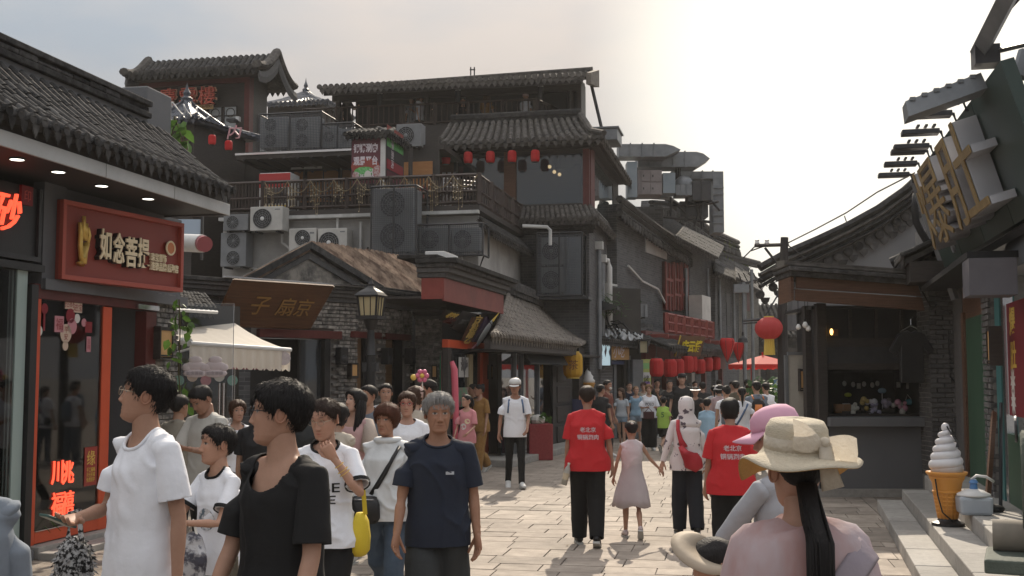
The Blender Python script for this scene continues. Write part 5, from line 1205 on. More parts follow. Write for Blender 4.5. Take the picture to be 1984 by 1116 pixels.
ns=T('neon_sign','little white red outlined neon character at the pavilion corner','sign',at(455,256,28.5),UX);ns.part('letter',text('内',h=.35,w=.4,depth=.04,bold=.0,shear=.2),mat('pink white letter',(.55,.30,.33),rough=.5))
FT=T('distant_pavilion_roof','pointed bluish roof tip far behind the deck air conditioners','pavilion',at(592,212,48)*1.0,UX);b=MB();w=1.65
ft=Vector((0,0,.75));cc=[Vector((sx*w,sy*w,-.1))for sx,sy in((-1,-1),(1,-1),(1,1),(-1,1))]
tile_roof(FT,cc[0],cc[1],ft+Vector((.1,0,0)),ft-Vector((.1,0,0)),16,5,.07,m=BT,sag=.1);tile_roof(FT,cc[1],cc[2],ft+Vector((0,.1,0)),ft-Vector((0,.1,0)),16,5,.07,m=BT,sag=.1);FT.part('finial',MB().lathe([(.12,0),(.16,.1),(.07,.2),(.1,.28),(.03,.45),(0,.65)],ft,8),BT);FT.box('body',DWOOD,-1.2,1.2,-1.2,1.2,-10.5,-.1)
wc_=T('wall_cables','black cables sagging along the terrace wall between the air conditioners','cable',TE.w(0,-.05,4.6),UX);g=random.Random(14)
for i in range(16):
 x0=g.uniform(tx(440),-.4);x1=x0+g.uniform(.5,2.2);z0,z1=g.uniform(-1.4,.5),g.uniform(-1.6,.4);wc_.part('cable',MB().tube([(x0,.1,z0),(x0+(x1-x0)*.3,.05,min(z0,z1)-g.uniform(0,.3)),(x0+(x1-x0)*.7,.05,min(z0,z1)-g.uniform(0,.35)),(x1,.1,z1)],g.uniform(.012,.028),5),WIRE if i%4 else PIPE)
for px,py0,py1 in((548,440,470),(700,430,500),(655,415,445)):x,z=TE.uv(px,py0);_,z2=TE.uv(px,py1);wc_.part('pipe',MB().tube([(x,.02,z-4.6),(x,.02,z2-4.6),(x+.2,.02,z2-4.75)],.035,6),PIPE)
# == far left side of the street: grey side walls, ducts, shops
PBB=at(1195,727,34.6);PBB.z=0
DB=vp(1900)
G=T('grey_house_row','row of grey brick houses with stepped gable verges and red upper windows','house',PBB,(DB.x,DB.y))
gx=lambda px,d=0:G.uv(px,600,d)[0]
def poly(name,m,pts,th=.4,d=0,fr_=G):
 q=[fr_.uv(px,py,d)for px,py in pts];return fr_.part(name,MB().prism([(x,-d,z)for x,z in q],(0,th,0)),m)
GW=coursed('far grey brick',(.05,.052,.057),(.085,.088,.094),(.12,.12,.122))
poly('gable_wall',GW,((1195,800),(1195,395),(1335,490),(1335,800)),6)
poly('upper_wall',GW,((1336,800),(1336,462),(1392,500),(1392,800)),6,-.05)
poly('pilaster_wall',GW,((1386,800),(1386,500),(1432,530),(1432,800)),6,.12)
poly('end_wall',coursed('far ochre brick',(.10,.095,.08),(.15,.14,.12),(.2,.19,.17)),((1432,800),(1432,525),(1470,552),(1470,800)),6,-.05)
poly('rear_gable',GW,((1250,520),(1262,388),(1290,390),(1330,414),(1380,452),(1432,478),(1432,545)),.4,-1.3)
def verge(pts,d=.25,n=0):
 q=[Vector((G.uv(px,py,d)[0],-d,G.uv(px,py,d)[1]))for px,py in pts]
 for k,(dy,r)in enumerate(((0,.12),(-.22,.09),(-.42,.12))):G.part('verge_moulding',MB().tube([p+Vector((0,0,dy))for p in q],[(.12,r)]*len(q),6,side=(0,1,0)),TILE)
 L_=sum((q[i+1]-q[i]).length for i in range(len(q)-1));k=0;me=mesh('verge_tile',MB().lathe([(.13,0),(.13,.08),(0,.1)],n=10).xf(Matrix.Rotation(R(90),4,'X')),TILE)
 for i in range(len(q)-1):
  m_=int((q[i+1]-q[i]).length/.3)
  for j in range(m_):o=link('verge_tile',me,G.o);o.location=lerp(q[i],q[i+1],j/m_)+Vector((0,-.1,-.62))
verge(((1200,385),(1235,412),(1280,445),(1336,482)))
verge(((1262,380),(1290,382),(1330,410),(1380,448),(1430,470)),-.6)
def eave(a,b,c,e,cols,rows,d0,d1,m=TILE,rad=.07):
 (x0,z0),(x1,z1),(x2,z2),(x3,z3)=G.uv(*a,d0),G.uv(*b,d0),G.uv(*c,d1),G.uv(*e,d1)
 tile_roof(G,(x0,-d0,z0),(x1,-d0,z1),(x2,-d1,z2),(x3,-d1,z3),cols,rows,rad,m=m,sag=.05)
eave((1308,460),(1388,500),(1400,478),(1325,440),24,5,.9,-.3,TILE)
eave((1386,528),(1446,552),(1450,520),(1386,490),20,5,.6,-.5,TILE)
eave((1428,540),(1476,568),(1474,545),(1424,510),18,5,.9,-.4)
ridge(G,(gx(1385,-.6),.6,G.uv(1385,500,-.6)[1]),(gx(1472,-.6),.6,G.uv(1472,520,-.6)[1]),.3,(.15,.12),TILE)
gr=T('roof_grass','tuft of green weeds growing along the far grey roof ridge','weeds',G.w(gx(1400,-.6),.6,G.uv(1400,500,-.6)[1]),(DB.x,DB.y));b=MB();g=random.Random(4)
for i in range(420):
 x=g.betavariate(1.2,1.8)*7.5;h=g.uniform(.25,1.1)*(1.1 if x<3 else .8);a=g.uniform(-.35,.35);z=-.07*x
 b.tube([(x,g.uniform(-.2,.2),z),(x+a*h*.4,0,z+h*.6),(x+a*h,g.uniform(-.2,.2),z+h)],[.022,.016,.002],3)
gr.part('blades',b,mat('weed green',(.13,.20,.03),(.25,.32,.08),3,.7,trans=.4),kind='stuff')
for a,b_ in((1289,1303),(1306,1318),(1321,1332)):
 o=G.pbox('red_window',REDD,(a,600),(b_,512),.1,.0);(x0,z0),(x1,z1)=G.uv(a,600,.12),G.uv(b_,512,.12)
 for q in(.02,.5,.92):G.box('window_bar',REDP,x0+(x1-x0)*q-.02,x0+(x1-x0)*q+.05,-.16,-.11,z0,z1,parent=o)
 for q in(.3,.62):G.box('window_bar',REDP,x0,x1,-.155,-.115,z0+(z1-z0)*q,z0+(z1-z0)*q+.08,parent=o)
G.pbox('lintel_band',FASC,(1252,488),(1292,478),.04,.0)
(x0,z0),(x1,z1)=G.uv(1290,645,.9),G.uv(1380,645,.9);hz_=G.uv(1290,608,.9)[1]-z0
railing(G,(x0,-.9,z0),(x1,-.9,z0),hz_,REDP,7,30,.06,(.1,.55,1.0));G.box('balcony_floor',REDD,x0,x1,-1.0,0,z0-.25,z0-.05)
G.part('balcony_ac',MB().box(gx(1345,.5),gx(1362,.5),-.8,-.3,z0+.7,z0+1.6),CREAM)
for px,y0_,y1_ in((1330,660,520),(1372,640,520),(1395,680,540),(1422,690,560),(1445,690,545)):G.part('drain_pipe',MB().tube([(gx(px,.2),-.2,G.uv(px,y0_,.2)[1]),(gx(px,.2),-.2,G.uv(px,y1_,.2)[1])],.06,6),STEEL)
G.part('loose_cable',MB().tube([(gx(1218,.1),-.1,G.uv(1218,515,.1)[1]),(gx(1245,.1),-.1,G.uv(1245,545,.1)[1]),(gx(1275,.1),-.1,G.uv(1275,560,.1)[1]),(gx(1290,.1),-.1,G.uv(1290,590,.1)[1])],.04,5),PIPE)
G.pbox('slit_window',BLACK,(1392,630),(1397,560),.14,.12);G.pbox('slit_window',BLACK,(1408,630),(1414,570),.14,.12);G.pbox('small_window',REDD,(1441,600),(1452,560),.02,.0)
DU=T('roof_duct','big galvanised kitchen exhaust ducts and fan boxes on the grey roofs','duct',at(1210,727,39)*1.0,(1,0));DU.o.location.z=0;DU.p.z=0
def du(px,py,d=0):x,z=DU.uv(px,py,d);return Vector((x,-d,z))
def sq(name,pts,w,h,m=STEEL,seams=True):
 b=MB();b.tube(pts,[(w*1.414/2,h*1.414/2)]*len(pts),4,side=(0,1,0))
 o=DU.part(name,b,m);return o
def duct(name,a,b_,py0,py1,d0,d1,m=STEEL,nose=0,seam=5):
 (x0,_),(x1,_)=DU.uv(a,300,d1),DU.uv(b_,300,d1);z1,z0=DU.uv(a,py0,d1)[1],DU.uv(a,py1,d1)[1]
 pts=[(x0,-d1,z0),(x1,-d1,z0),(x1+nose,-d1,(z0+z1)/2+(z1-z0)*.05),(x1+nose*.5,-d1,z1-.06),(x1,-d1,z1),(x0,-d1,z1)]if nose else[(x0,-d1,z0),(x1,-d1,z0),(x1,-d1,z1),(x0,-d1,z1)]
 o=DU.part(name,MB().prism(pts,(0,d1-d0,0)),m)
 for k in range(1,seam):x=x0+(x1-x0)*k/seam;DU.part('flange',MB().box(x-.02,x+.02,-d1-.035,-d1,z0-.03,z1+.03).box(x-.02,x+.02,-d1-.034,-d0+.03,z1,z1+.031),m,parent=o)
duct('duct_run',1199,1290,279,303,.8,1.6,nose=.5,seam=4);duct('duct_run',1236,1350,294,323,-.2,.7,nose=.45,seam=5)
duct('duct_run',1300,1401,332,346,-1.4,-.5,seam=5);duct('duct_riser',1381,1401,346,450,-1.39,-.51,seam=0)
for py in(364,376,405,417,432):x0,z=DU.uv(1380,py,-.5);x1,_=DU.uv(1402,py,-.5);DU.box('flange',STEEL,x0,x1,.45,.499,z-.02,z+.02)
duct('fan_box',1236,1282,329,377,.2,1.2,mat('pinkish steel',(.22,.19,.19),(.30,.27,.27),2,.6,0,dirt=.25),seam=0)
for a,b_ in((1243,1259),(1261,1280)):
 for p0_,p1_ in((330,351),(354,376)):DU.pbox('access_panel',mat('pinkish steel',(0,0,0)),(a,p1_),(b_,p0_),1.21,1.23);DU.pbox('catch',BLACK,(a+3,(p0_+p1_)/2+2),(a+5,(p0_+p1_)/2-2),1.235,1.25)
duct('duct_transition',1284,1308,335,374,.3,1.1,mat('bluish steel',(.19,.23,.26),(.27,.31,.34),2,.45,0,metal=.3),seam=0);duct('duct_transition',1309,1340,358,378,.2,1.0,seam=3);duct('fan_box',1341,1377,350,388,-.4,.8,DARKM,seam=2)
duct('duct_riser',1215,1234,313,382,.9,1.5,mat('bluish steel',(0,0,0)),seam=0)
for a,b_ in(((1300,382),(1300,420)),((1330,382),(1330,430)),((1345,385),(1365,440)),((1365,385),(1345,440)),((1360,388),(1360,445)),((1300,400),(1360,396)),((1285,420),(1375,430)),((1310,380),(1310,300)),((1316,380),(1316,300)),((1305,390),(1330,415)),((1378,388),(1395,408)),((1370,395),(1392,390))):
 DU.part('support_strut',MB().tube([du(*a,.4),du(*b_,.4)],.05,4),DARKM)
DU.pbox('motor_box',DARKM,(1318,420),(1372,390),-.5,.3)
DU.part('fan_cowl',MB().sphere(du(1325,360,.5),(.35,.35,.35),12,8),STEEL,smooth=True)
DU.box('under_roof',GW,-.4,1.5,1.0,5,5,DU.uv(1260,392)[1])
RBx=T('roof_box','grey ventilation box on the roof edge right of the pavilion','duct',H.w(.3,2.4,0),UX);x0,x1=RBx.uv(1149,260)[0],RBx.uv(1196,260)[0];RBx.box('case',STEEL,x0,x1,0,1.2,RBx.uv(1160,272)[1],RBx.uv(1160,249)[1],bevel=.02);RBx.box('lid',STEEL,x0-.05,x1+.05,-.05,1.25,RBx.uv(1160,249)[1]+.002,RBx.uv(1160,246)[1])
PN=at(1148,727,33);PN.z=0
NSH=T('shutter_shop','small shop with a rolled down grey shutter under a littered tin roof','shop',PN,(.97,.25));q=NSH;nx=lambda px,d=0:q.uv(px,760,d)[0]
zs0,zs1=1.0,q.uv(1170,709)[1]
for k in range(14):h=(zs1-.9)/14;q.box('shutter_slat',mat('shutter grey',(.20,.20,.21),(.26,.26,.27),3,.55),nx(1152),nx(1189),.0,.03,.9+k*h,.9+(k+1)*h-.012,bevel=.008)
q.box('kick_panel',mat('ochre panel',(.30,.24,.14),(.36,.3,.18),3,.7),nx(1152),nx(1189),0,.04,0,.88);q.box('back_wall',INSIDE,nx(1146),nx(1250),.3,.5,0,4.4)
for px in(1150,1191,1210,1219):q.box('post',STEEL if px in(1191,1219)else DWOOD,nx(px)-.04,nx(px)+.04,-.06,.06,0,zs1+.3)
q.box('grey_locker',ACD,nx(1219),nx(1240),-.3,.2,0,q.uv(1225,697)[1],bevel=.02)
e0,e1,e2,e3=q.uv(1120,655,.6),q.uv(1255,668,.6),q.uv(1262,632,-1.6),q.uv(1140,612,-1.6)
NR=tile_roof(NSH,(e0[0],-.6,e0[1]),(e1[0],-.6,e1[1]),(e2[0],1.6,e2[1]),(e3[0],1.6,e3[1]),34,8,.06,m=TILE,sag=.05)
SHEETM=mat('crumpled pale sheet',(.40,.42,.44),(.62,.63,.63),3,.45,.5,10)
for k,(u,s,w,h)in enumerate(((.1,.2,.35,.5),(.36,.05,.3,.45),(.62,.0,.3,.2))):
 st=T('plastic_sheet',('crumpled white plastic sheet on the shutter shop roof by the pine branch','long crumpled pale sheet in the middle of the shutter shop roof','torn pale sheet at the right eave of the shutter shop roof')[k],'sheet',NSH.w(*NR(u,s)),(.97,.25),'sheets littering the shutter shop roof');b=MB();n=10;vs=[]
 o_=NR(u,s)
 for i in range(n+1):
  for j in range(n+1):
   p=NR(u+w*i/n,s+h*j/n)-o_;p.z+=.12+.12*math.sin(i*1.9+k)*math.cos(j*1.3)+.06*math.sin(i*4.1+j*3.3);vs.append(p)
 b.add(vs,[(i*(n+1)+j,(i+1)*(n+1)+j,(i+1)*(n+1)+j+1,i*(n+1)+j+1)for i in range(n)for j in range(n)]);st.part('sheet',b,SHEETM)
wires=T('loose_wires','tangle of black cables drooping over the shutter shop roof','cable',NSH.w(0,-.7,3.9),(.97,.25));g=random.Random(12)
for i in range(9):
 a=NR(g.uniform(0,.3),g.uniform(.3,1));c=NR(g.uniform(.5,1),g.uniform(0,.4));m_=lerp(a,c,.5)+Vector((0,-.2,g.uniform(-.1,.5)));wires.part('cable',MB().tube([p-Vector((0,-.7,3.9))+Vector((0,0,.15))for p in(a,lerp(a,m_,.6),m_,lerp(m_,c,.5)-Vector((0,0,.1)),c)],.025,4),WIRE)
pine=T('pine_branch','dark green feathery branch sticking up over the shutter shop roof','branch',at(1160,600,33),(1,0));b=MB();g=random.Random(3)
for i in range(240):
 a=Vector((g.gauss(0,.38),g.gauss(0,.3),g.gauss(.05,.2)));d=Vector((g.uniform(-1,1),g.uniform(-1,1),g.uniform(-.3,.8)))*.22;b.tube([a,a+d],[.02,.004],3)
pine.part('needles',b,LEAFD,kind='stuff');pine.part('stem',MB().tube([(.2,0,-1),(.05,0,-.3),(0,0,.2)],.03,5),BWOOD)
fc=fan_case('rooftop_air_conditioner','black backed air conditioner standing above the pine branch',None,.65,.62,.5,0,CREAM,False);fc.o.location=at(1187,590,33.6);fc.o.rotation_euler=(0,0,1.0);fc.part('dark_front',MB().box(-.3,.3,-.02,-.005,.1,.55),BLACK)
fc=fan_case('duct_box','silver finned box on the wall right of the pine branch',None,.62,.42,.5,0,STEEL,False);fc.o.location=at(1236,617,34);fc.o.rotation_euler=(0,0,.2)
for k in range(5):fc.part('fin',MB().box(-.28+.12*k,-.25+.12*k,-.04,0,.06,.4),STEEL)
def board(name,label,fr_,a,b_,d,th,m,rim=None):
 (x0,z0),(x1,z1)=fr_.uv(*a,d),fr_.uv(*b_,d);t=T(name,label,'sign',fr_.w((x0+x1)/2,-d,(z0+z1)/2),(fr_.x.x,fr_.x.y));w,h=x1-x0,z1-z0
 t.box('panel',m,-w/2,w/2,0,th,-h/2,h/2)
 if rim:
  for q_ in((-w/2-.03,-w/2,-h/2,h/2),(w/2,w/2+.03,-h/2,h/2),(-w/2-.03,w/2+.03,h/2,h/2+.03),(-w/2-.03,w/2+.03,-h/2-.03,-h/2)):t.box('rim',rim,q_[0],q_[1],-.03,th+.01,q_[2],q_[3])
 return t,w,h
t,w,h=board('light_box_sign','pale blue light box sign with three dark feather shapes',NSH,(1160,708),(1182,655),.5,.25,mat('lit pale blue panel',(.46,.60,.66),emit=.35),DARKM)
for k in range(3):t.part('feather',MB().prism([(-.1+.13*k,-.01,-.18+.02*k),(-.06+.13*k,-.01,.05),(-.08+.13*k,-.01,.24-.05*k),(-.13+.13*k,-.01,.0)],(0,.006,0)),mat('dark print',(.06,.03,.05),rough=.6))
t.part('lettering',mv(text('禅品',h=.22,w=.1,depth=.004),-w*.33,-.002,-.1),mat('blue print',(.1,.2,.4),rough=.6))
t,w,h=board('brown_sign','tan signboard with white flowing script',NSH,(1183,697),(1219,659),.45,.15,mat('tan board',(.36,.20,.075),(.42,.24,.09),2,.6));t.part('lettering',mv(text('小吃',h=.38,w=.36,depth=.01,shear=.3),-.02,-.001,-.03),WL)
NSH.box('dark_sign_strip',mat('navy strip',(.03,.04,.09),rough=.6),nx(1172,.4),nx(1210,.4),-.4,-.3,q.uv(1180,706,.4)[1],q.uv(1180,699,.4)[1])
t,w,h=board('menu_banner','tall green and violet menu banner by the lantern restaurant',NSH,(1244,790),(1261,696),.1,.04,mat('yellow green print',(.35,.45,.10),(.5,.5,.2),6,.6))
for k,c_ in enumerate(((.25,.5,.2),(.6,.6,.62),(.25,.15,.4),(.4,.42,.1),(.18,.1,.3))):t.box('print_block',mat('banner print %d'%k,c_,rough=.6),-w*.42,w*.42,-.006,0,h*(.36-.19*k)-h*.06,h*(.36-.19*k)+h*.06)
t.part('lettering',mv(text('烤\n串',h=h*.35,w=w*.6,depth=.003),0,-.008,0),INK)
lamp=T('eave_lamp','small cream glass lamp under the shutter shop eave','lamp',at(1246,668,32.6),(1,0));lamp.box('glass',mat('cream lamp glass',(0,0,0)),-.12,.12,-.12,.12,-.22,.1);lamp.box('cap',BLACK,-.18,.18,-.18,.18,.1,.16)
for a in(-.13,.1):lamp.box('bar',BLACK,a,a+.03,-.14,.14,-.24,.1)
PRR=at(1245,727,33.7);PRR.z=0
RR=T('lantern_restaurant','old restaurant front of dark red timber hung with big red lanterns','restaurant',PRR,(DB.x,DB.y));q=RR;rx=lambda px,d=0:q.uv(px,760,d)[0]
zt,zm=q.uv(1245,660)[1],q.uv(1245,712)[1]
xe_=rx(1402)
q.box('fascia',REDD,.0,xe_,-.1,.1,zm,zt+.3);q.box('dark_back',BLACK,0,xe_,1.2,1.4,0,zm);q.box('side_wall',REDD,.0,.12,.1,1.2,0,zm);q.box('upper_block',GW,.1,xe_,.11,3,zm+.01,zt+.4)
for px in(1262,1290,1318,1342,1365,1398):q.box('timber_post',REDD if px!=1342 else PALE,rx(px)-(.1 if px!=1342 else .3),rx(px)+.12,-.05,.1,0,zm-.002)
e0,e1,e2,e3=q.uv(1240,668,.9),q.uv(1405,680,.9),q.uv(1402,655,-.5),q.uv(1240,640,-.5);zz=(e0[1]+e1[1])/2
tile_roof(RR,(0,-.9,e0[1]),(xe_,-.9,e0[1]),(xe_,.5,e0[1]+.6),(0,.5,e0[1]+.6),60,5,.07,sag=.03)
for k in range(8):q.box('roof_bracket',REDP,.3+k*xe_/8,.42+k*xe_/8,-.7,-.1,zt+.1,zt+.2)
t=T('gilt_name_board','dark tilted name board with big yellow characters above the red lanterns','sign',at(1332,671,35.3),(.80,.60));w,h=1.1,.62;tl_=.25
t.part('board',MB().hexa([(w/2,-.0,-h/2),(-w/2,-.0,-h/2),(-w/2,-tl_,h/2),(w/2,-tl_,h/2)],[(w/2,.06,-h/2),(-w/2,.06,-h/2),(-w/2,-tl_+.06,h/2),(w/2,-tl_+.06,h/2)]),mat('board brown',(.10,.05,.03),(.14,.07,.04),3,.6))
t.part('lettering',text('庆云楼',h=h*.62,w=w*.8,depth=.03,bold=.03).xf(Matrix.Translation((0,-tl_/2-.03,0))@Matrix.Rotation(math.atan2(tl_,h),4,'X')),mat('yellow letter',(.68,.55,.03),rough=.5));t.part('edge',MB().tube([(-w/2,0,-h/2),(-w/2,-tl_,h/2)],.03,4),GOLDP)
for k,(px,py,Y,lab)in enumerate(((1272,712,32.6,'nearest big red lantern at the corner of the lantern restaurant'),(1298,713,33.6,'second big red lantern of the restaurant row, alone right of the first'),(1313,712,34.6,'third big red lantern of the restaurant row, half behind the second'),(1331,706,35.2,'fourth big red lantern, under the gilt name board'),(1339,705,36.4,'fifth red lantern tucked behind the one under the name board'),(1356,710,37,'sixth red lantern, hanging low right of the name board'),(1371,706,38.4,'seventh red lantern, last but one of the restaurant row'),(1386,704,40,'last red lantern at the far end of the restaurant row'))):
 o=dup(RL0);o.location=at(px,py,Y);s_=(1.62 if k<5 else 1.45);o.scale=(s_,)*3;o['group']='big red lanterns of the restaurant row';o['label']=lab
 for c_ in list(o.children):
  if c_.name.startswith('tassel'):bpy.data.objects.remove(c_)
for k,(px,py,Y,w_)in enumerate(((1409,679,33,.42),(1431,683,34,.36))):
 t=T('heart_lantern',('bigger red heart shaped lantern, hanging nearer the street','smaller red heart shaped lantern behind the bigger one')[k],'lantern',at(px,py,Y),(1,.3),'red heart lanterns');b=MB();prof=[(0,-.5),(.3,-.28),(.62,-.02),(.85,.22),(.88,.38),(.7,.5),(.35,.46),(0,.38)]
 b.lathe([(r*w_*.62,z*w_*1.7)for r,z in prof],n=20,squash=(1,.7));t.part('silk',b,LANT,smooth=True);t.part('cord',MB().tube([(0,0,.6*w_),(0,0,1.4)],.01,4),BLACK)
 for j in range(6):a=j*1.047;t.part('rib',MB().tube([(r*w_*.63*math.cos(a),r*w_*.63*.7*math.sin(a),z*w_*1.7)for r,z in prof],.008,4),REDD)
um=T('market_umbrella','bright red scalloped street parasol beyond the heart lanterns','umbrella',at(1478,727,38)*1.0,(1,0));um.o.location.z=0;um.p.z=0
c_=um.loc(at(1478,688,38));r=1.1;ze=um.loc(at(1478,706,38)).z;n=8;b=MB();vs=[c_]+[Vector((r*1.05*math.cos(6.283*(k+.5)/n),r*math.sin(6.283*(k+.5)/n),ze))for k in range(n)];b.add(vs,[(0,1+k,1+(k+1)%n)for k in range(n)]);REDU=mat('red parasol cloth',(.55,.03,.025),(.62,.04,.03),3,.7,trans=.4)
um.part('canopy',b,REDU);b=MB();vv=[]
for k in range(n):
 for j in range(6):
  u=j/6;p=lerp(vs[1+k],vs[1+(k+1)%n],u);dz=.12+.06*abs(math.sin(u*math.pi*3));vv+=[p,p-Vector((0,0,dz))]
m_=len(vv)//2;b.add(vv,[(2*i,2*((i+1)%m_),2*((i+1)%m_)+1,2*i+1)for i in range(m_)]);um.part('valance',b,REDU);um.part('pole',MB().tube([(-.35,0,0),(-.35,0,ze)],.05,8),REDU);um.part('pole',MB().tube([(.0,0,ze-.1),(0,0,c_.z+.1)],.03,8),REDU)
bq=T('street_shrub','leafy shrub beside the wooden utility pole','shrub',at(1490,800,27),(1,0));bq.o.location.z=0;bq.p.z=0;bq.part('foliage',leaves(420,((-.45,.4),(-.4,.4),(.3,1.75)),.16,4),LEAFD,kind='stuff');bq.part('pot',MB().lathe([(.25,0),(.33,.4),(.28,.4)],n=14),BLACK)
fw=T('flower_bush','bush with pale blossoms below the red parasol','shrub',at(1497,770,31),(1,0));fw.o.location.z=0;fw.p.z=0;fw.part('foliage',leaves(260,((-.5,.4),(-.4,.4),(.2,1.6)),.18,9),LEAF,kind='stuff');fw.part('blossom',leaves(60,((-.4,.4),(-.45,.3),(.9,1.7)),.12,11),WP,kind='stuff')
fb=T('far_shop','far shop fronts with posters closing the street view','shop',at(1405,727,58)*1.0,(1,0));fb.o.location.z=0;fb.p.z=0
fb.box('wall',GW,-.5,9,.5,1,0,3.9);tile_roof(fb,(-.6,-.3,3.8),(9,-.3,3.8),(9,2.5,5.6),(-.6,2.5,5.6),40,6,.08);fb.box('poster',mat('beige poster',(.34,.30,.26),(.45,.40,.35),4,.7),.7,1.9,.44,.5,.6,2.6);fb.box('poster_frame',DWOOD,2.2,2.4,.42,.5,0,3);fb.box('blue_poster',mat('blue poster',(.1,.2,.35),(.2,.35,.5),3,.6),2.5,3.6,.44,.5,.5,1.6);fb.box('awning',DWOOD,-.4,4,-.4,.5,3.0,3.2);fb.box('lattice',DWOOD,3.8,5,.42,.5,.3,2.8)
fb.box('pale_door',PALE,-.4,.3,.44,.5,0,2.3)
UPo=gnd(1514,880);UPo=at(1514,727,22);UPo.z=0
UP_=T('utility_pole','dark wooden utility pole with crossarm and insulators','pole',UPo,(1,0));u=lambda px,py:UP_.loc(at(px,py,22))
UP_.part('pole',MB().tube([(0,0,0),u(1516,600),u(1520,460)],[.105,.095,.075],10),mat('tarred wood',(.022,.02,.02),(.045,.04,.038),6,.8,.3,30,stretch=(1,1,.2)))
UP_.part('crossarm',MB().tube([u(1462,476),u(1528,474)],.035,4),DWOOD)
for px in(1467,1486):UP_.part('insulator',MB().lathe([(.03,0),(.05,.03),(.035,.06),(.045,.09),(0,.11)],u(px,474),8),WHITEP)
UP_.part('brace',MB().tube([u(1482,480),u(1513,520)],.025,4),DARKM)
UP_.part('bracket',MB().tube([u(1440,621),u(1514,616)],.025,4),DARKM);UP_.part('bracket',MB().tube([u(1440,627),u(1514,622)],.012,4),DARKM);UP_.part('stay',MB().tube([u(1475,625),u(1514,560)],.015,4),DARKM)
for a,b_ in(((1528,476),(1560,500)),((1520,500),(1535,540)),((1462,478),(1440,500)),((1486,475),(1455,486)),((1516,560),(1545,560))):UP_.part('wire',MB().tube([u(*a),u(*b_)],.012,4),WIRE)
cbl=T('overhead_cable','thin black cable sagging from the wooden pole to the metal sign','cable',at(1528,470,22),(1,0));c=[cbl.loc(at(px,py,Y))for px,py,Y in((1528,470,22),(1580,444,20.5),(1640,412,19),(1700,372,18),(1772,335,17))];cbl.part('cable',MB().tube(c,.014,4),WIRE)
cp=T('lamp_cluster','cluster of grey insulated boxes and pipes behind the wooden pole','street fittings',at(1470,580,34),(1,0));b=MB()
cp.part('post',MB().tube([(-.45,0,-4),(-.45,0,.5)],.06,6),STEEL);cp.part('box',MB().box(-.75,-.3,-.1,.1,.2,.45),STEEL);cp.part('post',MB().tube([(-.2,0,-4),(-.2,0,.9)],.05,6),STEEL);cp.part('bracket',MB().tube([(-.6,0,.45),(.6,0,.75)],.03,5),DARKM);cp.part('bell_lamp',MB().lathe([(.16,-.2),(.12,-.08),(.04,0),(.03,.1)],(-.55,-.3,-1.1),10),BLACK);cp.part('bell_lamp',MB().lathe([(.16,-.2),(.12,-.08),(.04,0),(.03,.1)],(.1,-.3,-1.2),10),BLACK)
for i in range(8):cp.part('wire',MB().tube([(-.6+.15*i,0,.8),(-.4+.17*i,.1,.3+.1*(i%3)),(-.2+.18*i,0,.6)],.02,4),WIRE)
t=lantern('round_lantern','big round pale red lantern with gold tassel hanging from the wooden pole',None,.27,.42,mat('faded lantern silk',(.55,.07,.07),(.62,.10,.10),4,.6,trans=.45),12,True,True,.1);t.o.location=at(1490,636,22)
# == kiosk on the right
KP0=at(1524,727,17.4);KP0 .z=0
KI=T('souvenir_kiosk','dark timber souvenir kiosk with plank canopy and grey plastered counter','kiosk',KP0,(1,0));q=KI;kx=lambda px,d=0:q.uv(px,720,d)[0];kz=lambda py,d=0:q.uv(1650,py,d)[1]
xr=kx(1802)
for k,(a,b_)in enumerate(((1582,1601),)):q.box('timber_post',DWOOD,kx(a),kx(b_),-.08,.1,0,kz(588),bevel=.01)
q.box('post',DWOOD,kx(1562,-.3),kx(1574,-.3),.3,.5,0,kz(590))
q.box('rail',DWOOD,kx(1601),xr,-.02,.08,kz(672),kz(655));q.box('rail',DWOOD,kx(1601),xr,-.02,.08,kz(716),kz(704))
for a in(1650,1700,1750):q.box('fan_light_bar',DWOOD,kx(a)-.02,kx(a)+.02,-.01,.05,kz(655),kz(600))
q.box('top_glass',BLACK,kx(1601),xr,.06,.07,kz(655),kz(592));q.box('band',DARKM,kx(1601),xr,.0,.06,kz(704),kz(672))
q.box('dado',PLAST,kx(1565),xr,-.05,.6,0,kz(826),bevel=.01);q.box('counter',PLAST,kx(1598),kx(1792),-.22,.3,kz(826)+.002,kz(808),bevel=.012);q.box('plinth',STEP,kx(1560),xr,-.12,-.051,0,.12)
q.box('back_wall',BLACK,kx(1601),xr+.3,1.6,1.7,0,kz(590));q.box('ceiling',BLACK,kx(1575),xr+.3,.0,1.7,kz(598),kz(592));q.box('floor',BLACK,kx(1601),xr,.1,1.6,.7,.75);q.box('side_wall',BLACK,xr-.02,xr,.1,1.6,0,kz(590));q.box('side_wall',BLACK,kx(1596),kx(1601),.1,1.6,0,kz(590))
p=[q.uv(*a,.7)for a in((1540,583),(1792,602),(1775,545),(1540,535))]
def strip(name,m,a,b_,c,e,d0,d1):
 P_=[q.uv(*x,d1)for x in(a,b_,c,e)];q.part(name,MB().prism([(x,-d1,z)for x,z in P_],(0,d1-d0,0)),m,bevel=.01)
strip('fascia_plank',BWOOD,(1543,558),(1786,574),(1778,548),(1543,536),.64,.7);strip('fascia_plank',BWOOD,(1541,582),(1792,602),(1787,576),(1541,560),.66,.72)
q.part('end_plank',MB().hexa([(kx(1541,.7),-.7,kz(582,.7)),(kx(1541,.7),-.7,kz(536,.7)),(kx(1516,0),0,kz(545,0)),(kx(1516,0),0,kz(590,0))],[(kx(1541,.7)-.04,-.7,kz(582,.7)),(kx(1541,.7)-.04,-.7,kz(536,.7)),(kx(1516,0)-.04,0,kz(545,0)),(kx(1516,0)-.04,0,kz(590,0))]),BWOOD)
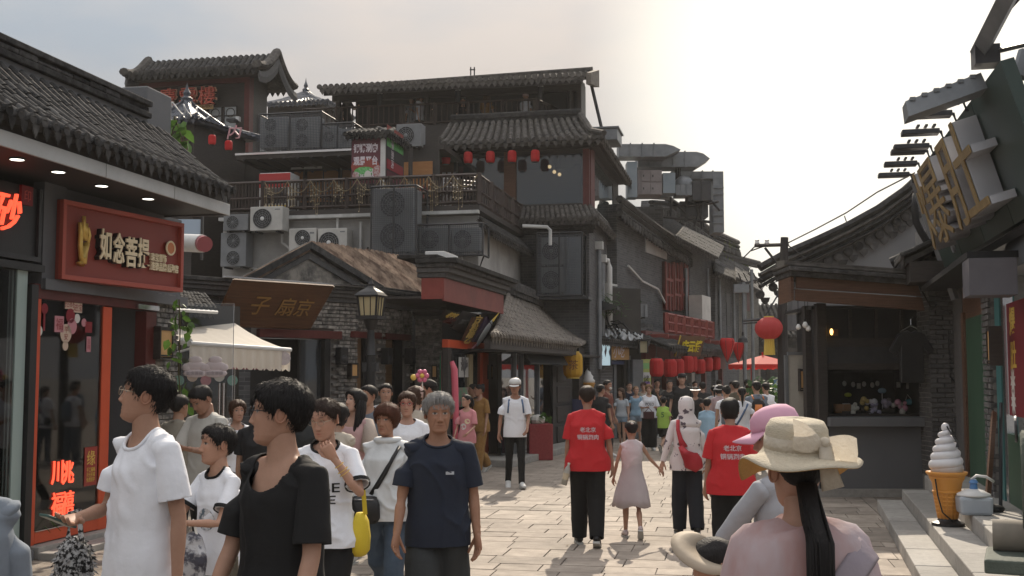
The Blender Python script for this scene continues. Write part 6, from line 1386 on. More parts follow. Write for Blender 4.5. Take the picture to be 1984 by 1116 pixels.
for k,(y0,y1,d)in enumerate(((534,524,.78),(523,515,.86),(514,509,.82))):strip('canopy_course',TILE if k!=2 else TILEB,(1532-3*k,y0),(1776-8*k,y0+18),(1774-8*k,y1+18),(1532-3*k,y1),-.2,d)
e0,e1=q.uv(1520,512,.8),q.uv(1765,530,.8);q.part('canopy_roof',MB().hexa([(e0[0],-.8,e0[1]),(e1[0],-.8,e1[1]),(e1[0],1.2,e1[1]+.1),(e0[0]+.35,1.2,e0[1]+.1)],[(e0[0],-.8,e0[1]+.06),(e1[0],-.8,e1[1]+.06),(e1[0],1.2,e1[1]+.25),(e0[0]+.35,1.2,e0[1]+.25)]),TILEB)
for k,(px,py,s_)in enumerate(((1547,634,.04),(1560,630,.045),(1566,637,.04),(1612,687,.05),(1616,697,.04))):
 t=T('light_bulb',('white bulb hanging first at the kiosk canopy end','brightest white bulb at the kiosk canopy end','third white bulb beside the kiosk canopy end','white bulb hanging inside the kiosk window','small pale sensor below the bulb inside the kiosk')[k],'bulb',at(px,py,16.8 if k<3 else 18.0),(1,0),'bulbs round the kiosk');t.part('glass',MB().lathe([(0,-s_),(s_*.8,-s_*.6),(s_,0),(s_*.7,s_*.7),(s_*.35,s_*1.2)],n=12),mat('opal bulb',(.7,.7,.68),rough=.3),smooth=True);t.part('socket',MB().lathe([(s_*.4,s_*1.1),(s_*.4,s_*2),(0,s_*2)],n=8),BLACK)
 if k<4:t.part('cord',MB().tube([(0,0,s_*2),(0,0,.45)],.005,4),WIRE)
t=T('warm_lamp','tiny lit amber lamp at the top left inside the kiosk','lamp',at(1611,643,17.3),(1,0));t.part('bulb',MB().sphere((0,0,0),(.025,.025,.05),8,6),mat('lit amber',(1,.55,.15),emit=3),smooth=True);t.part('reflector',MB().box(.03,.1,0,.03,-.06,.04),BWOOD)
def goods(name,label,cat,px,py,Y,mb,m,group=None,extra=()):
 t=T(name,label,cat,at(px,py,Y),(1,0),group);t.part('body',mb,m,smooth=True)
 for n_,b,mm in extra:t.part(n_,b,mm)
 return t
wc=mat('card white',(.42,.42,.40),rough=.7)
goods('paper_sheet','white paper sheet behind the bulb in the kiosk','paper',1626,697,18.9,MB().box(-.1,.08,0,.01,-.08,.08),wc)
goods('price_tag','yellow green oval tag on the kiosk shelf','tag',1643,765,18.2,MB().sphere((0,0,0),(.06,.02,.035),12,6),mat('lime tag',(.45,.5,.06),rough=.5),extra=[('stem',MB().tube([(0,0,-.03),(0,0,-.15)],.008,4),DWOOD)])
goods('blue_windmill','pale blue round windmill toy on a stick in the kiosk','toy',1709,757,18.2,MB().sphere((0,0,0),(.07,.02,.045),12,6),mat('pale blue toy',(.28,.42,.52),rough=.5),extra=[('stick',MB().tube([(0,0,0),(0,0,-.3)],.008,4),WP)])
goods('blue_bag','small turquoise pouch hanging at the kiosk right side','pouch',1762,779,18.2,MB().sphere((0,0,0),(.07,.04,.05),10,6),mat('turquoise cloth',(.08,.3,.38),rough=.7),extra=[('ties',MB().tube([(-.06,0,.03),(-.03,0,.12),(.05,0,.02),(.12,0,.05)],.008,4),WP)])
g=random.Random(21);cols=[(.26,.14,.07),(.30,.30,.28),(.35,.27,.10),(.25,.24,.32),(.4,.4,.42),(.22,.2,.25),(.35,.33,.3),(.4,.2,.26),(.12,.1,.1),(.45,.45,.4)]
words_=['brown wooden souvenir box','white picture frame','yellow resin figure','lilac plush figure','pale grey plush figure','grey violet toy','stone coloured figure','pink blossom ornament','black toy cat shape','ivory trinket']
for k,px in enumerate((1634,1640,1678,1696,1688,1722,1740,1748,1716,1660)):
 b=MB()
 if k in(0,):b.box(-.12,.12,0,.12,-.06,.08)
 elif k==1:
  for a in((-.06,-.04,-.06,.06),(.04,.06,-.06,.06),(-.04,.04,.04,.06),(-.04,.04,-.06,-.04)):b.box(a[0],a[1],0,.02,a[2],a[3])
 else:
  for i in range(5):b.sphere((g.uniform(-.08,.08),g.uniform(-.03,.03),g.uniform(-.05,.09)),g.uniform(.03,.055),8,6)
 goods('souvenir',words_[k]+' on the kiosk counter shelf','souvenir',px,793-(k%3)*4,17.9,b,mat('souvenir %d'%k,cols[k],tuple(min(1,c*1.5)for c in cols[k]),12,.6),'souvenirs on the kiosk shelf',[('base',MB().box(-.07,.07,-.02,.06,-.09,-.06),DWOOD)])
for k,px in enumerate((1636,1653,1664,1674,1690,1700,1741,1760)):
 t=goods('hanging_charm',('first','second','third','fourth','fifth','sixth','seventh','last')[k]+' pale charm from the left hanging in a row inside the kiosk','charm',px,743+(k*7)%5,18.3,MB().box(-.03,.03,0,.012,-.05,.04)if k in(2,6,7)else MB().sphere((0,0,0),(.035,.02,.045),8,6),wc,'charms hanging inside the kiosk',[('string',MB().tube([(0,0,.04),(0,0,.3)],.004,3),WIRE)])
q.box('charm_rail',DARKM,kx(1610,-.9),xr,.88,.91,kz(722,-.9),kz(719,-.9));q.box('display_shelf',DWOOD,kx(1612),xr-.05,.35,.8,kz(808),kz(804))
ts=T('black_shirt','black T shirt hanging from a white hanger at the kiosk right post','T-shirt',at(1765,640,16.9),(1,0));z0=ts.loc(at(1765,742,16.9)).z
pr=[(-.06,0),(-.2,-.06),(-.34,-.3),(-.22,-.38),(-.17,-.27),(-.18,z0),(.18,z0),(.17,-.27),(.24,-.38),(.34,-.3),(.2,-.06),(.06,0),(0,-.04)]
b=MB().prism([(x,-.03,z)for x,z in pr],(0,.07,0));ts.part('shirt',b,BLACK,bevel=.02);ts.part('hanger',MB().tube([(-.16,0,-.01),(0,0,.07),(.16,0,-.01)],.012,5).tube([(0,0,.07),(0,0,.16),(.04,0,.2)],.008,5),CHROME)
bx=T('menu_board','cream standing notice board with a dark lamp between the pole and the kiosk','board',KI.w(kx(1527,-.9),.9,0),(1,0));w_=.32;zt_=bx.uv(1530,688)[1]
bx.box('panel',mat('cream board',(.44,.43,.38),(.52,.5,.45),3,.6,dirt=.25),.0,w_-.03,0,.05,.2,zt_);bx.box('frame',STEEL,-.05,0,-.02,.07,0,zt_);bx.box('frame',STEEL,0,w_,-.02,.07,zt_+.001,zt_+.05)
wall_lantern(bx.w(w_-.1,-.1,bx.uv(1550,736)[1]),Vector((1,0)),.13,.36,'small wall lamp on the cream board beside the kiosk')
BP=T('kiosk_pillar','dark brick pillar with black wires right of the kiosk','pillar',at(1803,727,16.9)*1.0,(1,0));BP.o.location.z=0;BP.p.z=0;w_=BP.uv(1862,700)[0];zt_=BP.uv(1830,545)[1]
bricks(BP,0,w_,.35,zt_,0,.21,.072,m=DBRICK,limit=300,wob=.004);BP.box('core',MORT,.004,w_-.004,.035,.5,0,zt_+.8)
bricks(BP,0.01,.5,.35,zt_,0,.21,.072,m=DBRICK,limit=0,side=(0,-1))
for c_ in(((1838,640),(1840,690),(1842,730),(1850,740)),((1772,540),(1790,570),(1806,600),(1815,590))):BP.part('wire',MB().tube([Vector((BP.uv(*p_,.06)[0],-.06,BP.uv(*p_,.06)[1]))for p_ in c_],.012,5),WIRE)
BP.box('pipe',STEEL,BP.uv(1846,560)[0],BP.uv(1850,560)[0],-.06,-.02,BP.uv(1848,600)[1],BP.uv(1848,545)[1])
GB=T('gable_house','grey plastered gable with a long sweeping tiled verge behind the kiosk','house',at(1640,727,23)*1.0,(1,0));GB.o.location.z=0;GB.p.z=0;g_=lambda px,py,d=0:Vector((GB.uv(px,py,d)[0],-d,GB.uv(px,py,d)[1]))
crv=[(1470,520),(1520,492),(1580,466),(1640,438),(1700,405),(1750,370),(1800,325),(1850,265)]
b=[g_(px,py)for px,py in crv];GB.part('gable',MB().prism([g_(1535,640)]+[g_(1535,486)]+b[2:]+[g_(1850,640)],(0,.4,0)),PLAST)
for k,(dy,r,m_)in enumerate(((0,.09,TILE),(-.15,.05,TILEB),(-.26,.07,TILE),(-.38,.04,TILE))):GB.part('verge_moulding',MB().tube([p_+Vector((0,-.1,dy))for p_ in b],[(.16,r)]*len(b),6,side=(0,1,0)),m_)
me=mesh('verge_tile',MB().lathe([(.09,0),(.09,.06),(.05,.075),(0,.075)],n=12).xf(Matrix.Rotation(R(90),4,'X')),TILE);me2=mesh('verge_drip',MB().prism([(-.1,0,0),(-.07,0,-.09),(0,0,-.15),(.07,0,-.09),(.1,0,0)],(0,.03,0)),TILE)
for i in range(len(b)-2):
 n=max(1,int((b[i+1]-b[i]).length/.21))
 for j in range(n):p_=lerp(b[i],b[i+1],j/n);o=link('verge_tile',me,GB.o);o.location=p_+Vector((0,-.06,-.54));o=link('verge_drip',me2,GB.o);o.location=p_+Vector((.1,-.1,-.6))
GB.part('lightning_rod',MB().tube([g_(1642,436,.1),g_(1636,418,.1)],.012,4),WIRE)
# == right shop: green door, teal frame, big tilted sign
PS=gnd(1900,935,.45);PS.z=0;DS_=-vp(1560)
RT=T('tripe_shop','snack shop with green door, teal frame and a large tilted sign above','shop',PS,(DS_.x,DS_.y));q=RT;sx=lambda px,d=0:q.uv(px,760,d)[0]
GREEN=mat('green door paint',(.028,.075,.045),(.045,.10,.06),2,.5,.1,20,stretch=(1,1,.3));TEAL=mat('teal paint',(.03,.13,.135),(.045,.17,.17),2,.5)
zt_=2.9;zd=q.uv(1900,610)[1]
q.box('door',GREEN,sx(1878),sx(1906)-.004,-.02,.03,.45,zd);q.box('door',GREEN,sx(1906)+.004,sx(1927),-.02,.03,.45,zd);q.box('door_frame',BWOOD,sx(1873),sx(1878)-.002,-.05,.05,.45,zd+.1);q.box('side_wall',DBRICK,sx(1855),sx(1873)-.002,-.03,.4,.3,3.2)
q.box('over_door',BWOOD,sx(1862),sx(1930),-.02,.3,zd+.002,q.uv(1880,545)[1]);x0,x1=sx(1928),sx(1942)
bricks(RT,x0,x1,.45,3.0,-.12,.2,.072,m=BRICK,limit=220);q.box('pier_core',MORT,x0+.004,x1-.004,-.09,.4,.3,3.1);bricks(RT,-.1,.35,.45,3.0,0,.2,.072,m=BRICK,limit=60,side=(x0,-1))
q.box('window_frame',TEAL,x1+.01,sx(1952),-.06,.1,.45,2.95);q.box('window_post',CHROME,sx(1953),sx(1958),-.05,.05,.45,2.9);q.box('sill_board',GREEN,sx(1958),sx(1984)+2,-.04,.04,.45,1.2)
pb_=T('red_poster','red poster with yellow characters in the teal framed window','poster',RT.w(sx(1960),-.03,0),(DS_.x,DS_.y));pb_.box('sheet',mat('poster red',(.17,.010,.02),(.22,.02,.03),2,.5),.02,1.3,0,.02,1.4,2.6)
for k,s in enumerate('爆肚'):pb_.part('lettering',mv(text(s,h=.3,w=.34,depth=.004,bold=.02),.38,-.001,2.4-.36*k),GOLDP)
for k in range(2):
 b=MB();n=10;b.prism([((.16 if j%2 else .08)*math.cos(j*math.pi/n)+.3,-.004,(.16 if j%2 else .08)*math.sin(j*math.pi/n)+1.55+.22*k)for j in range(2*n)],(0,.003,0));pb_.part('burst',b,WP)
wall_lantern(RT.w(sx(1929,.2),-.25,q.uv(1929,670,.2)[1]),RT.x,.2,.42,'orange wall lamp on the brick pier beside the green door')
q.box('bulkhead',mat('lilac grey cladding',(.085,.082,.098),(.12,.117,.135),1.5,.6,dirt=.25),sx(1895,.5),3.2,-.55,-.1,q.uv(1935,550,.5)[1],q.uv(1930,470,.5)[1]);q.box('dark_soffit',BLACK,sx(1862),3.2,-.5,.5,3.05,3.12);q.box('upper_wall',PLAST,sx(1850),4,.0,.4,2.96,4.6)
e0,e1=q.uv(1742,515,.9),q.uv(1800,495,.6)
tile_roof(RT,(-2.5,-.8,3.5),(-1.1,-.8,3.5),(-1.1,.2,4.1),(-2.2,.2,4.1),8,5,.06,sag=.05)
q.part('corner_ridge',MB().tube([(-2.5,-.85,3.56),(-2.4,-.4,3.75),(-2.2,.2,4.15)],.08,8),TILE)
q.box('eave_block',DWOOD,-2.4,-1.1,-.7,.3,3.15,3.44)
a0,a1,b0,b1=(1772,346),(1937,110),(1832,508),(1984,432)
def onl(px,X0,z0):
 k=(px-CX)/F;Y=(X0-.22*14)/(k-.22);return Vector((X0+.22*(Y-14),Y,z0))
TT=at(1770,346,16.0);
BS_=T('tilted_sign','large dark green sign panel with metal characters leaning out over the street','sign',(TT.x,TT.y,0),(-.22,-.976));q=BS_
lw=(q.uv(1834,509,-.38));lx1,lz1=q.uv(1984,434,-.38);tx1,tz1=q.uv(1938,112,0);z1=TT.z;z0=(lw[1]+lz1)/2
xe2=tx1;SGN=mat('dark green sign panel',(.022,.040,.036),(.04,.065,.058),1.2,.4,.05,10)
nrm_=Vector((0,-.38,z1-z0));tw=.38
def sp_(x,v,o=0):return Vector((x,tw*(1-v)-o*.96,z0+(z1-z0)*v-o*.25))
for k in range(4):
 xa,xb=xe2*k/4+.008,xe2*(k+1)/4-.008;q.part('sign_panel',MB().hexa([sp_(xb,0),sp_(xa,0),sp_(xa,1),sp_(xb,1)],[sp_(xb,0,-.12),sp_(xa,0,-.12),sp_(xa,1,-.12),sp_(xb,1,-.12)]),SGN)
q.part('edge_trim',MB().tube([sp_(-.03,-.35),sp_(-.03,.3),sp_(-.04,.75),sp_(-.02,1.0)],[(.03,.06)]*4,6),STEEL);q.part('bottom_rail',MB().tube([sp_(-.05,-.06),sp_(xe2+2,-.06)],[(.05,.07)]*2,4),DARKM)
ex=Vector((1,0,0));ez=(sp_(0,1)-sp_(0,0)).normalized();ey=ez.cross(ex);M0=Matrix((ex,ey,ez)).transposed().to_4x4();BRASS=mat('brass letter side',(.28,.19,.08),(.46,.34,.17),6,.4,.2,40,metal=.5);SILV=mat('silver letter face',(.50,.50,.53),(.58,.58,.61),2,.3,metal=.6)
hL=(z1-z0)*.78
for k,(s,xc)in enumerate((('爆',xe2*.37),('肚',xe2*.70))):
 M=M0 .copy();M.translation=sp_(xc,.5,.02);o=q.part('metal_letter',text(s,h=hL,w=xe2*.29,depth=.24).xf(M),SILV);M=M0 .copy();M.translation=sp_(xc,.5,.27);q.part('letter_face',text(s,h=hL,w=xe2*.29,depth=.012).xf(M),BRASS,parent=o)
for k,s in enumerate('老北京'):
 M=M0 .copy();M.translation=sp_(xe2*.14,.66-.15*k,.02);q.part('small_letter',text(s,h=.2,w=.3,depth=.09,bold=.02).xf(M),mat('pinkish metal',(.36,.29,.30),rough=.4,metal=.4))
M=M0 .copy();M.translation=sp_(xe2*.2,.12,.01);q.part('trade_mark',text('®',h=.14,depth=.03).xf(M),SILV)
for k,px in enumerate((1745,1762,1777,1790,1800,1818,1828)):
 u_=(0.0,.14,.28,.33,.47,.62,.72)[k];base=sp_(xe2*u_,1.0);t=T('flood_light',('lowest flood light at the far end of the tilted sign top','second flood light from the far end on the sign top','third flood light from the far end on the sign top','upper one of the close flood light pair on the sign top','middle flood light on the sign top','sixth flood light, just below the big grey box','flood light right under the big grey box on the sign top')[k],'flood light',q.w(*base),(-.976,.22),'flood lights on the tilted sign');s_=.42
 t.part('case',MB().box(.06,.06+s_,-.09,.09,.03,.09),DARKM,bevel=.01);t.part('arm',MB().tube([(0,0,-.06),(.04,0,.06),(.14,0,.08)],.02,5),DARKM)
 for j in range(3):t.part('cooling_fin',MB().box(.1+.09*j,.13+.09*j,-.09,.09,.121,.14),DARKM)
t=T('lamp_trough','long grey ribbed metal trough at the near top end of the tilted sign','flood light',q.w(*sp_(xe2*.86,.96)),(-.976,.22));t.part('trough',MB().hexa([(.0,-.18,-.02),(.72,-.18,-.26),(.72,.18,-.26),(0,.18,-.02)],[(.05,-.14,.14),(.74,-.14,-.10),(.74,.14,-.10),(.05,.14,.14)]),STEEL);
for j in range(6):x=.1+.11*j;t.part('rib',MB().box(x,x+.05,-.16,.16,.12-.34*x,.155-.34*x),STEEL)
t=T('steel_truss','dark steel truss rising out of view above the tilted sign','truss',q.w(*sp_(xe2*.9,1.0)),(-.976,.22));tl_=lambda px,py,Y:t.loc(at(px,py,Y))
t.part('beam',MB().tube([tl_(1898,100,10.6),tl_(1965,-30,9.4)],[(.12,.09)]*2,4),STEEL);t.part('beam',MB().tube([tl_(1915,102,10.6),tl_(1990,84,10.0)],.03,4),STEEL);t.part('beam',MB().tube([tl_(1935,135,10.9),tl_(1995,140,10.6)],.04,4),STEEL);t.part('foot',MB().box(-.1,.12,-.12,.12,.12,.3),DARKM);t.part('brace',MB().tube([tl_(1945,30,10),tl_(1990,-20,9.6)],.02,4),DARKM);t.part('cross_pipe',MB().tube([tl_(1975,150,10.6),tl_(1990,100,10.6)],.08,8),STEEL);t.part('post',MB().tube([(-.5,.3,-3),(-.5,.3,.3)],.05,6),DARKM)
tb_=T('black_hose','thick black hose drooping beside the left end of the tilted sign','hose',at(1772,385,16.6),(1,0));tb_.part('hose',MB().tube([tb_.loc(at(px,py,16.6))for px,py in((1775,375),(1772,400),(1775,430),(1785,450),(1800,475),(1815,495))],.055,8),WIRE,smooth=True)
# == steps
SE_=gnd(1760,1075,.15);SE_.z=0
ST=T('stone_steps',None,None,SE_,(-DS_.x,-DS_.y),kind='structure');q=ST
STM=mat('step granite',(0,0,0));g=random.Random(6)
for k,(y0,y1,z0,z1)in enumerate(((0,-.32,0,.15),(-.32,-.66,0,.30),(-.66,-3.4,0,.45))):
 x=-7.0;end=4.9 if k<2 else 5.4
 while x<end:
  l=min(g.choice((.8,1.0,1.2,1.4)),end-x);q.part('step_stone',MB().box(x+.004,x+l-.004,y0-.003,y1,0,z1+g.uniform(-.004,.004)),STM,bevel=.012)
  if k==2:pass
  x+=l
ICp=gnd(1837,1018,.30)
IC=T('ice_cream_cone','waist high white soft ice cream cone prop in an orange wafer cone','prop',ICp,(1,0));hgt=(1022-827)/2200*ICp.y;s_=hgt/1.0
WAF=mat('orange wafer plastic',(.56,.24,.045),(.62,.29,.06),3,.4);ICW=mat('white fibreglass',(.60,.60,.62),(.68,.68,.70),3,.45)
kk=.74
pr=[(.118,.06)]+[(.118+.075*t_,.06+.36*t_)for t_ in(.25,.5,.75,1)]+[(.225,.46),(.228,.475),(.20,.485)]
IC.part('cone',MB().lathe([(r_*s_*kk,z_*s_)for r_,z_ in pr],n=40),WAF,smooth=True)
for z_ in(.12,.16,.20,.24,.28,.33):r_=(.118+.075*(z_-.06)/.36)*kk;IC.part('wafer_ring',MB().ring((0,0,z_*s_),r_*s_,.0095*s_ if z_<.33 else .014*s_,'z',40,6),WAF)
for j in range(16):a=j*math.pi/8;IC.part('wafer_rib',MB().tube([(.12*kk*s_*math.cos(a),.12*kk*s_*math.sin(a),.07*s_),(.172*kk*s_*math.cos(a),.172*kk*s_*math.sin(a),.32*s_)],.009*s_,5),WAF)
IC.part('rim',MB().lathe([(.205*kk*s_,.46*s_),(.262*kk*s_,.505*s_),(.264*kk*s_,.522*s_),(.20*kk*s_,.525*s_)],n=40),WAF,smooth=True)
pts=[];rad=[];n=150
for i in range(n+1):
 u_=i/n;tns=u_*5.4;rr=.125*(1-u_)**.62;z_=.55+.40*u_**.95;a=tns*6.2832;pts.append((rr*s_*math.cos(a),rr*s_*math.sin(a),z_*s_));rad.append((.056*s_*(1-.62*u_),.052*s_*(1-.5*u_)))
IC.part('swirl',MB().tube(pts,rad,12,side=None).lathe([(.15*s_,.5*s_),(.14*s_,.6*s_),(.10*s_,.75*s_),(.04*s_,.9*s_),(0,.95*s_)],n=24),ICW,smooth=True)
IC.part('tip',MB().sphere((.0,0,.955*s_),(.04*s_,.04*s_,.045*s_),12,8),ICW,smooth=True);IC.part('cable',MB().tube([(.0,-.02,.98*s_),(.02,-.1*s_,.9*s_),(.05,-.17*s_,.82*s_)],.008,5),WIRE);IC.part('plug',MB().lathe([(.005,.06),(.02,.0),(0,0)],(.05,-.17*s_,.77*s_),8),BLACK)
IC.part('cable',MB().tube([(-.15*s_,-.10*s_,.46*s_),(-.13*s_,-.10*s_,.3*s_),(-.1*s_,-.13*s_,.14*s_),(0,-.13*s_,.05*s_)],.008,5),WIRE);IC.part('base',MB().lathe([(.155*s_,0),(.155*s_,.03*s_),(.10*s_,.05*s_),(.09*s_,.07*s_)],n=28),BLACK)
JG=T('water_jug','square translucent water jug with blue neck and white hose on the top step','jug',gnd(1888,996,.45),(1,-.2));JM=mat('cloudy plastic',(.38,.43,.50),(.48,.53,.58),5,.35,trans=.2);k_=JG.p.y/2200
JG.part('body',MB().hexa([(-.15,-.15,0),(.15,-.15,0),(.15,.15,0),(-.15,.15,0)],[(-.16,-.15,.18),(.16,-.15,.18),(.16,.15,.18),(-.16,.15,.18)]),JM,bevel=.03);JG.part('shoulder',MB().lathe([(.165,.18),(.16,.2),(.09,.235),(.035,.25)],n=20),WHITEP,smooth=True);JG.part('neck',MB().lathe([(.04,.24),(.035,.3),(.045,.31),(.03,.34),(0,.34)],n=12),mat('blue plastic',(.08,.2,.42),rough=.4));JG.part('hose',MB().tube([(-.02,0,.34),(.03,0,.38),(.12,0,.37),(.2,.05,.32)],.014,6),WHITEP,smooth=True)
TBm=T('leaning_timber','worn timber plank leaning on the brick pier beside the jug','timber',gnd(1912,992,.45),(1,0));b0_=TBm.loc(at(1912,992,TBm.p.y));t0=TBm.loc(at(1926,800,TBm.p.y+.5));TBm.part('plank',MB().tube([Vector((0,0,.01)),t0],[(.06,.03)]*2,4),BWOOD);TBm.part('bar',MB().tube([Vector((.14,0,.01)),t0+Vector((.12,.1,.1))],.02,6),DARKM);TBm.part('foot',MB().sphere((.05,0,.03),(.14,.08,.05),10,6),BLACK)
SD=T('stone_drum','dark green stone drum on a carved block at the shop steps','stone carving',gnd(2012,1095,.45),(-.4,-.9));SDM=mat('green grey stone',(.055,.07,.058),(.10,.12,.10),6,.75,.3,50,dirt=.2);k_=SD.p.y/2200
SD.part('drum',MB().lathe([(.16,-.16),(.40,-.15),(.45,-.08),(.47,0),(.45,.08),(.40,.15),(.16,.16)],n=36).xf(Matrix.Translation((.1,.1,.62))@Matrix.Rotation(R(90),4,'X')),SDM,auto=35);SD.part('ring',MB().ring((.1,-.07,.62),.34,.025,'y',30,6),SDM);SD.part('small_roll',MB().tube([(.02,-.3,.2),(.02,.12,.2)],.12,18),mat('warm stone',(.20,.18,.15),(.28,.25,.21),6,.8),smooth=False,auto=35);SD.part('block',MB().box(-.12,.55,-.35,.4,0,.1),SDM,bevel=.015)
for j in range(22):a=j*.2856;SD.part('stud',MB().sphere((.1+.41*math.cos(a),-.05,.62+.41*math.sin(a)),.022,6,4),SDM)
SD.part('handle_ring',MB().ring((-.08,-.12,.98),.09,.012,'y',18,5,sx=1.3),DARKM)
# == people
def V3(*a):return Vector(a)
def remesh(mb,vox,smooth=3):
 me=bpy.data.meshes.new('r');me.from_pydata(mb.v,[],mb.f);o=bpy.data.objects.new('r',me)
 m=o.modifiers.new('r','REMESH');m.mode='VOXEL';m.voxel_size=vox
 e=evaluated(o);n=len(e.vertices);v=np.empty(n*3);e.vertices.foreach_get('co',v);v=v.reshape(-1,3)
 ed=np.empty(len(e.edges)*2,dtype=np.int64);e.edges.foreach_get('vertices',ed);ed=ed.reshape(-1,2)
 deg=np.bincount(ed.ravel(),minlength=n)[:,None]
 for _ in range(smooth):
  s=np.zeros_like(v)
  for k in range(3):s[:,k]=np.bincount(ed[:,0],v[ed[:,1],k],n)+np.bincount(ed[:,1],v[ed[:,0],k],n)
  v=v*.4+.6*s/np.maximum(deg,1)
 e.vertices.foreach_set('co',v.ravel());e.update()
 bpy.data.objects.remove(o);bpy.data.meshes.remove(me)
 return e,v
def normals(me):
 n=np.empty(len(me.vertices)*3);me.vertices.foreach_get('normal',n);return n.reshape(-1,3)
SKIN=mat('skin',(.90,.88,.86),(1,1,1),40,.55,.05,200,attr=True,spec=.3,obj=True)
_b=SKIN.node_tree.nodes['Principled BSDF'];_b.inputs['Subsurface Weight'].default_value=.12;_b.inputs['Subsurface Radius'].default_value=(.012,.005,.003);_b.inputs['Subsurface Scale'].default_value=1.0
def hairm(n,c):return mat('hair '+n,c,tuple(x*1.9 for x in c),60,.62,.3,160,stretch=(1,1,.12),spec=.22,obj=True)
H_BLACK=hairm('black',(.009,.008,.008));H_BROWN=hairm('brown',(.035,.018,.011));H_GREY=hairm('grey',(.16,.155,.15));H_AUB=hairm('auburn',(.055,.020,.011));H_BLOND=hairm('light brown',(.12,.07,.035))
def cloth(n,c,c2=None,sc=3,rough=.85,bump=.42,trans=0.0):return mat('cloth '+n,c,c2 or tuple(x*.86 for x in c),sc,rough,bump,11,obj=True,trans=trans)
C_WHITE=cloth('white',(.80,.82,.87));C_BLACK=cloth('black',(.0065,.0065,.007));C_NAVY=cloth('navy',(.012,.018,.034));C_RED=cloth('red',(.52,.022,.028));C_PINK=cloth('pink',(.60,.25,.27))
C_GREY=cloth('grey',(.16,.165,.17));C_CHAR=cloth('charcoal',(.03,.034,.036));C_DENIM=cloth('denim',(.035,.055,.085),(.07,.10,.14),9);C_LDEN=cloth('light denim',(.16,.22,.28),(.24,.30,.36),9);C_BEIGE=cloth('beige',(.46,.41,.34));C_JACK=cloth('pale jacket',(.52,.54,.55),(.60,.62,.63),4,.6,.3)
C_OLIVE=cloth('olive',(.10,.085,.06));C_YEL=cloth('mustard',(.30,.17,.05),(.20,.10,.03),14);C_LIME=cloth('lime',(.36,.55,.10));C_BLUE=cloth('sky blue',(.26,.40,.52));C_SLATE=cloth('slate',(.15,.18,.22));C_DARK=cloth('dark',(.015,.015,.017));C_GAUZE=cloth('gauze',(.62,.56,.58),(.70,.65,.66),5,.9,.3,.35);C_LGREY=cloth('light grey',(.36,.37,.40))
LEATH=mat('black leather',(.012,.012,.013),rough=.45);SHOEW=mat('white shoe',(.55,.55,.54),(.62,.62,.6),8,.6);SHOEB=mat('black shoe',(.012,.012,.013),rough=.5);SOLE=mat('shoe sole',(.42,.42,.40),rough=.8)
FRAME=mat('spectacle frame',(.01,.01,.011),rough=.3);FRAMEM=mat('thin spectacle frame',(.30,.24,.18),rough=.3,metal=.7)
HZK=[-.116,-.108,-.095,-.075,-.055,-.035,-.012,.012,.035,.055,.075,.092,.104,.112]
HYF=[-.052,-.075,-.086,-.087,-.088,-.089,-.089,-.088,-.092,-.090,-.079,-.058,-.030,.004]
HYB=[-.030,-.008,.012,.040,.064,.080,.092,.098,.100,.098,.088,.068,.042,.006]
HW=[.018,.036,.048,.057,.062,.066,.070,.073,.0745,.073,.066,.051,.032,.002]
def head_pts(nz,na,fem=0,infl=0.0):
 z=np.linspace(-.116,.112,nz);t=np.linspace(-1,1,na,endpoint=False);a=np.pi*np.sign(t)*np.abs(t)**1.35
 yf,yb,w=np.interp(z,HZK,HYF),np.interp(z,HZK,HYB),np.interp(z,HZK,HW)
 if fem:w=w*np.interp(z,[-.12,-.03,.02],[.90,.96,1]);yf=yf*np.interp(z,[-.12,-.06,0],[.95,.98,1])
 A,Z=np.meshgrid(a,z);p=.86
 c,d=((yf+yb)/2)[:,None],((yb-yf)/2)[:,None]
 x=w[:,None]*np.sign(np.sin(A))*np.abs(np.sin(A))**p;y=c-d*np.sign(np.cos(A))*np.abs(np.cos(A))**p
 return A,np.stack([x,y,Z],-1)
def gs(v,s):return np.exp(-(v/s)**2)
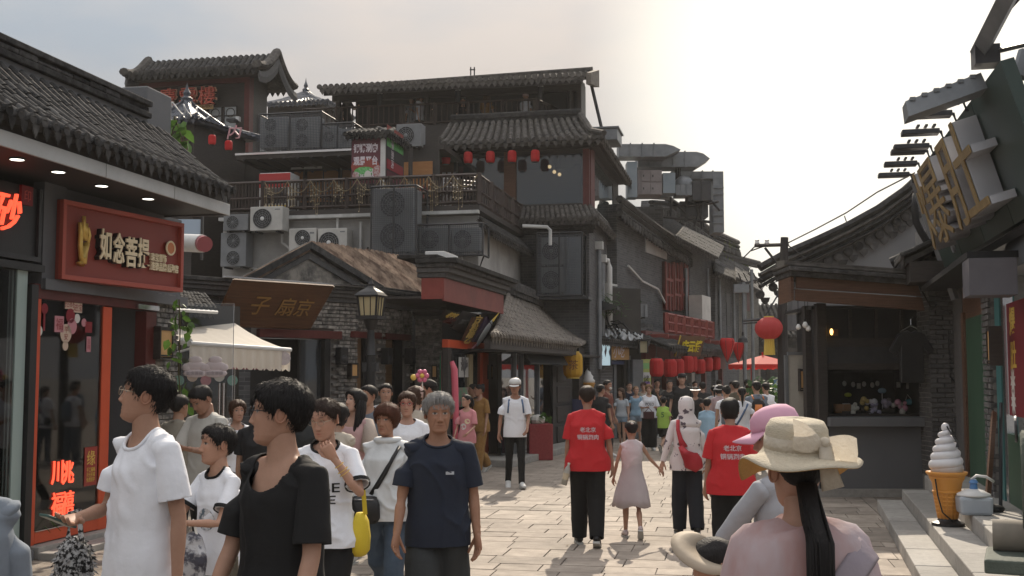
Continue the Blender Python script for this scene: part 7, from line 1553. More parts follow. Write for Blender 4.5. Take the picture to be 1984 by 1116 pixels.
def face(nz,na,fem,skin,browc,old=0,smile=0,closed=0):
 A,P=head_pts(nz,na,fem);x,y,z=P[...,0].copy(),P[...,1].copy(),P[...,2].copy();fr=np.clip(np.cos(A)*1.6,0,1)
 dy=np.zeros_like(y);ax=np.abs(x)
 nb=np.interp(z,[-.046,-.040,-.030,-.010,.012,.030],[0,.010,.0235,.015,.007,0])*(.88 if fem else 1)
 dy+=nb*gs(x,np.interp(z,[-.04,-.02,.02],[.0135,.0115,.008]));dy+=.007*gs(ax-.013,.007)*gs(z+.033,.008)
 dy-=.0085*gs(ax-.031,.017)*gs(z-.012,.013);dy+=(.0045 if not fem else .002)*gs(ax-.028,.024)*gs(z-.034,.009)
 dy+=.0045*gs(x,.020)*(gs(z+.058,.0055)+gs(z+.070,.006))-.003*gs(x,.022)*gs(z+.064,.0028);dy+=.005*gs(x,.02)*gs(z+.098,.012)
 dy+=.004*gs(ax-.042,.018)*gs(z+.018,.020);dy+=.003*gs(ax-.031,.012)*gs(z-.012,.006)
 if old:dy-=.004*gs(ax-.030-(-.040-z)*.35,.005)*((z<-.025)&(z>-.075))+.002*gs(np.sin(z*420),.5)*(z>.045)*(ax<.04);dy-=.003*gs(ax-.03,.018)*gs(z+.006,.004)
 y=y-dy*fr
 col=np.ones(y.shape+(3,))*np.array(skin)
 col*=(1+.10*gs(ax-.04,.02)*gs(z+.02,.02)*fr)[...,None]*np.array([1,.96,.95])
 def blend(mask,c):
  nonlocal col
  m=np.clip(mask*fr,0,1)[...,None];col=col*(1-m)+np.array(c)*m
 lip=gs(x,.0215)**2*np.clip(1.6*gs(z+.0635-.002*smile*(ax/.02)**2,.0085)-.35,0,1);blend(lip*(.75 if fem else .5),np.array(skin)*([.95,.50,.48]if fem else[.80,.55,.52]));blend(gs(x,.020)*gs(z+.0635,.0022)*.6,np.array(skin)*.35)
 bz=.034+.004*np.cos((ax-.028)*60);blend(np.clip(2.2*gs(ax-.029,.017)*gs(z-bz,.0042 if not fem else .003)-.5,0,1)*.9,browc)
 ex,ez=(ax-.031)/.0145,(z-.0115)/(.0058 if not closed else .002);e=ex**2+ez**2
 blend(np.clip((1.25-e)*3,0,1),(.42,.40,.38)if not closed else np.array(skin)*.4);
 if not closed:blend(np.clip(1.4-((ax-.031)/.0068)**2-((z-.0115)/.0072)**2,0,1)*(e<1.5),(.012,.009,.008))
 blend(gs(z-.0175+((ax-.031)/.0145)**2*.004,.0026)*gs(ax-.031,.016)*.95,np.array(browc)*.6);blend(gs(ax-.010,.0042)*gs(z+.0415,.003)*.8,np.array(skin)*.2)
 if old:blend(.35*gs(ax-.031-(-.040-z)*.35,.004)*((z<-.025)&(z>-.078)),np.array(skin)*.45);blend(.3*gs(ax-.031,.016)*gs(z+.004,.004),np.array(skin)*.5)
 return np.stack([x,y,z],-1).reshape(-1,3),col.reshape(-1,3)
def gridfaces(nz,na,closed=True):
 fs=[]
 for i in range(nz-1):
  for j in range(na):fs.append((i*na+j,i*na+(j+1)%na,(i+1)*na+(j+1)%na,(i+1)*na+j))
 if closed:fs.append(tuple(range(na))[::-1]);fs.append(tuple(range((nz-1)*na,nz*na)))
 return fs
HAIRLINE={'short':([0,.5,.85,1.05,1.3,1.45,1.7,2.0,2.5,3.2],[.066,.062,.048,.036,.0,-.004,.014,-.012,-.050,-.062]),'receding':([0,.35,.7,.95,1.3,1.5,1.75,2.1,2.6,3.2],[.078,.074,.082,.045,.0,-.005,.014,-.015,-.05,-.06]),'bob':([0,.4,.75,1.0,1.2,1.5,2.0,2.6,3.2],[.060,.05,.03,-.01,-.045,-.065,-.075,-.085,-.09]),'up':([0,.4,.8,1.05,1.3,1.5,1.7,2.1,2.6,3.2],[.072,.068,.052,.03,.006,.0,.014,-.01,-.04,-.055]),'bald':([0,1.2,1.6,2,2.6,3.2],[.3,.3,.3,.3,.3,.3]),'fringe':([0,.5,.8,1.0,1.2,1.5,1.8,2.2,3.2],[.040,.036,.02,.0,-.02,-.04,-.05,-.06,-.07])}
def hair_shell(style,thick,hi,seed=0,part=0):
 nz,na=(44,56)if hi>1 else(30,36)if hi else(18,22)
 A,P=head_pts(nz,na);g=HAIRLINE[style];hl=np.interp(np.abs(A),g[0],g[1]);g2=np.random.RandomState(seed+5)
 hl=hl+.004*np.sin(A*23+seed)+.003*np.sin(A*51+seed*2)
 k=np.clip((P[...,2]-hl)/.022,0,1);k=k*k*(3-2*k)
 top=np.interp(P[...,2],[-.09,0,.07,.112],[.45,.8,1.1,1.25])
 nrm=P-np.array([0,.004,.0]);nrm[...,2]*=np.interp(P[...,2],[-.1,.04,.1],[.1,.5,1.1]);nrm/=np.linalg.norm(nrm,axis=-1,keepdims=True)+1e-9
 flat=P.reshape(-1,3);no=(rnoise(flat*[1,1,.35],75,seed)*.16+rnoise(flat,24,seed+1)*.14).reshape(k.shape)
 Q=P+nrm*((thick*top*(1+no))*k-.003*(1-k))[...,None]
 keep=P[...,2]>hl-.012
 idx=-np.ones(nz*na,dtype=int);kf=keep.reshape(-1);fs=[f for f in gridfaces(nz,na,False)if all(kf[i]for i in f)];fs.append(tuple(range((nz-1)*na,nz*na)))
 used=sorted({i for f in fs for i in f});idx[used]=np.arange(len(used));mb=MB();mb.add(Q.reshape(-1,3)[used],[tuple(idx[i]for i in f)for f in fs])
 return mb
def tufts(mb,n,ln,seed,M=None):
 g=np.random.RandomState(seed);fs=[f for f in mb.f if len(f)==4];V=np.array(mb.v)
 if not fs:return
 for i in g.randint(0,len(fs),n):
  f=fs[i];p=V[list(f)].mean(0);nn=np.cross(V[f[1]]-V[f[0]],V[f[3]]-V[f[0]]);L_=np.linalg.norm(nn)
  if L_<1e-12:continue
  nn/=L_;dn=np.array([0,-.15,-1.0])+g.normal(0,.32,3);dn-=nn*dn.dot(nn);dn/=np.linalg.norm(dn)+1e-9;s=np.cross(nn,dn);l=ln*g.uniform(.5,1.2);w=.0017
  mb.add([p-s*w+nn*.001,p+s*w+nn*.001,p+dn*l*.6+nn*.0045,p+dn*l+nn*g.uniform(.0,.009)],[(0,1,2),(0,2,3),(1,3,2)])
def hand(mb,wr,d,n,side,s=1.0,curl=.35,spread=1.0,k=6):
 d=Vector(d).normalized();n=Vector(n);n=(n-d*n.dot(d)).normalized();t=d.cross(n)*side
 P=lambda u,v,w:wr+d*(u*s)+t*(v*s)+n*(w*s)
 mb.tube([P(-.02,0,0),P(.012,0,0),P(.045,.0,0),P(.080,-.001,.0),P(.094,-.002,.001)],[(.024*s,.020*s),(.028*s,.019*s),(.038*s,.016*s),(.041*s,.0135*s),(.036*s,.010*s)],10,side=t)
 for v,L_,r in((.030,.066,.0085),(.0105,.074,.0088),(-.0105,.069,.0083),(-.030,.054,.0072)):
  p=P(.084,v*.95,.001);a=curl*.5;pts=[p-d*.012*s];dr=d+t*(v*1.6*spread);seg=(0,.42,.33,.27)
  for q in range(1,4):
   a2=curl*(.45+.55*q)+(.0 if v>-.02 else .06);dd=(dr*math.cos(a2)+n*math.sin(a2)).normalized();p=p+dd*(L_*seg[q]*s*1.05);pts.append(p)
  mb.tube(pts,[r*1.05*s,r*s,r*.92*s,r*.72*s],k,side=t)
 p=P(.022,.026,.004);a=.75;d1_=(d*.72+t*.62+n*.30).normalized();d2_=(d*.90+t*.18+n*(.34+curl*.3)).normalized()
 mb.tube([P(.008,.016,.002),p+d1_*.018*s,p+d1_*.042*s,p+d1_*.042*s+d2_*.030*s,p+d1_*.042*s+d2_*.048*s],[.013*s,.0125*s,.0105*s,.0095*s,.007*s],k,side=n)
PEOPLE={}
def person(label,px,Y,h,rz=0,yaw=0,pitch=0,sex='m',w=1.0,skin=(.42,.255,.18),hair=('short',H_BLACK),top=None,bottom=None,shoes=SHOEW,la=None,ra=None,legs=((4,3),(-4,3)),hi=None,old=0,glasses=None,smile=0,closed=0,group=None,seed=1,hs=None,gx=None,dress=None,lean=0,zoff=0,hands=True,curl=.4,headless=False):
 hi=hi if hi is not None else(2 if Y<9 else 1 if Y<15 else 0);fem=sex=='f';ch=sex=='c';S=h/1.70;vox=(.0125,.016,.022)[2-hi]if False else{2:.0105,1:.015,0:.02}[hi]
 X=(px-CX)/F*Y if gx is None else gx
 hsz=hs or(1.0 if not ch else 1.0+.28*(1.70-h)/.7);sh=.172 if not fem else .155;sh*=(w*.5+.5);hipw=.172 if fem else .160
 if ch:sh=.15;hipw=.145
 # ---- skeleton
 lg=[]
 for s,(a,kb)in zip((1,-1),legs):
  a,kb=R(a),R(kb);hp_=V3(s*.088,0,.90);kn=hp_+V3(0,-math.sin(a),-math.cos(a))*.43;an=kn+V3(0,math.sin(kb-a),-math.cos(kb-a))*.405;lg.append((s,hp_,kn,an,a-kb))
 drop=min(l[3].z for l in lg)-.075
 lean_m=Matrix.Translation((0,0,.95))@Matrix.Rotation(R(lean),4,'X')@Matrix.Translation((0,0,-.95))
 def arm(s,spec):
  S0=V3(s*sh,.005,1.375)
  if spec is None:spec=(4,8,12)
  if len(spec)==2:el,wr=Vector(spec[0]),Vector(spec[1])
  else:
   f_,o_,b_=R(spec[0]),R(spec[1]),R(spec[2]);inn=spec[3]if len(spec)>3 else 0
   el=S0+V3(s*math.sin(o_),-math.sin(f_)*math.cos(o_),-math.cos(f_)*math.cos(o_))*.285
   d2_=V3(s*(math.sin(o_)*.6-inn),-math.sin(f_+b_),-math.cos(f_+b_)).normalized();wr=el+d2_*.245
  return s,S0,el,wr
 arms=[arm(1,la),arm(-1,ra)]
 q=.94 if top or dress else 1
 body=MB()
 yb=.012
 trs=[(.84,.13,.10),(.90,hipw,.112),(1.0,hipw*.93,.105),(1.07,(.118 if fem else .142),.096),(1.18,(.135 if fem else .155),.106),(1.29,(.148 if fem else .168),.112+(.01 if fem else 0)),(1.37,sh*.86,.085),(1.415,.085,.066),(1.44,.06,.058)]
 body.tube([lean_m@V3(0,yb*(1 if z>1 else .5),z)for z,a,b in trs],[(a*w*q,b*w*q)for z,a,b in trs],14,side=(1,0,0))
 nk=.056 if not fem else .047
 body.tube([lean_m@V3(0,.018,1.40),lean_m@V3(0,.004,1.47),lean_m@V3(0,-.004,1.54)],[nk*1.25,nk,nk*.95],12,side=(1,0,0))
 body.tube([lean_m@V3(-sh*.8,.01,1.385),lean_m@V3(0,.012,1.40),lean_m@V3(sh*.8,.01,1.38)],[.044,.05,.044],10)
 for s,S0,el,wr in arms:
  S0,el,wr=lean_m@S0,lean_m@el,lean_m@wr;aw=w*(.9 if fem else 1)*(.9 if ch else 1)
  mid=lerp(el,wr,.3);body.tube([lean_m@V3(s*sh*.55,.008,1.375),S0,lerp(S0,el,.45),el,mid,lerp(el,wr,.75),wr+(wr-el)*.04],[.048*aw,.046*aw,.043*aw,.036*aw,.037*aw,.029*aw,.0255*aw],10)
 for s,hp_,kn,an,fa in lg:
  lw=w;body.tube([hp_+V3(0,0,.04),hp_-V3(0,0,.06),lerp(hp_,kn,.55),kn,lerp(kn,an,.3)+V3(0,.012,0),lerp(kn,an,.7),an,an-V3(0,0,.03)],[.082*lw,.088*lw,.070*lw,.053*lw,.054*lw,.041*lw,.035*lw,.034*lw],10)
 me,v=remesh(body,vox)
 out=MB();out.v=[tuple(p)for p in v];out.f=[tuple(p.vertices)for p in me.polygons];out.mi=[0]*len(out.f);bpy.data.meshes.remove(me)
 cols=[np.ones((len(v),3))*np.array(skin)*(1+.06*rnoise(v,16,seed))[:,None]]
 if hands:
  hb=MB()
  for s,S0,el,wr in arms:
   S0,el,wr=lean_m@S0,lean_m@el,lean_m@wr;d=(wr-el).normalized();n=V3(-s*.85,-.5,0)if d.z<-.4 else V3(-s*.3,.2,.9)if d.z<.4 else V3(-s*.2,.9,0)
   hand(hb,wr,d,n,(1 if s>0 else -1)*(1 if True else 1),(.94 if fem else 1.0)*(.86 if ch else 1),curl,k=6 if hi else 4)
  cols.append(np.ones((len(hb.v),3))*np.array(skin)*[1.0,.95,.92]);out.join(hb)
 nz,na=((84,96)if Y<6 else(66,76))if hi>1 else(44,50)if hi else(26,28)
 HM=lean_m@Matrix.Translation((0,.0,1.50))@Matrix.Rotation(R(yaw),4,'Z')@Matrix.Rotation(R(-pitch),4,'X')@Matrix.Translation((0,-.012,.088*(1 if not ch else hsz)))@Matrix.Diagonal((hsz,hsz,hsz,1))
 if not headless:
  browc=(.02,.015,.012)if hair[1]not in(H_GREY,)else(.10,.09,.08)
  fp,fc=face(nz,na,fem or ch,skin,browc,old,smile,closed);hb=MB();hb.add([HM@Vector(p)for p in fp],gridfaces(nz,na));cols.append(fc)
  n0=len(hb.v)
  for s in(1,-1):
   er=[Vector((s*.070,.012,-.006)),Vector((s*.079,.020,.004)),Vector((s*.080,.022,.020))];eb=MB();eb.sphere((0,0,0),(.008,.019,.031),12,8);eb.ring((s*.006,.0,0),.019,.0045,'x',14,5,sz=1.45)
   eb.xf(Matrix.Translation((s*.074,.016,.002))@Matrix.Rotation(s*R(22),4,'Z')@Matrix.Rotation(R(-10),4,'X'));hb.join(eb,HM)
  cols.append(np.ones((len(hb.v)-n0,3))*np.array(skin)*[.95,.84,.80]);out.join(hb)
 out.v=[(x*S,y*S,(z-drop)*S)for x,y,z in out.v]
 me=mesh('person',out,SKIN,True);ca=me.color_attributes.new('Col','FLOAT_COLOR','POINT');cc=np.concatenate(cols);ca.data.foreach_set('color',np.concatenate([np.clip(cc,0,1),np.ones((len(cc),1))],1).astype(np.float32).ravel())
 o=link('person',me);tag(o,label,'person',group);o.location=(X,Y,zoff);o.rotation_euler=(0,0,R(rz))
 FIN=Matrix.Diagonal((S,S,S,1))@Matrix.Translation((0,0,-drop))
 def add(name,mb,m,smooth=True,M=None,parent=None):mb.xf(FIN@M if M is not None else FIN);return link(name,mesh(name,mb,m,smooth),parent or o)
 # ---- hair
 st=hair[0];hm=hair[1];ops=hair[2]if len(hair)>2 else{}
 if not headless and st not in('none',):
  base={'long':'bob','pony':'up','bun':'up','mop':'short'}.get(st,st)
  th=ops.get('thick',{'short':.015,'receding':.02,'bob':.024,'up':.011,'fringe':.022,'bald':.001}.get(base,.017))
  hb=hair_shell(base,th,hi,seed)
  if hi and not ops.get('smooth'):tufts(hb,(2600 if Y<6 else 1500)if hi>1 else 200,ops.get('tuft',.026),seed)
  g=random.Random(seed)
  if st=='long':
   ln=ops.get('len',.30)
   for s in(-1,1):
    for k in range(7 if hi else 4):
     a=1.35+1.7*k/(6 if hi else 3);x,y=s*.085*math.sin(min(a,3.1)),.01-.095*math.cos(a);wv=g.uniform(-.012,.012);hb.tube([(x*.95,y*.95,.02),(x*1.12,y*1.02,-.06),(x*1.1+wv,y*1.05+.01,-.06-ln*.5),(x*.9-wv,y+.02,-.06-ln*g.uniform(.9,1.1))],[(.026,.016),(.03,.02),(.028,.018),(.008,.005)],8)
  if st=='pony':
   ln=ops.get('len',.22);pz=ops.get('z',.03);hb.tube([(0,.085,pz),(0,.125,pz+.015),(0,.15,pz-.03),(.005,.15,pz-ln*.5),(0,.13,pz-ln)],[.018,.024,.03,.027,.006],10);
   if hi:tufts(hb,150,.06,seed+3)
  if st=='bun':hb.sphere((0,ops.get('y',.07),ops.get('z',.10)),(.034,.034,.03),12,8)
  add('hair',hb,hm,True,HM)
 if glasses:
  gb=MB();r=.0175
  for s in(1,-1):gb.ring((s*.0325,-.102,.010),r*1.15,.0016 if glasses is FRAMEM else .0026,'y',20,5,sz=.9);gb.tube([(s*.052,-.1,.014),(s*.071,-.07,.016),(s*.077,.01,.014)],.0018,4)
  gb.tube([(-.013,-.103,.012),(0,-.106,.014),(.013,-.103,.012)],.002,4);add('spectacles',gb,glasses,False,HM)
  # ---- clothes
 def fold(e,v,amp,sc,sd):
  n=normals(e);wv=v+.05*np.stack([np.sin(v[:,2]*13+sd),np.sin(v[:,2]*11+2*sd),np.sin(v[:,0]*17)],1);rd=1-2*np.abs(rnoise(wv*[1,1,.8],sc*.55,sd+9));d=rnoise(v*[1,1,.45],sc,sd)*amp*.5+np.clip(rd,0,1)**3*amp*1.1-amp*.2;v2=v+n*d[:,None];e.vertices.foreach_set('co',v2 .ravel());e.update();return v2
 def bmcut(e,cuts):
  bm=bmesh.new();bm.from_mesh(e)
  for co,no,near,rad in cuts:
   co,no=Vector(co),Vector(no);fs=[f for f in bm.faces if near is None or(f.calc_center_median()-Vector(near)).length<rad]
   if not fs:continue
   geom=list({*fs,*[x for f in fs for x in f.edges],*[x for f in fs for x in f.verts]});bmesh.ops.bisect_plane(bm,geom=geom,plane_co=co,plane_no=no,clear_outer=True,dist=1e-5)
  bm.to_mesh(e);bm.free();e.update()
 def necked(e,rx,rf,rb,tilt=.62,zc=1.415,yc=.012):
  bm=bmesh.new();bm.from_mesh(e);dz=V3(0,math.cos(tilt),-math.sin(tilt));ud=V3(0,math.sin(tilt),math.cos(tilt));c=V3(0,yc,zc);dele=[]
  def par(p):r_=p-c;a,b=r_.x,r_.dot(ud);return a,b
  inside=lambda a,b:(a/rx)**2+(b/(rb if b>0 else rf))**2
  for f in bm.faces:
   p=f.calc_center_median()
   if p.z>1.15 and abs(p.x)<.2 and inside(*par(p))<1 and(p.y<.03 or p.z>1.428):dele.append(f)
  bmesh.ops.delete(bm,geom=dele,context='FACES');ring_=[]
  for v_ in bm.verts:
   if v_.is_boundary and v_.co.z>1.15:
    a,b=par(v_.co);k=math.sqrt(inside(a,b))
    if v_.co.y>.045:ring_.append((math.atan2(b,a),v_.co.copy()))
    elif .5<k<1.6:v_.co+=V3(a*(1/k-1),0,0)+ud*(b*(1/k-1));ring_.append((math.atan2(b,a),v_.co.copy()))
  bm.to_mesh(e);bm.free();e.update();ring_.sort(key=lambda t:t[0]);return[p for _,p in ring_]
 shirt=None
 def garment(name,e,m,sol=.004):
  v=np.empty(len(e.vertices)*3);e.vertices.foreach_get('co',v);v=v.reshape(-1,3);e.vertices.foreach_set('co',((v-[0,0,drop])*S).ravel());e.materials.clear();e.materials.append(m);e.polygons.foreach_set('use_smooth',np.ones(len(e.polygons),dtype=bool));e.update();e.name=name
  ob=link(name,e,o);sm=ob.modifiers.new('thickness','SOLIDIFY');sm.thickness=sol;sm.offset=-1;return ob
 if top:
  tk=dict(kind='tee',m=C_WHITE,hem=.80,ease=0,slv=.62,neck=(.082,.085,.06),trim=None,amp=.008,flare=1.0);tk.update(top);ez=tk['ease'];tb_=MB();hz_=tk['hem']-.03
  bw=hipw+.022+ez
  tr=[(hz_,bw*tk['flare'],.130+ez),(.92,bw,.128+ez),(1.05,(.140 if fem else .163)+ez,.118+ez),(1.18,(.152 if fem else .174)+ez*.8,.126+ez*.6),(1.29,(.164 if fem else .184)+ez*.5,.128+ez*.4+(.008 if fem else 0)),(1.36,sh*.98+.004,.106),(1.405,sh*.72,.088),(1.437,.10,.076),(1.458,.075,.068)]
  tb_.tube([lean_m@V3(0,yb*(1 if z>1 else .5),z)for z,a,b in tr],[(a*w,b*w)for z,a,b in tr],18,side=(1,0,0));tb_.tube([lean_m@V3(-sh*.98,.008,1.368),lean_m@V3(-sh*.5,.011,1.386),lean_m@V3(0,.012,1.392),lean_m@V3(sh*.5,.011,1.386),lean_m@V3(sh*.98,.008,1.368)],[.057*w,.062*w,.062,.062*w,.057*w],12);cuts=[(lean_m@V3(0,0,tk['hem']),(0,0,-1),None,0)];slv=[]
  for s,S0,el,wr in arms:
   S0,el,wr=lean_m@S0,lean_m@el,lean_m@wr;aw=w*(.92 if fem else 1)*(.92 if ch else 1);ins=lean_m@V3(s*sh*.45,.010,1.378);tb_.sphere(S0+V3(-s*.012,0,-.010),.052*aw,12,8)
   if tk['kind']=='long':slv.append((MB().tube([ins,S0,lerp(S0,el,.5),el,lerp(el,wr,.5),wr+(wr-el)*.12],[.058*aw,.064*aw,.062*aw,.055*aw,.047*aw,.04*aw],12),(wr-(wr-el)*.04,(wr-el).normalized(),wr+(wr-el)*.1,.09)))
   elif tk['kind']=='tee':
    f_=tk['slv'];e_=lerp(S0,el,f_);slv.append((MB().tube([ins,S0,lerp(S0,el,f_*.6),lerp(S0,el,f_+.2)],[.056*aw,.0615*aw,.065*aw+ez*.25,.068*aw+ez*.35],12),(e_,(el-S0).normalized(),lerp(S0,el,f_+.15),.14)))
   else:tb_.tube([ins,lerp(ins,S0,.8)],[.06*aw,.05*aw],10)
  e,v=remesh(tb_,vox*.95,3);fold(e,v,tk['amp']*(1 if hi else .8),17,seed);bmcut(e,cuts);rg=necked(e,*tk['neck'])if tk['neck']else[]
  for k_,(sm_,ct_)in enumerate(slv):
   e2,v2=remesh(sm_,vox*.95,3);fold(e2,v2,tk['amp']*.35,14,seed+20+k_);bmcut(e2,[ct_]);bm=bmesh.new();bm.from_mesh(e);bm.from_mesh(e2);bm.to_mesh(e);bm.free();bpy.data.meshes.remove(e2)
  e.update()
  bv=BVHTree.FromPolygons([p.co for p in e.vertices],[tuple(p.vertices)for p in e.polygons]);shirt=garment('shirt' if tk['kind']!='long' else 'jacket',e,tk['m']);shirt_bvh=bv
  if tk['trim']and len(rg)>8:
   n=28;ang=np.linspace(0,len(rg)-1,n,endpoint=False).astype(int);pts=[rg[i]for i in ang];pts=[(pts[i-1]+pts[i]*2+pts[(i+1)%n])/4 for i in range(n)];add('collar',MB().tube(pts,.0085,6,closed=True),tk['trim'],parent=shirt)
  if tk['trim']and tk['kind']=='tee' and tk.get('cuffs',True):
   for s,S0,el,wr in arms:
    e_=lean_m@lerp(S0,el,tk['slv']);d_=(lean_m@el-lean_m@S0).normalized();add('cuff',MB().tube([e_-d_*.022,e_+d_*.003],(.0755*w*(.92 if fem else 1)*(.92 if ch else 1)+ez*.45),16,cap=False),tk['trim'],parent=shirt)
  for s_,x0,z0,hh,ww,mm,back in tk.get('print',()):
   tm=text(s_,h=hh,w=ww,depth=.001,bold=.01)if isinstance(s_,str)else s_
   nv=[]
   for(x,y,z)in tm.v:
    hit=bv.ray_cast(V3(x+x0 if not back else -(x)+x0,1.0*(1 if back else -1),z+z0),V3(0,-1 if back else 1,0));yy=hit[0].y if hit[0]else .12*(1 if back else -1);nv.append((x+x0 if not back else -x+x0,yy+(.004 if back else -.004)+(y*.5 if not back else -y*.5),z+z0))
   pm=MB();pm.add(nv,tm.f if not back else tm.f);add('print',pm,mm,False,parent=shirt)
 if bottom:
  bk=dict(kind='trousers',m=C_BLACK,w=1.0,to=.06);bk.update(bottom);bb=MB();wd=bk['w']
  bb.tube([V3(0,.006,1.0),V3(0,.006,.94),V3(0,.006,.88),V3(0,.006,.80)],[(hipw*.98*w,.112*w),(hipw*1.04*w,.122*w),(hipw*1.08*w,.128*w),(hipw*.75*w,.10*w)],16,side=(1,0,0));cuts=[]
  for s,hp_,kn,an,fa in lg:
   if bk['kind']=='shorts':
    tt=bk['to'];e_=lerp(hp_,kn,tt);bb.tube([hp_+V3(0,0,.02),hp_-V3(0,0,.08),lerp(hp_,kn,tt*.6),lerp(hp_,kn,tt+.12)],[.096*w,.100*w,.095*w*wd,.096*w*wd],14);cuts.append((e_,(kn-hp_).normalized(),lerp(hp_,kn,tt+.1),.11))
   else:
    bb.tube([hp_+V3(0,0,.02),hp_-V3(0,0,.08),lerp(hp_,kn,.55),kn,lerp(kn,an,.5),lerp(kn,an,.98),lerp(kn,an,1.1)],[.096*w,.1*w,.084*w*wd**.5,.070*w*wd,.064*w*wd,.058*w*wd,.058*w*wd],12);cuts.append((lerp(kn,an,1.0),(an-kn).normalized(),lerp(kn,an,1.08),.13))
  e,v=remesh(bb,vox,3);fold(e,v,bk.get('amp',.006),15,seed+7);bmcut(e,cuts);garment('trousers' if bk['kind']=='trousers' else 'shorts',e,bk['m'])
 if dress:
  db=MB();n=40;rows=[]
  for z,a,b in dress['rows']:rows.append((z,a,b))
  vs=[]
  for i,(z,a,b)in enumerate(rows):
   k=max(0,i-3)*.014
   for j in range(n):t_=6.2832*j/n;rr=1+k*math.sin(t_*7+i*.3+math.sin(t_*3));vs.append((a*math.cos(t_)*rr,b*math.sin(t_)*rr+.01,z+(.02*math.sin(t_*5)if i==len(rows)-1 else 0)))
  db.add(vs,[(i*n+j,i*n+(j+1)%n,(i+1)*n+(j+1)%n,(i+1)*n+j)for i in range(len(rows)-1)for j in range(n)]);ob=add('dress',db,dress['m']);ob.modifiers.new('thickness','SOLIDIFY').thickness=.003
 if shoes:
  for s,hp_,kn,an,fa in lg:
   sb=MB();sb.m=0;sb.tube([(0,.065,-.045),(0,.055,-.03),(0,.03,-.012),(0,-.02,-.010),(0,-.07,-.028),(0,-.12,-.042),(0,-.165,-.050),(0,-.185,-.055)],[(.02,.016),(.034,.034),(.039,.050),(.041,.050),(.043,.036),(.045,.026),(.036,.018),(.015,.008)],12,side=(1,0,0))
   so=MB().hexa([(-.036,.075,-.079),(.036,.075,-.079),(.046,-.11,-.079),(-.046,-.11,-.079)],[(-.036,.075,-.056),(.036,.075,-.056),(.046,-.11,-.056),(-.046,-.11,-.056)]).hexa([(-.046,-.111,-.079),(.046,-.111,-.079),(.022,-.19,-.076),(-.022,-.19,-.076)],[(-.046,-.111,-.056),(.046,-.111,-.056),(.022,-.19,-.054),(-.022,-.19,-.054)])
   M=Matrix.Translation(an)@Matrix.Rotation(s*R(6),4,'Z')@Matrix.Rotation(-max(-R(55),min(R(20),fa))if fa<-R(12)or fa>R(8)else 0,4,'X');so_=add('shoe',sb,shoes,True,M);add('sole',so,SOLE,False,M,so_)
 PEOPLE[label]=o
 class Rr:pass
 r_=Rr();r_.o=o;r_.S=S;r_.drop=drop;r_.HM=HM;r_.FIN=FIN;r_.add=add;r_.arms=arms;r_.bvh=shirt_bvh if top else None;r_.M=Matrix.Translation((X,Y,zoff))@Matrix.Rotation(R(rz),4,'Z')@FIN;r_.lm=lean_m
 return r_
def held(name,label,cat,r,at_local,mk,group=None):
 t=T(name,label,cat,r.M@Vector(at_local),(1,0),group);t.o.rotation_euler=(0,0,r.o.rotation_euler.z);return t
def strap_pts(r,pts,off=.012):
 out=[]
 for x,z,back in pts:
  h_=r.bvh.ray_cast(V3(x,1.0 if back else -1.0,z),V3(0,-1 if back else 1,0));y=h_[0].y if h_[0]else(.1 if back else -.1);out.append(V3(x,y+(off if back else -off),z))
 return out
def worn(name,label,cat,r):
 t=T(name,label,cat,r.M.translation,(1,0));t.o.rotation_euler=r.o.rotation_euler.copy();t.FIN=r.FIN;return t
def wpart(t,name,mb,m,smooth=True,parent=None):return link(name,mesh(name,mb.xf(t.FIN),m,smooth),parent or t.o)
NRM=((14,6),(-12,22));NRM2=((-10,18),(14,5))
# ---- foreground
p=person('tall young man in a plain white T-shirt looking up to the left',285,5.25,1.86,-40,-46,10,'m',.92,(.40,.235,.165),('short',H_BLACK,dict(thick=.018)),dict(m=C_WHITE,hem=.76,ease=.028,slv=.72,neck=(.085,.088,.06),trim=C_WHITE,amp=.013,cuffs=False),dict(m=C_BLACK,w=1.2),la=(-6,9,10),ra=((-.215,-.03,1.115),(-.10,-.235,1.10)),legs=NRM,glasses=FRAMEM,seed=3)
wr=p.arms[1][3];ph=held('phone','dark green phone held in front of the white T-shirt man','phone',p,wr+V3(.03,-.10,.0),None);ph.part('case',MB().box(-.04,.04,-.075,.075,-.006,.006).xf(Matrix.Rotation(R(-25),4,'X')),mat('phone green',(.05,.10,.09),rough=.35),bevel=.004);ph.part('camera_bump',MB().box(-.03,.0,.02,.06,.006,.011).xf(Matrix.Rotation(R(-25),4,'X')),BLACK)
bg=held('fluffy_bag','black and white fluffy bag hanging from the white T-shirt man\'s arm','bag',p,(-.25,-.16,.86),None);b=MB();g=random.Random(3);b.sphere((0,0,0),(.10,.085,.16),16,10)
bg.part('body',b,mat('houndstooth fluff',(.01,.01,.01),(.40,.40,.40),55,.9,.5,90,sharp=.05,obj=True),smooth=True);b=MB()
for i in range(260):
 d=V3(g.gauss(0,1),g.gauss(0,1),g.gauss(0,1)).normalized();c=V3(d.x*.10,d.y*.085,d.z*.16);b.tube([c,c+d*.02+V3(0,0,-.015)],[.006,.001],3)
bg.part('fluff',b,mat('houndstooth fluff',(0,0,0)),kind='stuff');bg.part('handle',MB().tube([(-.06,0,.14),(-.05,.0,.26),(.03,0,.28),(.06,0,.14)],.012,6),mat('chequered strap',(.02,.02,.02),(.5,.5,.5),40,.8,sharp=.04))
p=person('young man in a black scoop necked T-shirt and black framed glasses',548,4.5,1.80,-36,-52,3,'m',.96,(.42,.25,.178),('short',H_BLACK,dict(thick=.023,tuft=.025)),dict(m=C_BLACK,hem=.76,ease=.02,slv=.86,neck=(.105,.150,.062),amp=.011),dict(m=C_BLACK,w=1.1),la=(8,7,14),ra=(10,8,14),legs=NRM2,glasses=FRAME,seed=8)
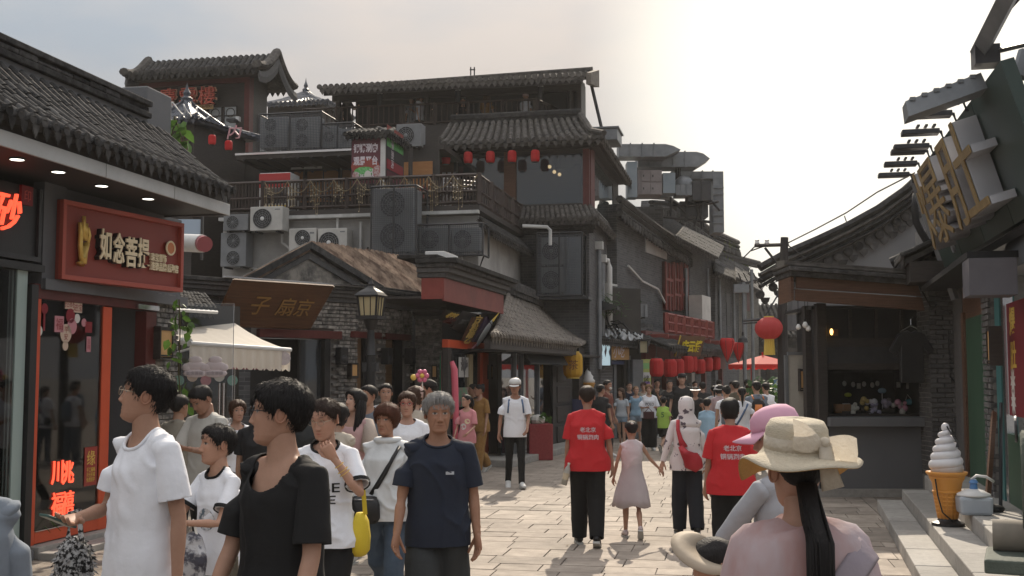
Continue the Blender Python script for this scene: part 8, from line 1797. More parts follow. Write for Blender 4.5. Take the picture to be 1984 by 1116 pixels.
p=person('boy in a white T-shirt with black collar looking left',428,6.5,1.52,-38,-22,2,'c',.86,(.44,.26,.185),('short',H_BLACK,dict(thick=.013)),dict(m=C_WHITE,hem=.80,ease=.02,slv=.7,trim=C_BLACK,neck=(.075,.07,.05),print=((disc(.07),.02,1.14,.2,.2,mat('grey figure print',(.10,.13,.16),(.55,.55,.56),30,.8,sharp=.06),False),)),dict(kind='shorts',m=C_OLIVE,to=.85,w=1.25),la=(30,10,66,.25),ra=(34,8,80,.2),legs=((4,3),(-3,3)),seed=5)
f1=held('mini_fan','pale blue and violet hand fan toy held by the boy','fan',p,(-.10,-.36,1.16),None);b=MB().tube([(0,-.05,.05),(0,.05,.05)],.045,16);f1 .part('blue_head',b,mat('baby blue plastic',(.28,.48,.58),rough=.4));f1 .part('violet_head',MB().tube([(-.05,-.06,-.02),(-.05,.05,-.02)],.05,16),mat('violet plastic',(.30,.24,.58),rough=.4));f1 .part('handle',MB().tube([(.01,0,0),(.06,.02,-.16)],.02,8),mat('pink clear plastic',(.5,.35,.4),rough=.3));f1 .part('grille',MB().ring((-.05,-.062,-.02),.03,.004,'y',14,4),BLACK)
pb=held('plastic_bag','crinkled clear plastic bag with dark print held low by the boy','bag',p,(.16,-.30,.92),None);b=MB();b.sphere((0,0,0),(.10,.07,.16),14,10);b.v=[(x*(1+.2*math.sin(z*60)),y*(1+.25*math.cos(x*50)),z)for x,y,z in b.v];pb.part('bag',b,mat('printed film',(.42,.42,.44),(.05,.05,.07),16,.3,.5,30,sharp=.06,obj=True));pb.part('handle',MB().tube([(-.04,0,.13),(0,0,.22),(.04,0,.13)],.008,5),WP)
p=person('woman in round glasses and a white T-shirt with black trim touching her ear',636,6.8,1.69,-14,-6,-14,'f',.98,(.46,.275,.20),('up',hairm('dark brown',(.020,.012,.009)),dict(thick=.014)),dict(m=C_WHITE,hem=.84,ease=.018,slv=.78,amp=.014,trim=C_BLACK,neck=(.085,.075,.055),print=(('PULSE',.0,1.19,.055,.24,C_BLACK,False),('MUSE',.0,1.12,.05,.2,C_BLACK,False))),dict(m=C_BLACK,w=1.2),la=((.26,-.12,1.16),(.125,-.185,1.37)),ra=(6,8,12),legs=NRM,glasses=FRAMEM,closed=1,seed=11,curl=.9)
for z_ in(.80,.66,.58):el,wr=p.arms[0][2],p.arms[0][3];c=p.lm@lerp(el,wr,z_);d=(wr-el).normalized();p.add('bracelet',MB().tube([c-d*.002,c+d*.002],.034 if z_<.75 else .03,16,cap=False),GOLDP,False)
yt=held('yellow_tote','yellow cloth tote with black lining at the glasses woman\'s side','bag',p,(.195,.06,.86),None);b=MB();b.tube([(0,0,-.08),(0,0,-.05),(0,0,.03),(.0,0,.12),(0,0,.17)],[(.03,.06),(.052,.09),(.056,.095),(.045,.08),(.025,.04)],14,side=(1,0,0));yt.part('body',b,mat('yellow cloth',(.62,.46,.03),(.7,.54,.05),6,.8,.3,20),smooth=True);yt.part('strap',MB().tube([(-.03,-.02,.14),(-.08,-.03,.36),(-.12,-.02,.54)],[(.02,.004)]*3,4),LEATH);yt.part('strap',MB().tube([(.03,0,.16),(.025,-.02,.30),(.0,-.02,.34)],[(.014,.004)]*3,4),mat('yellow cloth',(0,0,0)))
p=person('older woman with short auburn hair in a pale hooded jacket and jeans',752,8.5,1.605,-8,-12,0,'f',1.04,(.36,.20,.135),('fringe',H_AUB,dict(thick=.026)),dict(kind='long',m=C_JACK,hem=.82,ease=.028,neck=(.075,.05,.04),amp=.017),dict(m=C_DENIM,w=1.15),la=(4,12,16),ra=(2,10,14),legs=NRM,old=.6,seed=13)
b=MB();b.ring((0,.02,1.435),.085,.026,'z',22,8,sx=1.05);p.add('hood',b,C_JACK)
cb=worn('shoulder_bag','black crossbody bag worn over the pale jacket','bag',p);s1=strap_pts(p,((.115,1.40,False),(.07,1.30,False),(.02,1.20,False),(-.04,1.10,False),(-.09,1.03,False)));wpart(cb,'strap',MB().tube(s1,[(.020,.004)]*5,4,side=(.8,0,.5)),LEATH);wpart(cb,'body',MB().tube([(-.13,-.17,.82),(-.13,-.18,.86),(-.13,-.18,.96),(-.13,-.165,1.02)],[(.10,.035),(.125,.05),(.12,.045),(.09,.03)],12,side=(1,0,0)),LEATH);wpart(cb,'zip',MB().tube([(-.22,-.215,1.0),(-.05,-.215,1.0)],.004,4),CHROME)
p=person('grey haired older man in a navy T-shirt and dark shorts',850,7.05,1.71,2,8,-2,'m',1.0,(.32,.175,.115),('short',H_GREY,dict(thick=.024,tuft=.03)),dict(m=C_NAVY,hem=.80,ease=.02,slv=.80,neck=(.088,.075,.055),trim=C_NAVY,cuffs=False,amp=.013,print=((MB().box(-.025,.025,-.002,0,-.009,.009),.075,1.24,.02,.05,mat('small badge',(.4,.42,.45),rough=.6),False),)),dict(kind='shorts',m=C_CHAR,to=.78,w=1.15),la=(-4,9,18),ra=(8,9,20),legs=NRM2,old=1,seed=21)
p=person('woman in a wide straw sun hat and a sheer pink wrap seen from behind',1540,3.45,1.635,184,0,0,'f',1.06,(.44,.27,.2),('up',H_BLACK,dict(thick=.010,smooth=1)),None,dict(m=C_DARK,w=1.2),la=(10,14,20),ra=(10,14,20),legs=((3,2),(-3,2)),seed=23)
GZ=mat('sheer pink wrap',(.50,.30,.28),(.60,.57,.62),3.4,.9,.5,14,stretch=(1,1,.35),trans=.3,obj=True,sharp=.16);b=MB();n=56;rows=[(1.445,.085,.075),(1.435,.125,.095),(1.42,.175,.11),(1.385,.215,.125),(1.31,.24,.14),(1.2,.265,.15),(1.1,.285,.165),(1.0,.30,.18),(.9,.315,.19),(.8,.33,.20),(.66,.34,.205)];vs=[]
for i,(z,a,c)in enumerate(rows):
 for j in range(n):t_=6.2832*j/n;k=1+.02*min(i,5)/5*(math.sin(t_*6+i*.5+1.2*math.sin(t_*2))+.6*math.sin(t_*13-i*.9));vs.append((a*math.cos(t_)*k,c*math.sin(t_)*k+.015,z+.012*math.sin(t_*4+i)))
b.add(vs,[(i*n+j,i*n+(j+1)%n,(i+1)*n+(j+1)%n,(i+1)*n+j)for i in range(len(rows)-1)for j in range(n)]);WRAPV,WRAPF=list(b.v),list(b.f);p.add('wrap',b,GZ)
b=MB();
wv_=BVHTree.FromPolygons([Vector(q)for q in WRAPV],WRAPF);pts=[]
for x_,z_ in((-.19,1.37),(-.12,1.31),(-.04,1.22),(.04,1.12),(.12,1.02),(.2,.9)):h_=wv_.ray_cast(V3(x_,1,z_),V3(0,-1,0));pts.append(V3(x_,(h_[0].y if h_[0]else .15)+.008,z_))
b.tube(pts,[(.045,.006)]*6,8,side=(.75,0,.66))
p.add('scarf',b,mat('grey violet scarf',(.30,.26,.31),(.40,.35,.38),4,.9,.3,20,trans=.25));b=MB();g=random.Random(5)
b.tube([(0,.085,1.56),(0,.14,1.46),(0,.19,1.40),(0,.19,1.30),(.01,.20,1.12),(.02,.21,.98),(.03,.21,.88)],[(.034,.022),(.036,.022),(.037,.022),(.036,.02),(.032,.018),(.024,.014),(.008,.006)],12,side=(1,0,0))
for i in range(60):x=max(-.03,min(.03,g.gauss(0,.016)));y=g.uniform(-.012,.018);b.tube([(x*.8,.085+y,1.55),(x,.145+y,1.46),(x*1.1,.195+y,1.40),(x*1.1,.195+y,1.30),(x+.01,.175+y,1.12),(x*.8+.02,.19+y,.98),(x*.3+.03,.20,.86+g.uniform(-.05,.05))],[.004,.0055,.0055,.0055,.005,.004,.001],4)
p.add('long_hair',b,H_BLACK)
STRAW=mat('straw',(.62,.55,.42),(.74,.67,.53),60,.8,.6,130,stretch=(1,1,4),trans=.25,obj=True);b=MB();n=64;vs=[];prof=[(0,1.0),(.5,.99),(.85,.93),(.97,.72),(1.0,.40),(1.03,.12),(1.08,.0),(1.3,-.05),(1.55,-.08),(1.82,-.10),(2.02,-.15),(2.1,-.22)]
for i,(r_,z_)in enumerate(prof):
 for j in range(n):
  t_=6.2832*j/n;rr,zz=r_*.0945,z_*.10
  if r_>1.1:q_=(r_-1.1)/1.3;side=abs(math.cos(t_));fd=min(1,max(0,(.45-math.sin(t_))/.9));fd=fd*fd*(3-2*fd);zz+=q_*(.02-.02*max(0,math.sin(t_))-.125*fd*(1 if math.cos(t_)>0 else 1)+.012*math.sin(t_*4+1));rr*=1-.22*q_*fd
  vs.append((rr*math.cos(t_),rr*1.08*math.sin(t_),zz))
b.add(vs,[(i*n+j,i*n+(j+1)%n,(i+1)*n+(j+1)%n,(i+1)*n+j)for i in range(len(prof)-1)for j in range(n)])
HATM=p.HM@Matrix.Translation((0,.004,.068))@Matrix.Rotation(R(-7),4,'X');hat=p.add('straw_hat',b,mat('straw underside',(.55,.34,.13),(.66,.44,.20),60,.85,.6,130,stretch=(1,1,4),trans=.4,obj=True),True,HATM);hat.data.materials.append(STRAW);sm_=hat.modifiers.new('thickness','SOLIDIFY');sm_.thickness=.003;sm_.material_offset=1
RIB=mat('cream lace ribbon',(.62,.55,.45),(.72,.66,.56),40,.9,.4,80,trans=.35,obj=True);p.add('hat_band',MB().lathe([(.1015,.002),(.0995,.05)],n=40,squash=(1,1.08)),RIB,True,HATM,hat)
b=MB()
for sx,dx,dz in((1,.0,.0),(-1,0,0)):
 vs=[];
 for i in range(7):
  u=i/6;w_=.012+.035*math.sin(u*math.pi*.55+.2);c=V3(-.05+sx*(.015+.085*u),.105+.012*math.sin(u*3),.045+.03*sx*u);vs+=[c+V3(0,.006,w_),c+V3(0,.02,0),c+V3(0,.006,-w_)]
 b.add(vs,[(3*i+k,3*i+k+1,3*i+k+4,3*i+k+3)for i in range(6)for k in range(2)])
b.tube([(-.05,.115,.05),(-.055,.13,-.02),(-.07,.14,-.09)],[(.02,.006),(.026,.006),(.036,.004)],8,side=(1,0,0));b.sphere((-.05,.112,.047),.018,8,6);p.add('hat_bow',b,RIB,True,HATM,hat)
p=person('person in a pink peaked cap and grey long sleeves bending to a child',1512,4.9,1.66,215,50,-8,'f',.86,(.44,.27,.2),('up',H_BLACK),dict(kind='long',m=C_LGREY,hem=.82,ease=.02,neck=(.075,.05,.04)),dict(m=C_DARK,w=1.1),la=((.20,-.16,1.16),(.10,-.34,1.02)),ra=((-.24,-.08,1.14),(-.20,-.28,.98)),seed=27,curl=.8)
PC=mat('pink cap cloth',(.56,.30,.40),(.62,.35,.45),4,.8,.1,30);b=MB();b.lathe([(.096,-.01),(.098,.02),(.090,.055),(.065,.082),(.03,.094),(0,.096)],n=24,squash=(1,1.12));HMc=p.HM@Matrix.Translation((0,.004,.055))@Matrix.Rotation(R(8),4,'X');cp_=p.add('cap',b,PC,True,HMc);b=MB();vs=[]
for i in range(13):
 t_=R(-62+124*i/12);vs+=[V3(.096*math.sin(t_),-.105*math.cos(t_),.0),V3(.125*math.sin(t_),-.06-.14*math.cos(t_),-.012-.03*math.sin(t_)**2)]
b.add(vs,[(2*i,2*i+1,2*i+3,2*i+2)for i in range(12)]);o_=p.add('cap_peak',b,PC,True,HMc,cp_);o_.modifiers.new('thickness','SOLIDIFY').thickness=.005
p=person('small child in a big beige sun visor at the carer\'s side',1384,4.5,1.15,-70,-8,-6,'c',.9,(.46,.28,.2),('fringe',H_BLACK,dict(thick=.016,smooth=1)),dict(m=cloth('salmon',(.55,.26,.19)),hem=.78,ease=.02,slv=.8,neck=(.07,.06,.05)),dict(kind='shorts',m=C_LGREY,to=.7),la=(40,10,60,.2),ra=(40,10,60,.2),seed=29,hi=2)
VM=mat('beige visor cloth',(.40,.33,.25),(.47,.40,.31),3,.7,.1,30,trans=.2);b=MB();n=30;vs=[]
for i in range(n+1):
 t_=R(-105+210*i/n);vs+=[V3(.085*math.sin(t_),-.095*math.cos(t_),.045),V3(.115*math.sin(t_),-.06-.115*math.cos(t_),.055),V3(.15*math.sin(t_),-.07-.14*math.cos(t_),.040)]
b.add(vs,[(3*i+k,3*i+k+1,3*i+k+4,3*i+k+3)for i in range(n)for k in range(2)]);o_=p.add('visor',b,VM,True,p.HM@Matrix.Translation((0,0,.02))@Matrix.Rotation(R(30),4,'Y')@Matrix.Rotation(R(-14),4,'X')@Matrix.Scale(1.08,4));o_.modifiers.new('thickness','SOLIDIFY').thickness=.004
yb_=held('yellow_pouch','small yellow spotted pouch hanging beside the child','bag',p,(.10,.22,.86),None);yb_.part('body',MB().tube([(0,0,.1),(0,0,.03),(0,0,-.06),(0,0,-.1)],[(.05,.03),(.075,.04),(.06,.04),(.02,.02)],10,side=(1,0,0)),mat('lemon cloth',(.62,.55,.06),rough=.7),smooth=True);yb_.part('strap',MB().tube([(0,0,.1),(.02,.0,.3)],.006,4),WP)
cs_=held('candied_fruit','red candied fruit stick held low in front of the child','snack',p,(.0,-.42,.63),None);cs_.part('fruit',MB().sphere((0,0,0),.022,10,8).sphere((0,0,.035),.018,8,6),mat('candied red',(.42,.05,.03),rough=.15),smooth=True);cs_.part('stick',MB().tube([(0,0,-.12),(0,0,.08)],.004,5),mat('bamboo',(.45,.32,.16),rough=.7))
p=person('passer-by in a grey blue shirt cut off at the photo edge',-70,4.1,1.66,200,0,0,'m',1.0,(.42,.25,.18),('short',H_BLACK),dict(kind='long',m=cloth('grey blue',(.20,.23,.27)),hem=.8,ease=.03),dict(m=C_DARK),legs=NRM,seed=31)
# ---- middle distance, coming towards us
p=person('long haired woman in a pink top and sheer shawl looking up',688,11.4,1.68,-22,-26,14,'f',.92,(.50,.32,.245),('long',H_BLACK,dict(len=.3)),dict(m=cloth('pale pink',(.56,.36,.36)),hem=.84,slv=.3,neck=(.12,.12,.06)),dict(m=C_LDEN),la=(6,10,20),ra=(10,8,40,.2),legs=NRM,smile=1,seed=33)
b=MB()
for s in(1,-1):b.tube([(s*.05,.06,1.38),(s*.15,.02,1.37),(s*.20,-.02,1.25),(s*.19,-.08,1.10)],[(.05,.05),(.07,.06),(.085,.07),(.07,.06)],10)
p.add('shawl',b,mat('sheer beige shawl',(.52,.44,.38),(.60,.52,.46),6,.9,.3,30,trans=.3))
person('man in a slate shirt half hidden behind the long haired woman',716,13.2,1.71,-10,-30,0,'m',1.0,(.40,.24,.17),('short',H_BLACK),dict(m=C_SLATE,slv=.8),dict(m=C_DARK),legs=NRM,seed=35)
p=person('woman in red framed glasses and a white T-shirt with a small dark emblem',790,10.8,1.67,4,-4,0,'f',1.02,(.47,.28,.21),('bob',H_BROWN,dict(thick=.018)),dict(m=C_WHITE,hem=.82,ease=.02,slv=.8,neck=(.085,.07,.055),print=((disc(.035),-.02,1.22,.07,.07,C_BLACK,False),)),dict(m=C_DENIM),legs=NRM2,glasses=mat('red spectacle frame',(.30,.02,.03),rough=.4),smile=1,seed=37)
p=person('person in a pale pink knit cap and beige shirt walking away',806,12.6,1.70,150,0,0,'f',1.0,(.48,.32,.25),('bob',H_BROWN),dict(m=C_BEIGE,ease=.03,slv=.9),dict(m=C_DARK),legs=NRM,seed=39);p.add('cap',MB().lathe([(.094,-.02),(.097,.03),(.085,.07),(.05,.098),(0,.107)],n=22,squash=(.98,1.15)),mat('dusty pink knit',(.48,.34,.31),(.54,.40,.37),20,.9),True,p.HM@Matrix.Translation((0,.006,.025)))
p=person('man in a white T-shirt in profile carrying a pink flower balloon',832,14.6,1.77,-80,-6,0,'m',1.0,(.40,.23,.165),('short',H_BLACK,dict(thick=.014)),dict(m=C_WHITE,ease=.02,slv=.75),dict(m=C_CHAR),la=(20,10,80),ra=(20,12,95),legs=NRM,seed=41)
fb_=T('flower_balloon','pink and yellow flower balloon above the man in profile','balloon',at(818,728,14.4),(1,0));b=MB()
for k in range(6):b.sphere((.055*math.cos(k*1.047),0,.055*math.sin(k*1.047)),(.035,.03,.035),10,6)
fb_.part('petals',b,mat('pink balloon',(.62,.16,.26),rough=.3),smooth=True);fb_.part('centre',MB().sphere((0,-.02,0),.03,10,6),mat('yellow balloon',(.7,.5,.1),rough=.3),smooth=True);fb_.part('bud',MB().sphere((-.11,0,-.02),(.04,.03,.04),10,6),mat('yellow balloon',(0,0,0)),smooth=True);fb_.part('stick',MB().tube([(0,0,-.04),(.02,0,-.45)],.008,5),WP)
p=person('girl with glasses and ponytail in a pink printed T-shirt',905,19.4,1.50,-20,-34,0,'f',.86,(.50,.31,.23),('pony',H_BLACK,dict(len=.2)),dict(m=C_PINK,hem=.78,ease=.03,slv=.85,print=((disc(.05),.05,1.2,.1,.1,mat('pale print',(.7,.6,.4),rough=.7),False),(disc(.06),-.03,1.1,.1,.1,WP,False))),dict(m=C_LDEN),la=(12,8,50,.3),ra=(8,8,20),legs=NRM,glasses=FRAMEM,seed=43)
person('woman in a mustard shirt and long mustard trousers behind the pink girl',930,21.5,1.66,-40,-50,0,'f',1.0,(.40,.24,.17),('bun',H_BLACK),dict(m=C_YEL,ease=.03,slv=.8),dict(m=C_YEL,w=1.5),legs=NRM,seed=45)
person('dark haired shop assistant in the red framed doorway',918,22.6,1.64,-60,-20,0,'m',1.0,(.38,.23,.16),('short',H_BLACK),dict(m=C_DARK),dict(m=C_DARK),seed=47)
p=person('man in a white cap and white T-shirt with black trousers walking on the sunlit paving',998,18.7,1.76,6,-14,0,'m',.94,(.36,.20,.14),('short',H_BLACK),dict(m=C_WHITE,hem=.80,ease=.022,slv=.8,neck=(.085,.075,.055)),dict(m=C_BLACK,w=.95),la=(8,8,40,.25),ra=(-6,12,16),legs=((12,4),(-8,14)),seed=49,hi=1)
b=MB();b.lathe([(.096,-.005),(.098,.03),(.088,.065),(.055,.09),(0,.1)],n=20,squash=(1,1.12));HMc=p.HM@Matrix.Translation((0,.004,.045));c_=p.add('cap',b,WHITEP,True,HMc);p.add('cap_peak',MB().prism([(.08*math.sin(R(a)),-.085-.085*math.cos(R(a)),0)for a in range(-90,91,20)],(0,0,.008)),WHITEP,False,HMc@Matrix.Rotation(R(16),4,'X'),c_)
bp_=worn('small_backpack','small backpack with blue straps worn by the white cap man','backpack',p)
for s in(1,-1):wpart(bp_,'strap',MB().tube(strap_pts(p,((s*.10,1.395,False),(s*.115,1.30,False),(s*.125,1.18,False))),[(.014,.004)]*3,4,side=(1,0,0)),mat('blue strap',(.10,.16,.28),rough=.7))
wpart(bp_,'pack',MB().tube([(0,.17,1.02),(0,.18,1.1),(0,.18,1.3),(0,.16,1.36)],[(.10,.05),(.13,.07),(.12,.06),(.07,.03)],10,side=(1,0,0)),C_SLATE)
def staff(label,px,Y,h,seed,rz,**k):return person(label,px,Y,h,rz,0,-4,'f' if seed==51 else 'f',k.pop('w',1.06),(.36,.21,.15),k.pop('hair',('short',H_BLACK,dict(thick=.02))),dict(m=C_RED,hem=.80,ease=.034,slv=.86,neck=(.085,.06,.05),print=(('老北京',0,1.245,.055,.17,WL,True),('铜锅涮肉',0,1.165,.055,.23,WL,True))),dict(m=C_BLACK,w=1.3),hi=1,seed=seed,**k)
p=staff('restaurant worker in a red lettered T-shirt walking away with a plastic bottle',1137,12.45,1.70,51,178,la=(2,9,12),ra=(-2,14,10),legs=((10,4),(-8,16)),hair=('short',hairm('brown black',(.018,.012,.009)),dict(thick=.018)),shoes=SHOEB,w=1.1)
bt=T('plastic_bottle','clear plastic bottle dangling from the red shirt worker\'s hand','bottle',at(1097,920,12.3),(1,0));PETM=mat('clear bottle',(.50,.50,.46),(.58,.58,.54),8,.15,trans=.4);bt.part('body',MB().lathe([(.0,-.11),(.032,-.11),(.033,.05),(.026,.075),(.013,.1),(.013,.115)],n=14).xf(Matrix.Rotation(R(14),4,'Y')),PETM,smooth=True);bt.part('cap',MB().lathe([(.015,.115),(.015,.132),(0,.132)],n=12).xf(Matrix.Rotation(R(14),4,'Y')),WP);bt.part('label',MB().lathe([(.0335,-.05),(.0335,.02)],n=14).xf(Matrix.Rotation(R(14),4,'Y')),mat('bottle label',(.5,.42,.3),rough=.6))
p=staff('second red shirted worker half hidden behind the pink cap',1412,10.4,1.60,53,176,la=(2,10,14),ra=(4,10,14),legs=((6,4),(-6,10)),hair=('bob',H_BLACK,dict(thick=.02)),shoes=SHOEB)
p=person('little girl in a pale gauze dress walking away hand in hand',1222,13.0,1.28,180,0,-2,'c',.92,(.40,.24,.17),('bun',H_BLACK,dict(y=.07,z=.075)),dict(kind='tank',m=cloth('gauze bodice',(.62,.56,.58)),hem=1.0,neck=(.075,.06,.05)),None,shoes=mat('pale pink shoe',(.50,.42,.42),rough=.6),la=(-4,16,26),ra=((-.27,-.02,1.18),(-.42,-.03,1.02)),legs=((10,4),(-8,32)),dress=dict(m=C_GAUZE,rows=[(1.36,.13,.09),(1.25,.15,.105),(1.1,.15,.105),(1.0,.155,.11),(.85,.20,.15),(.7,.245,.19),(.58,.27,.215),(.47,.29,.23)]),seed=55,hi=1)
p.add('hair_clip',MB().sphere((.0,.105,.085),(.02,.014,.012),8,6),WP,True,p.HM)
FLOR=mat('floral print cloth',(.64,.60,.60),(.10,.08,.10),11,.85,.15,30,sharp=.035,obj=True,detail=2)
_r=[n for n in FLOR.node_tree.nodes if n.type=='VALTORGB'][0];_r.color_ramp.elements[0].position=.60;_r.color_ramp.elements[1].position=.64
p=person('woman in a floral head scarf and wide dark trousers with a red shoulder bag',1328,13.2,1.57,180,0,0,'f',.98,(.44,.27,.2),('none',H_BLACK),dict(kind='long',m=FLOR,hem=.80,ease=.035,neck=None,amp=.009),dict(m=cloth('blue black',(.012,.014,.02)),w=1.5),la=((.24,.02,1.12),(.30,.0,.90)),ra=(4,10,14),legs=((8,4),(-8,12)),shoes=SHOEB,seed=57,hi=1)
b=MB();b.tube([(0,.01,.128),(0,.008,.11),(0,.006,.06),(0,.01,-.02),(0,.02,-.09),(0,.02,-.14),(0,.03,-.22),(0,.05,-.28)],[(.02,.02),(.07,.08),(.096,.112),(.10,.112),(.092,.10),(.12,.10),(.165,.115),(.15,.10)],26,side=(1,0,0));b.v=[(x*(1+.02*math.sin(z*90+x*40)),y*(1+.02*math.sin(z*70)),z)for x,y,z in b.v];p.add('head_scarf',b,FLOR,True,p.HM)
rb_=worn('red_shoulder_bag','red slouchy bag worn across the floral scarf woman\'s back','bag',p);REDB=mat('red bag cloth',(.36,.018,.03),(.42,.03,.04),4,.6,.15,20);pts=[V3(.12,.10,1.42),V3(.13,.145,1.30),V3(.10,.165,1.18),V3(.06,.18,1.08)];wpart(rb_,'strap',MB().tube(pts,[(.022,.006),(.024,.006),(.03,.008),(.05,.02)],8,side=(1,0,0)),REDB);wpart(rb_,'body',MB().tube([V3(.11,.19,1.10),V3(.06,.20,1.02),V3(-.02,.205,.93),V3(-.11,.20,.87),V3(-.16,.18,.86)],[(.03,.03),(.085,.05),(.12,.065),(.10,.06),(.03,.02)],14,side=(.6,0,.8)),REDB)
# ---- farther groups
p=person('smiling woman in a white lettered T-shirt and wide black trousers in the distance',1256,28.0,1.58,4,-6,0,'f',1.02,(.52,.33,.25),('bob',H_BLOND,dict(thick=.03)),dict(m=C_WHITE,hem=.84,ease=.03,slv=.9,print=(('POLO',0,1.2,.075,.22,C_NAVY,False),)),dict(m=C_BLACK,w=1.7),la=(8,14,85,.5),ra=(8,14,85,.5),legs=((4,2),(-3,4)),seed=61)
hb_=held('maroon_bag','maroon handbag held before the woman in the lettered T-shirt','bag',p,(-.05,-.22,.98),None);hb_.part('body',MB().box(-.13,.13,-.05,.05,-.15,.03),mat('maroon leather',(.06,.02,.022),rough=.5),bevel=.02);hb_.part('handle',MB().tube([(-.08,0,.03),(0,0,.12),(.08,0,.03)],.01,5),mat('maroon leather',(0,0,0)))
person('young woman in a pale grey T-shirt and denim shorts in the distance',1203,28.4,1.50,-16,-24,0,'f',.92,(.46,.29,.21),('long',H_BROWN,dict(len=.25)),dict(m=cloth('ice grey',(.42,.46,.50)),hem=.92,ease=.01,slv=.6),dict(kind='shorts',m=C_LDEN,to=.35,w=1.1),legs=NRM,seed=63)
person('woman in a light blue top and shorts behind the lettered T-shirt',1231,29.4,1.55,-10,20,0,'f',.95,(.48,.30,.22),('up',H_BLOND),dict(m=C_BLUE,hem=.88,slv=.5,neck=(.11,.1,.06)),dict(kind='shorts',m=C_LDEN,to=.4),la=(20,10,100),legs=NRM2,seed=65)
p=person('small boy in a lime green T-shirt and black shorts stepping away',1284,26.6,1.33,150,20,0,'c',.95,(.42,.26,.19),('short',H_BLACK),dict(m=C_LIME,hem=.80,ease=.03,slv=.8,print=(('5',-.03,1.2,.16,.09,mat('dark green print',(.05,.15,.05),rough=.7),True),)),dict(kind='shorts',m=C_BLACK,to=.85,w=1.2),legs=((20,6),(-18,40)),shoes=SHOEB,seed=67)
p=person('tall man in a black T-shirt and dark cap above the crowd',1320,27.4,1.84,-8,4,0,'m',1.1,(.44,.27,.2),('short',H_BROWN),dict(m=C_DARK,ease=.03,slv=.8),dict(m=C_CHAR),la=(4,12,12),ra=(4,12,14),seed=69);b=MB();b.lathe([(.096,-.005),(.098,.03),(.088,.065),(.055,.09),(0,.1)],n=16,squash=(1,1.12));c_=p.add('cap',b,C_DARK,True,p.HM@Matrix.Translation((0,.004,.045)));p.add('headphones',MB().tube([(.09,0,.0),(.1,0,.06),(.06,0,.12),(-.06,0,.12),(-.1,0,.06),(-.09,0,0)],.012,5),WP,True,p.HM)
person('dark clothed person filming behind the tall black T-shirt man',1296,30.5,1.68,-20,30,0,'m',1.05,(.40,.25,.18),('short',H_BLACK),dict(m=C_DARK),dict(m=C_DARK),la=(50,10,80),ra=(50,10,80),seed=71)
p=person('person in a white sun visor and dark clothes right of the tall man',1346,25.6,1.56,-20,10,-8,'f',1.0,(.42,.26,.19),('up',H_BLACK),dict(m=C_DARK,slv=.9),dict(m=C_DARK),la=(25,10,90),seed=73);p.add('visor',MB().prism([(.13*math.sin(R(a)),-.07-.12*math.cos(R(a)),.05)for a in range(-100,101,20)],(0,0,.012)),WHITEP,False,p.HM)
person('child in a sky blue hooded top beside the floral scarf woman',1368,21.6,1.36,165,0,-4,'c',1.0,(.42,.26,.19),('short',H_BLACK),dict(kind='long',m=C_BLUE,ease=.04,hem=.78),dict(m=C_DENIM),la=(20,10,40),seed=75)
p=person('person in a white bucket hat and pinkish shirt in the far crowd',1392,24.6,1.60,175,20,0,'f',.96,(.46,.3,.22),('bob',H_BLACK),dict(m=cloth('dusty pink',(.40,.30,.31)),slv=.9),dict(m=C_DARK),seed=77);p.add('bucket_hat',MB().lathe([(.14,-.03),(.10,.01),(.095,.05),(.07,.075),(0,.08)],n=20),WHITEP,True,p.HM@Matrix.Translation((0,0,.045)))
p=person('woman with hair pinned up in a white sleeveless top and grey backpack',1406,21.0,1.62,178,10,0,'f',.98,(.44,.28,.2),('bun',H_BLACK),dict(m=C_WHITE,slv=.4),dict(m=C_SLATE,w=1.3),seed=79);bp_=worn('grey_backpack','slate grey backpack on the woman with pinned up hair','backpack',p);wpart(bp_,'pack',MB().tube([(0,.17,.90),(0,.19,1.0),(0,.19,1.25),(0,.16,1.34)],[(.10,.05),(.14,.08),(.13,.07),(.08,.03)],10,side=(1,0,0)),C_SLATE);wpart(bp_,'strap',MB().tube([(.1,.12,1.35),(.1,.02,1.42),(.11,-.1,1.35)],.014,5),C_SLATE)
p=person('woman with a black ponytail, white top and a blue bag strap',1436,20.4,1.60,172,0,0,'f',.98,(.44,.28,.2),('pony',H_BLACK,dict(len=.3,z=.05)),dict(m=C_WHITE,slv=.6),dict(m=C_DENIM),seed=81);t=worn('sling_bag','blue strapped sling bag on the ponytail woman','bag',p);wpart(t,'strap',MB().tube(strap_pts(p,((-.10,1.39,True),(-.03,1.25,True),(.05,1.1,True),(.11,1.0,True))),[(.018,.004)]*4,4,side=(1,0,.5)),mat('blue strap',(0,0,0)));wpart(t,'body',MB().sphere((.16,.1,.93),(.08,.06,.1),10,8),C_NAVY)
p=person('man in a grey shirt with an orange backpack walking away',1464,21.8,1.70,186,0,0,'m',1.04,(.40,.25,.18),('short',H_BLACK),dict(m=C_SLATE,slv=.8,ease=.02),dict(m=C_DARK),seed=83);bp_=worn('orange_backpack','bright orange backpack on the grey shirted man','backpack',p);ORB=mat('orange nylon',(.62,.20,.05),rough=.6);wpart(bp_,'pack',MB().tube([(.03,.17,.95),(.03,.19,1.05),(.03,.19,1.27),(.03,.16,1.36)],[(.10,.05),(.14,.08),(.13,.07),(.08,.03)],10,side=(1,0,0)),C_DARK);wpart(bp_,'panel',MB().tube([(.05,.26,1.08),(.05,.265,1.26)],[(.08,.02),(.07,.015)],8,side=(1,0,0)),ORB);wpart(bp_,'strap',MB().tube([(.1,.12,1.36),(.1,.02,1.43),(.11,-.1,1.36)],.016,5),ORB);wpart(bp_,'strap',MB().tube([(-.1,.12,1.36),(-.1,.02,1.43),(-.11,-.1,1.36)],.016,5),ORB)
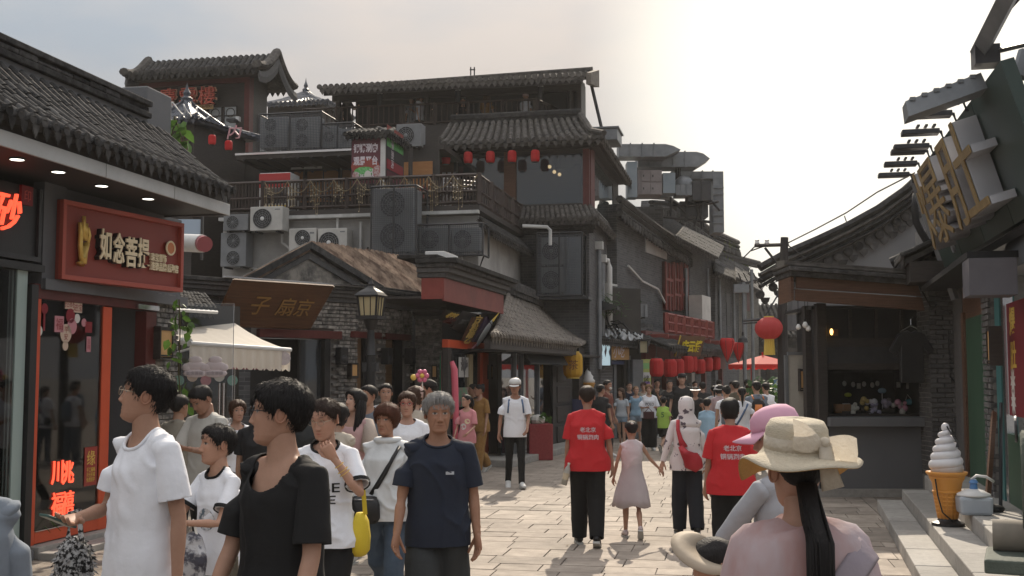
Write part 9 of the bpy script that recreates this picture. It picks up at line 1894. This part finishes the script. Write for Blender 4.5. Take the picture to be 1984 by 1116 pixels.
for k,(px,Y,h,lab,c)in enumerate(((1418,30,1.66,'dark figure under the heart lanterns, left of two',C_DARK),(1446,33,1.68,'dark figure beneath the red parasol, right of two',C_CHAR),(1345,36,1.62,'far dark figure by the pale lantern restaurant post',C_DARK),(1392,37,1.66,'far figure in slate at the end of the lantern row',C_SLATE))):person(lab,px,Y,h,160 if k%2 else 10,0,0,'f' if k%2 else 'm',1.0,(.42,.26,.19),('bob' if k%2 else 'short',H_BLACK),dict(m=c),dict(m=C_DARK),seed=85+k)
p=person('man in a black shirt turned away at the roller shutter',1163,23.6,1.62,140,0,0,'m',1.05,(.36,.22,.16),('short',H_BLACK),dict(m=C_DARK,ease=.03),dict(m=C_DARK),seed=91)
p=person('man in a white face mask by the roller shutter',1176,25.6,1.70,60,-10,0,'m',.95,(.36,.21,.15),('short',H_BLACK),dict(m=cloth('rust',(.16,.05,.035))),dict(m=C_DARK),seed=93);p.add('face_mask',MB().sphere((0,-.072,-.055),(.045,.034,.04),12,8),WP,True,p.HM)
p=person('man in a pale polo shirt looking down at his phone under the awning',404,10.2,1.74,-30,-8,-34,'m',1.02,(.36,.21,.15),('short',H_BLACK),dict(m=cloth('stone',(.50,.49,.45)),hem=.84,ease=.02,slv=.9,neck=(.08,.06,.05)),dict(m=C_BLACK),la=(26,6,74,.25),ra=(26,6,80,.25),seed=95)
person('person in a khaki shirt behind the hanging ivy',350,11.2,1.62,160,0,0,'m',.95,(.38,.23,.16),('short',H_BLACK),dict(m=cloth('khaki',(.24,.22,.18)),ease=.02,slv=.85),dict(m=C_DARK),seed=97)
person('person with a dark bun half hidden between the boy and the glasses woman',508,9.4,1.66,170,0,0,'f',.98,(.40,.25,.18),('bun',H_BLACK,dict(z=.1)),dict(m=C_DARK),dict(m=C_DARK),seed=99)
person('short haired visitor in white behind the black T-shirt man',462,11.8,1.55,30,0,0,'f',.96,(.44,.27,.2),('bob',H_BROWN),dict(m=C_WHITE,slv=.8),dict(m=C_DARK),seed=101)
person('shopkeeper in a violet top inside the jewellery shop doorway',222,14.6,1.66,-10,-30,0,'f',1.0,(.42,.26,.19),('up',H_BLACK),dict(m=cloth('violet',(.10,.08,.22)),slv=.8),dict(m=C_DARK),ra=(60,10,30),zoff=.12,seed=103)
for k,(px,d,h,lab,c,hr,rz)in enumerate(((814,.5,1.66,'brown haired woman in white at the pavilion railing looking at her phone',C_WHITE,('long',H_AUB),60),(897,.8,1.64,'dark dressed guest seated behind the pavilion railing lamp',C_DARK,('bob',H_BLACK),0),(943,.55,1.64,'long haired guest in a flowered top leaning back at the pavilion railing',C_YEL,('long',H_BROWN),170),(1018,.5,1.62,'guest in a pale pink cap and white shirt at the pavilion railing',C_WHITE,('none',H_BLACK),150),(672,.9,1.6,'guest in dark clothes at the left end of the pavilion',C_DARK,('short',H_BLACK),40),(798,1.0,1.6,'guest in white sitting deeper inside the pavilion',C_LGREY,('short',H_BLACK),-20))):
 x=V.uv(px,220,-d)[0];w_=V.w(x,d,V.uv(px,181,-d)[1]-h);p=person(lab,0,w_.y,h,rz,0,-6,'f',1.0,(.46,.29,.21),hr,dict(m=c,slv=.7),dict(m=C_DARK),la=(30,10,70,.2),seed=111+k,gx=w_.x,zoff=w_.z-(.15 if k in(1,5)else 0))
 if hr[0]=='none':p.add('cap',MB().lathe([(.094,-.02),(.097,.03),(.085,.07),(.05,.098),(0,.107)],n=18,squash=(.98,1.15)),mat('dusty pink knit',(0,0,0)),True,p.HM@Matrix.Translation((0,.006,.025)))
for k,(px,Y,h,lab,c,b_,rz,hr)in enumerate(((1218,31.5,1.64,'far walker in navy between the grey and blue topped women',C_NAVY,C_DARK,10,('short',H_BLACK)),(1246,32.5,1.62,'far walker in beige behind the lettered T-shirt woman',C_BEIGE,C_DENIM,-15,('bob',H_BROWN)),(1272,33.5,1.70,'far walker in charcoal left of the tall black T-shirt man',C_CHAR,C_DARK,5,('short',H_BLACK)),(1333,31,1.60,'far walker in white just right of the tall man',C_WHITE,C_DENIM,170,('bob',H_BLACK)),(1360,28,1.66,'walker in black seen between head scarf and bucket hat',C_DARK,C_DARK,185,('short',H_BLACK)),(1382,27,1.58,'walker in light grey left of the bucket hat',C_LGREY,C_DARK,175,('pony',H_BLACK)),(1424,26,1.70,'walker in olive right of the grey backpack',C_OLIVE,C_DARK,180,('short',H_BLACK)),(1450,27.5,1.62,'walker in pink between the ponytail woman and orange backpack',C_PINK,C_DARK,178,('bob',H_BROWN)),(1482,25.5,1.66,'walker in white at the shrub beside the wooden pole',C_WHITE,C_SLATE,190,('short',H_BLACK)))):
 person(lab,px,Y,h,rz,0,0,'f' if hr[0]in('bob','pony')else 'm',1.0,(.42,.26,.19),hr,dict(m=c,slv=.8),dict(m=b_),legs=NRM if k%2 else NRM2,la=(14,9,30)if k%3 else(30,8,80),seed=130+k)
for k,(px,Y,h,lab,c,hr,rz,yw)in enumerate(((585,10.5,1.70,'man in a charcoal shirt behind the glasses woman',C_CHAR,('short',H_BLACK),-10,-20),(655,9.8,1.58,'woman in cream between the glasses woman and the jacket woman',C_BEIGE,('bob',H_BLACK),160,0),(748,14.5,1.72,'man in grey far behind the auburn haired woman',C_LGREY,('short',H_BLACK),0,10))):person(lab,px,Y,h,rz,yw,0,'f' if hr[0]=='bob' else 'm',1.0,(.42,.26,.19),hr,dict(m=c,slv=.8),dict(m=C_DARK),legs=NRM,seed=150+k)
# == hazy air
hz=MB().box(-70,70,-12,130,-1.2,14);ho=link('haze',mesh('haze',hz,None),kind='stuff');hm_=bpy.data.materials.new('hazy air');hm_.use_nodes=True;hn=hm_.node_tree.nodes;hn.remove(hn['Principled BSDF'])
pv=hn.new('ShaderNodeVolumePrincipled');pv.inputs['Color'].default_value=(.95,.93,.90,1);pv.inputs['Density'].default_value=.0005;pv.inputs['Anisotropy'].default_value=.35;hm_.node_tree.links.new(pv.outputs[0],hn['Material Output'].inputs['Volume']);ho.data.materials.clear();ho.data.materials.append(hm_)
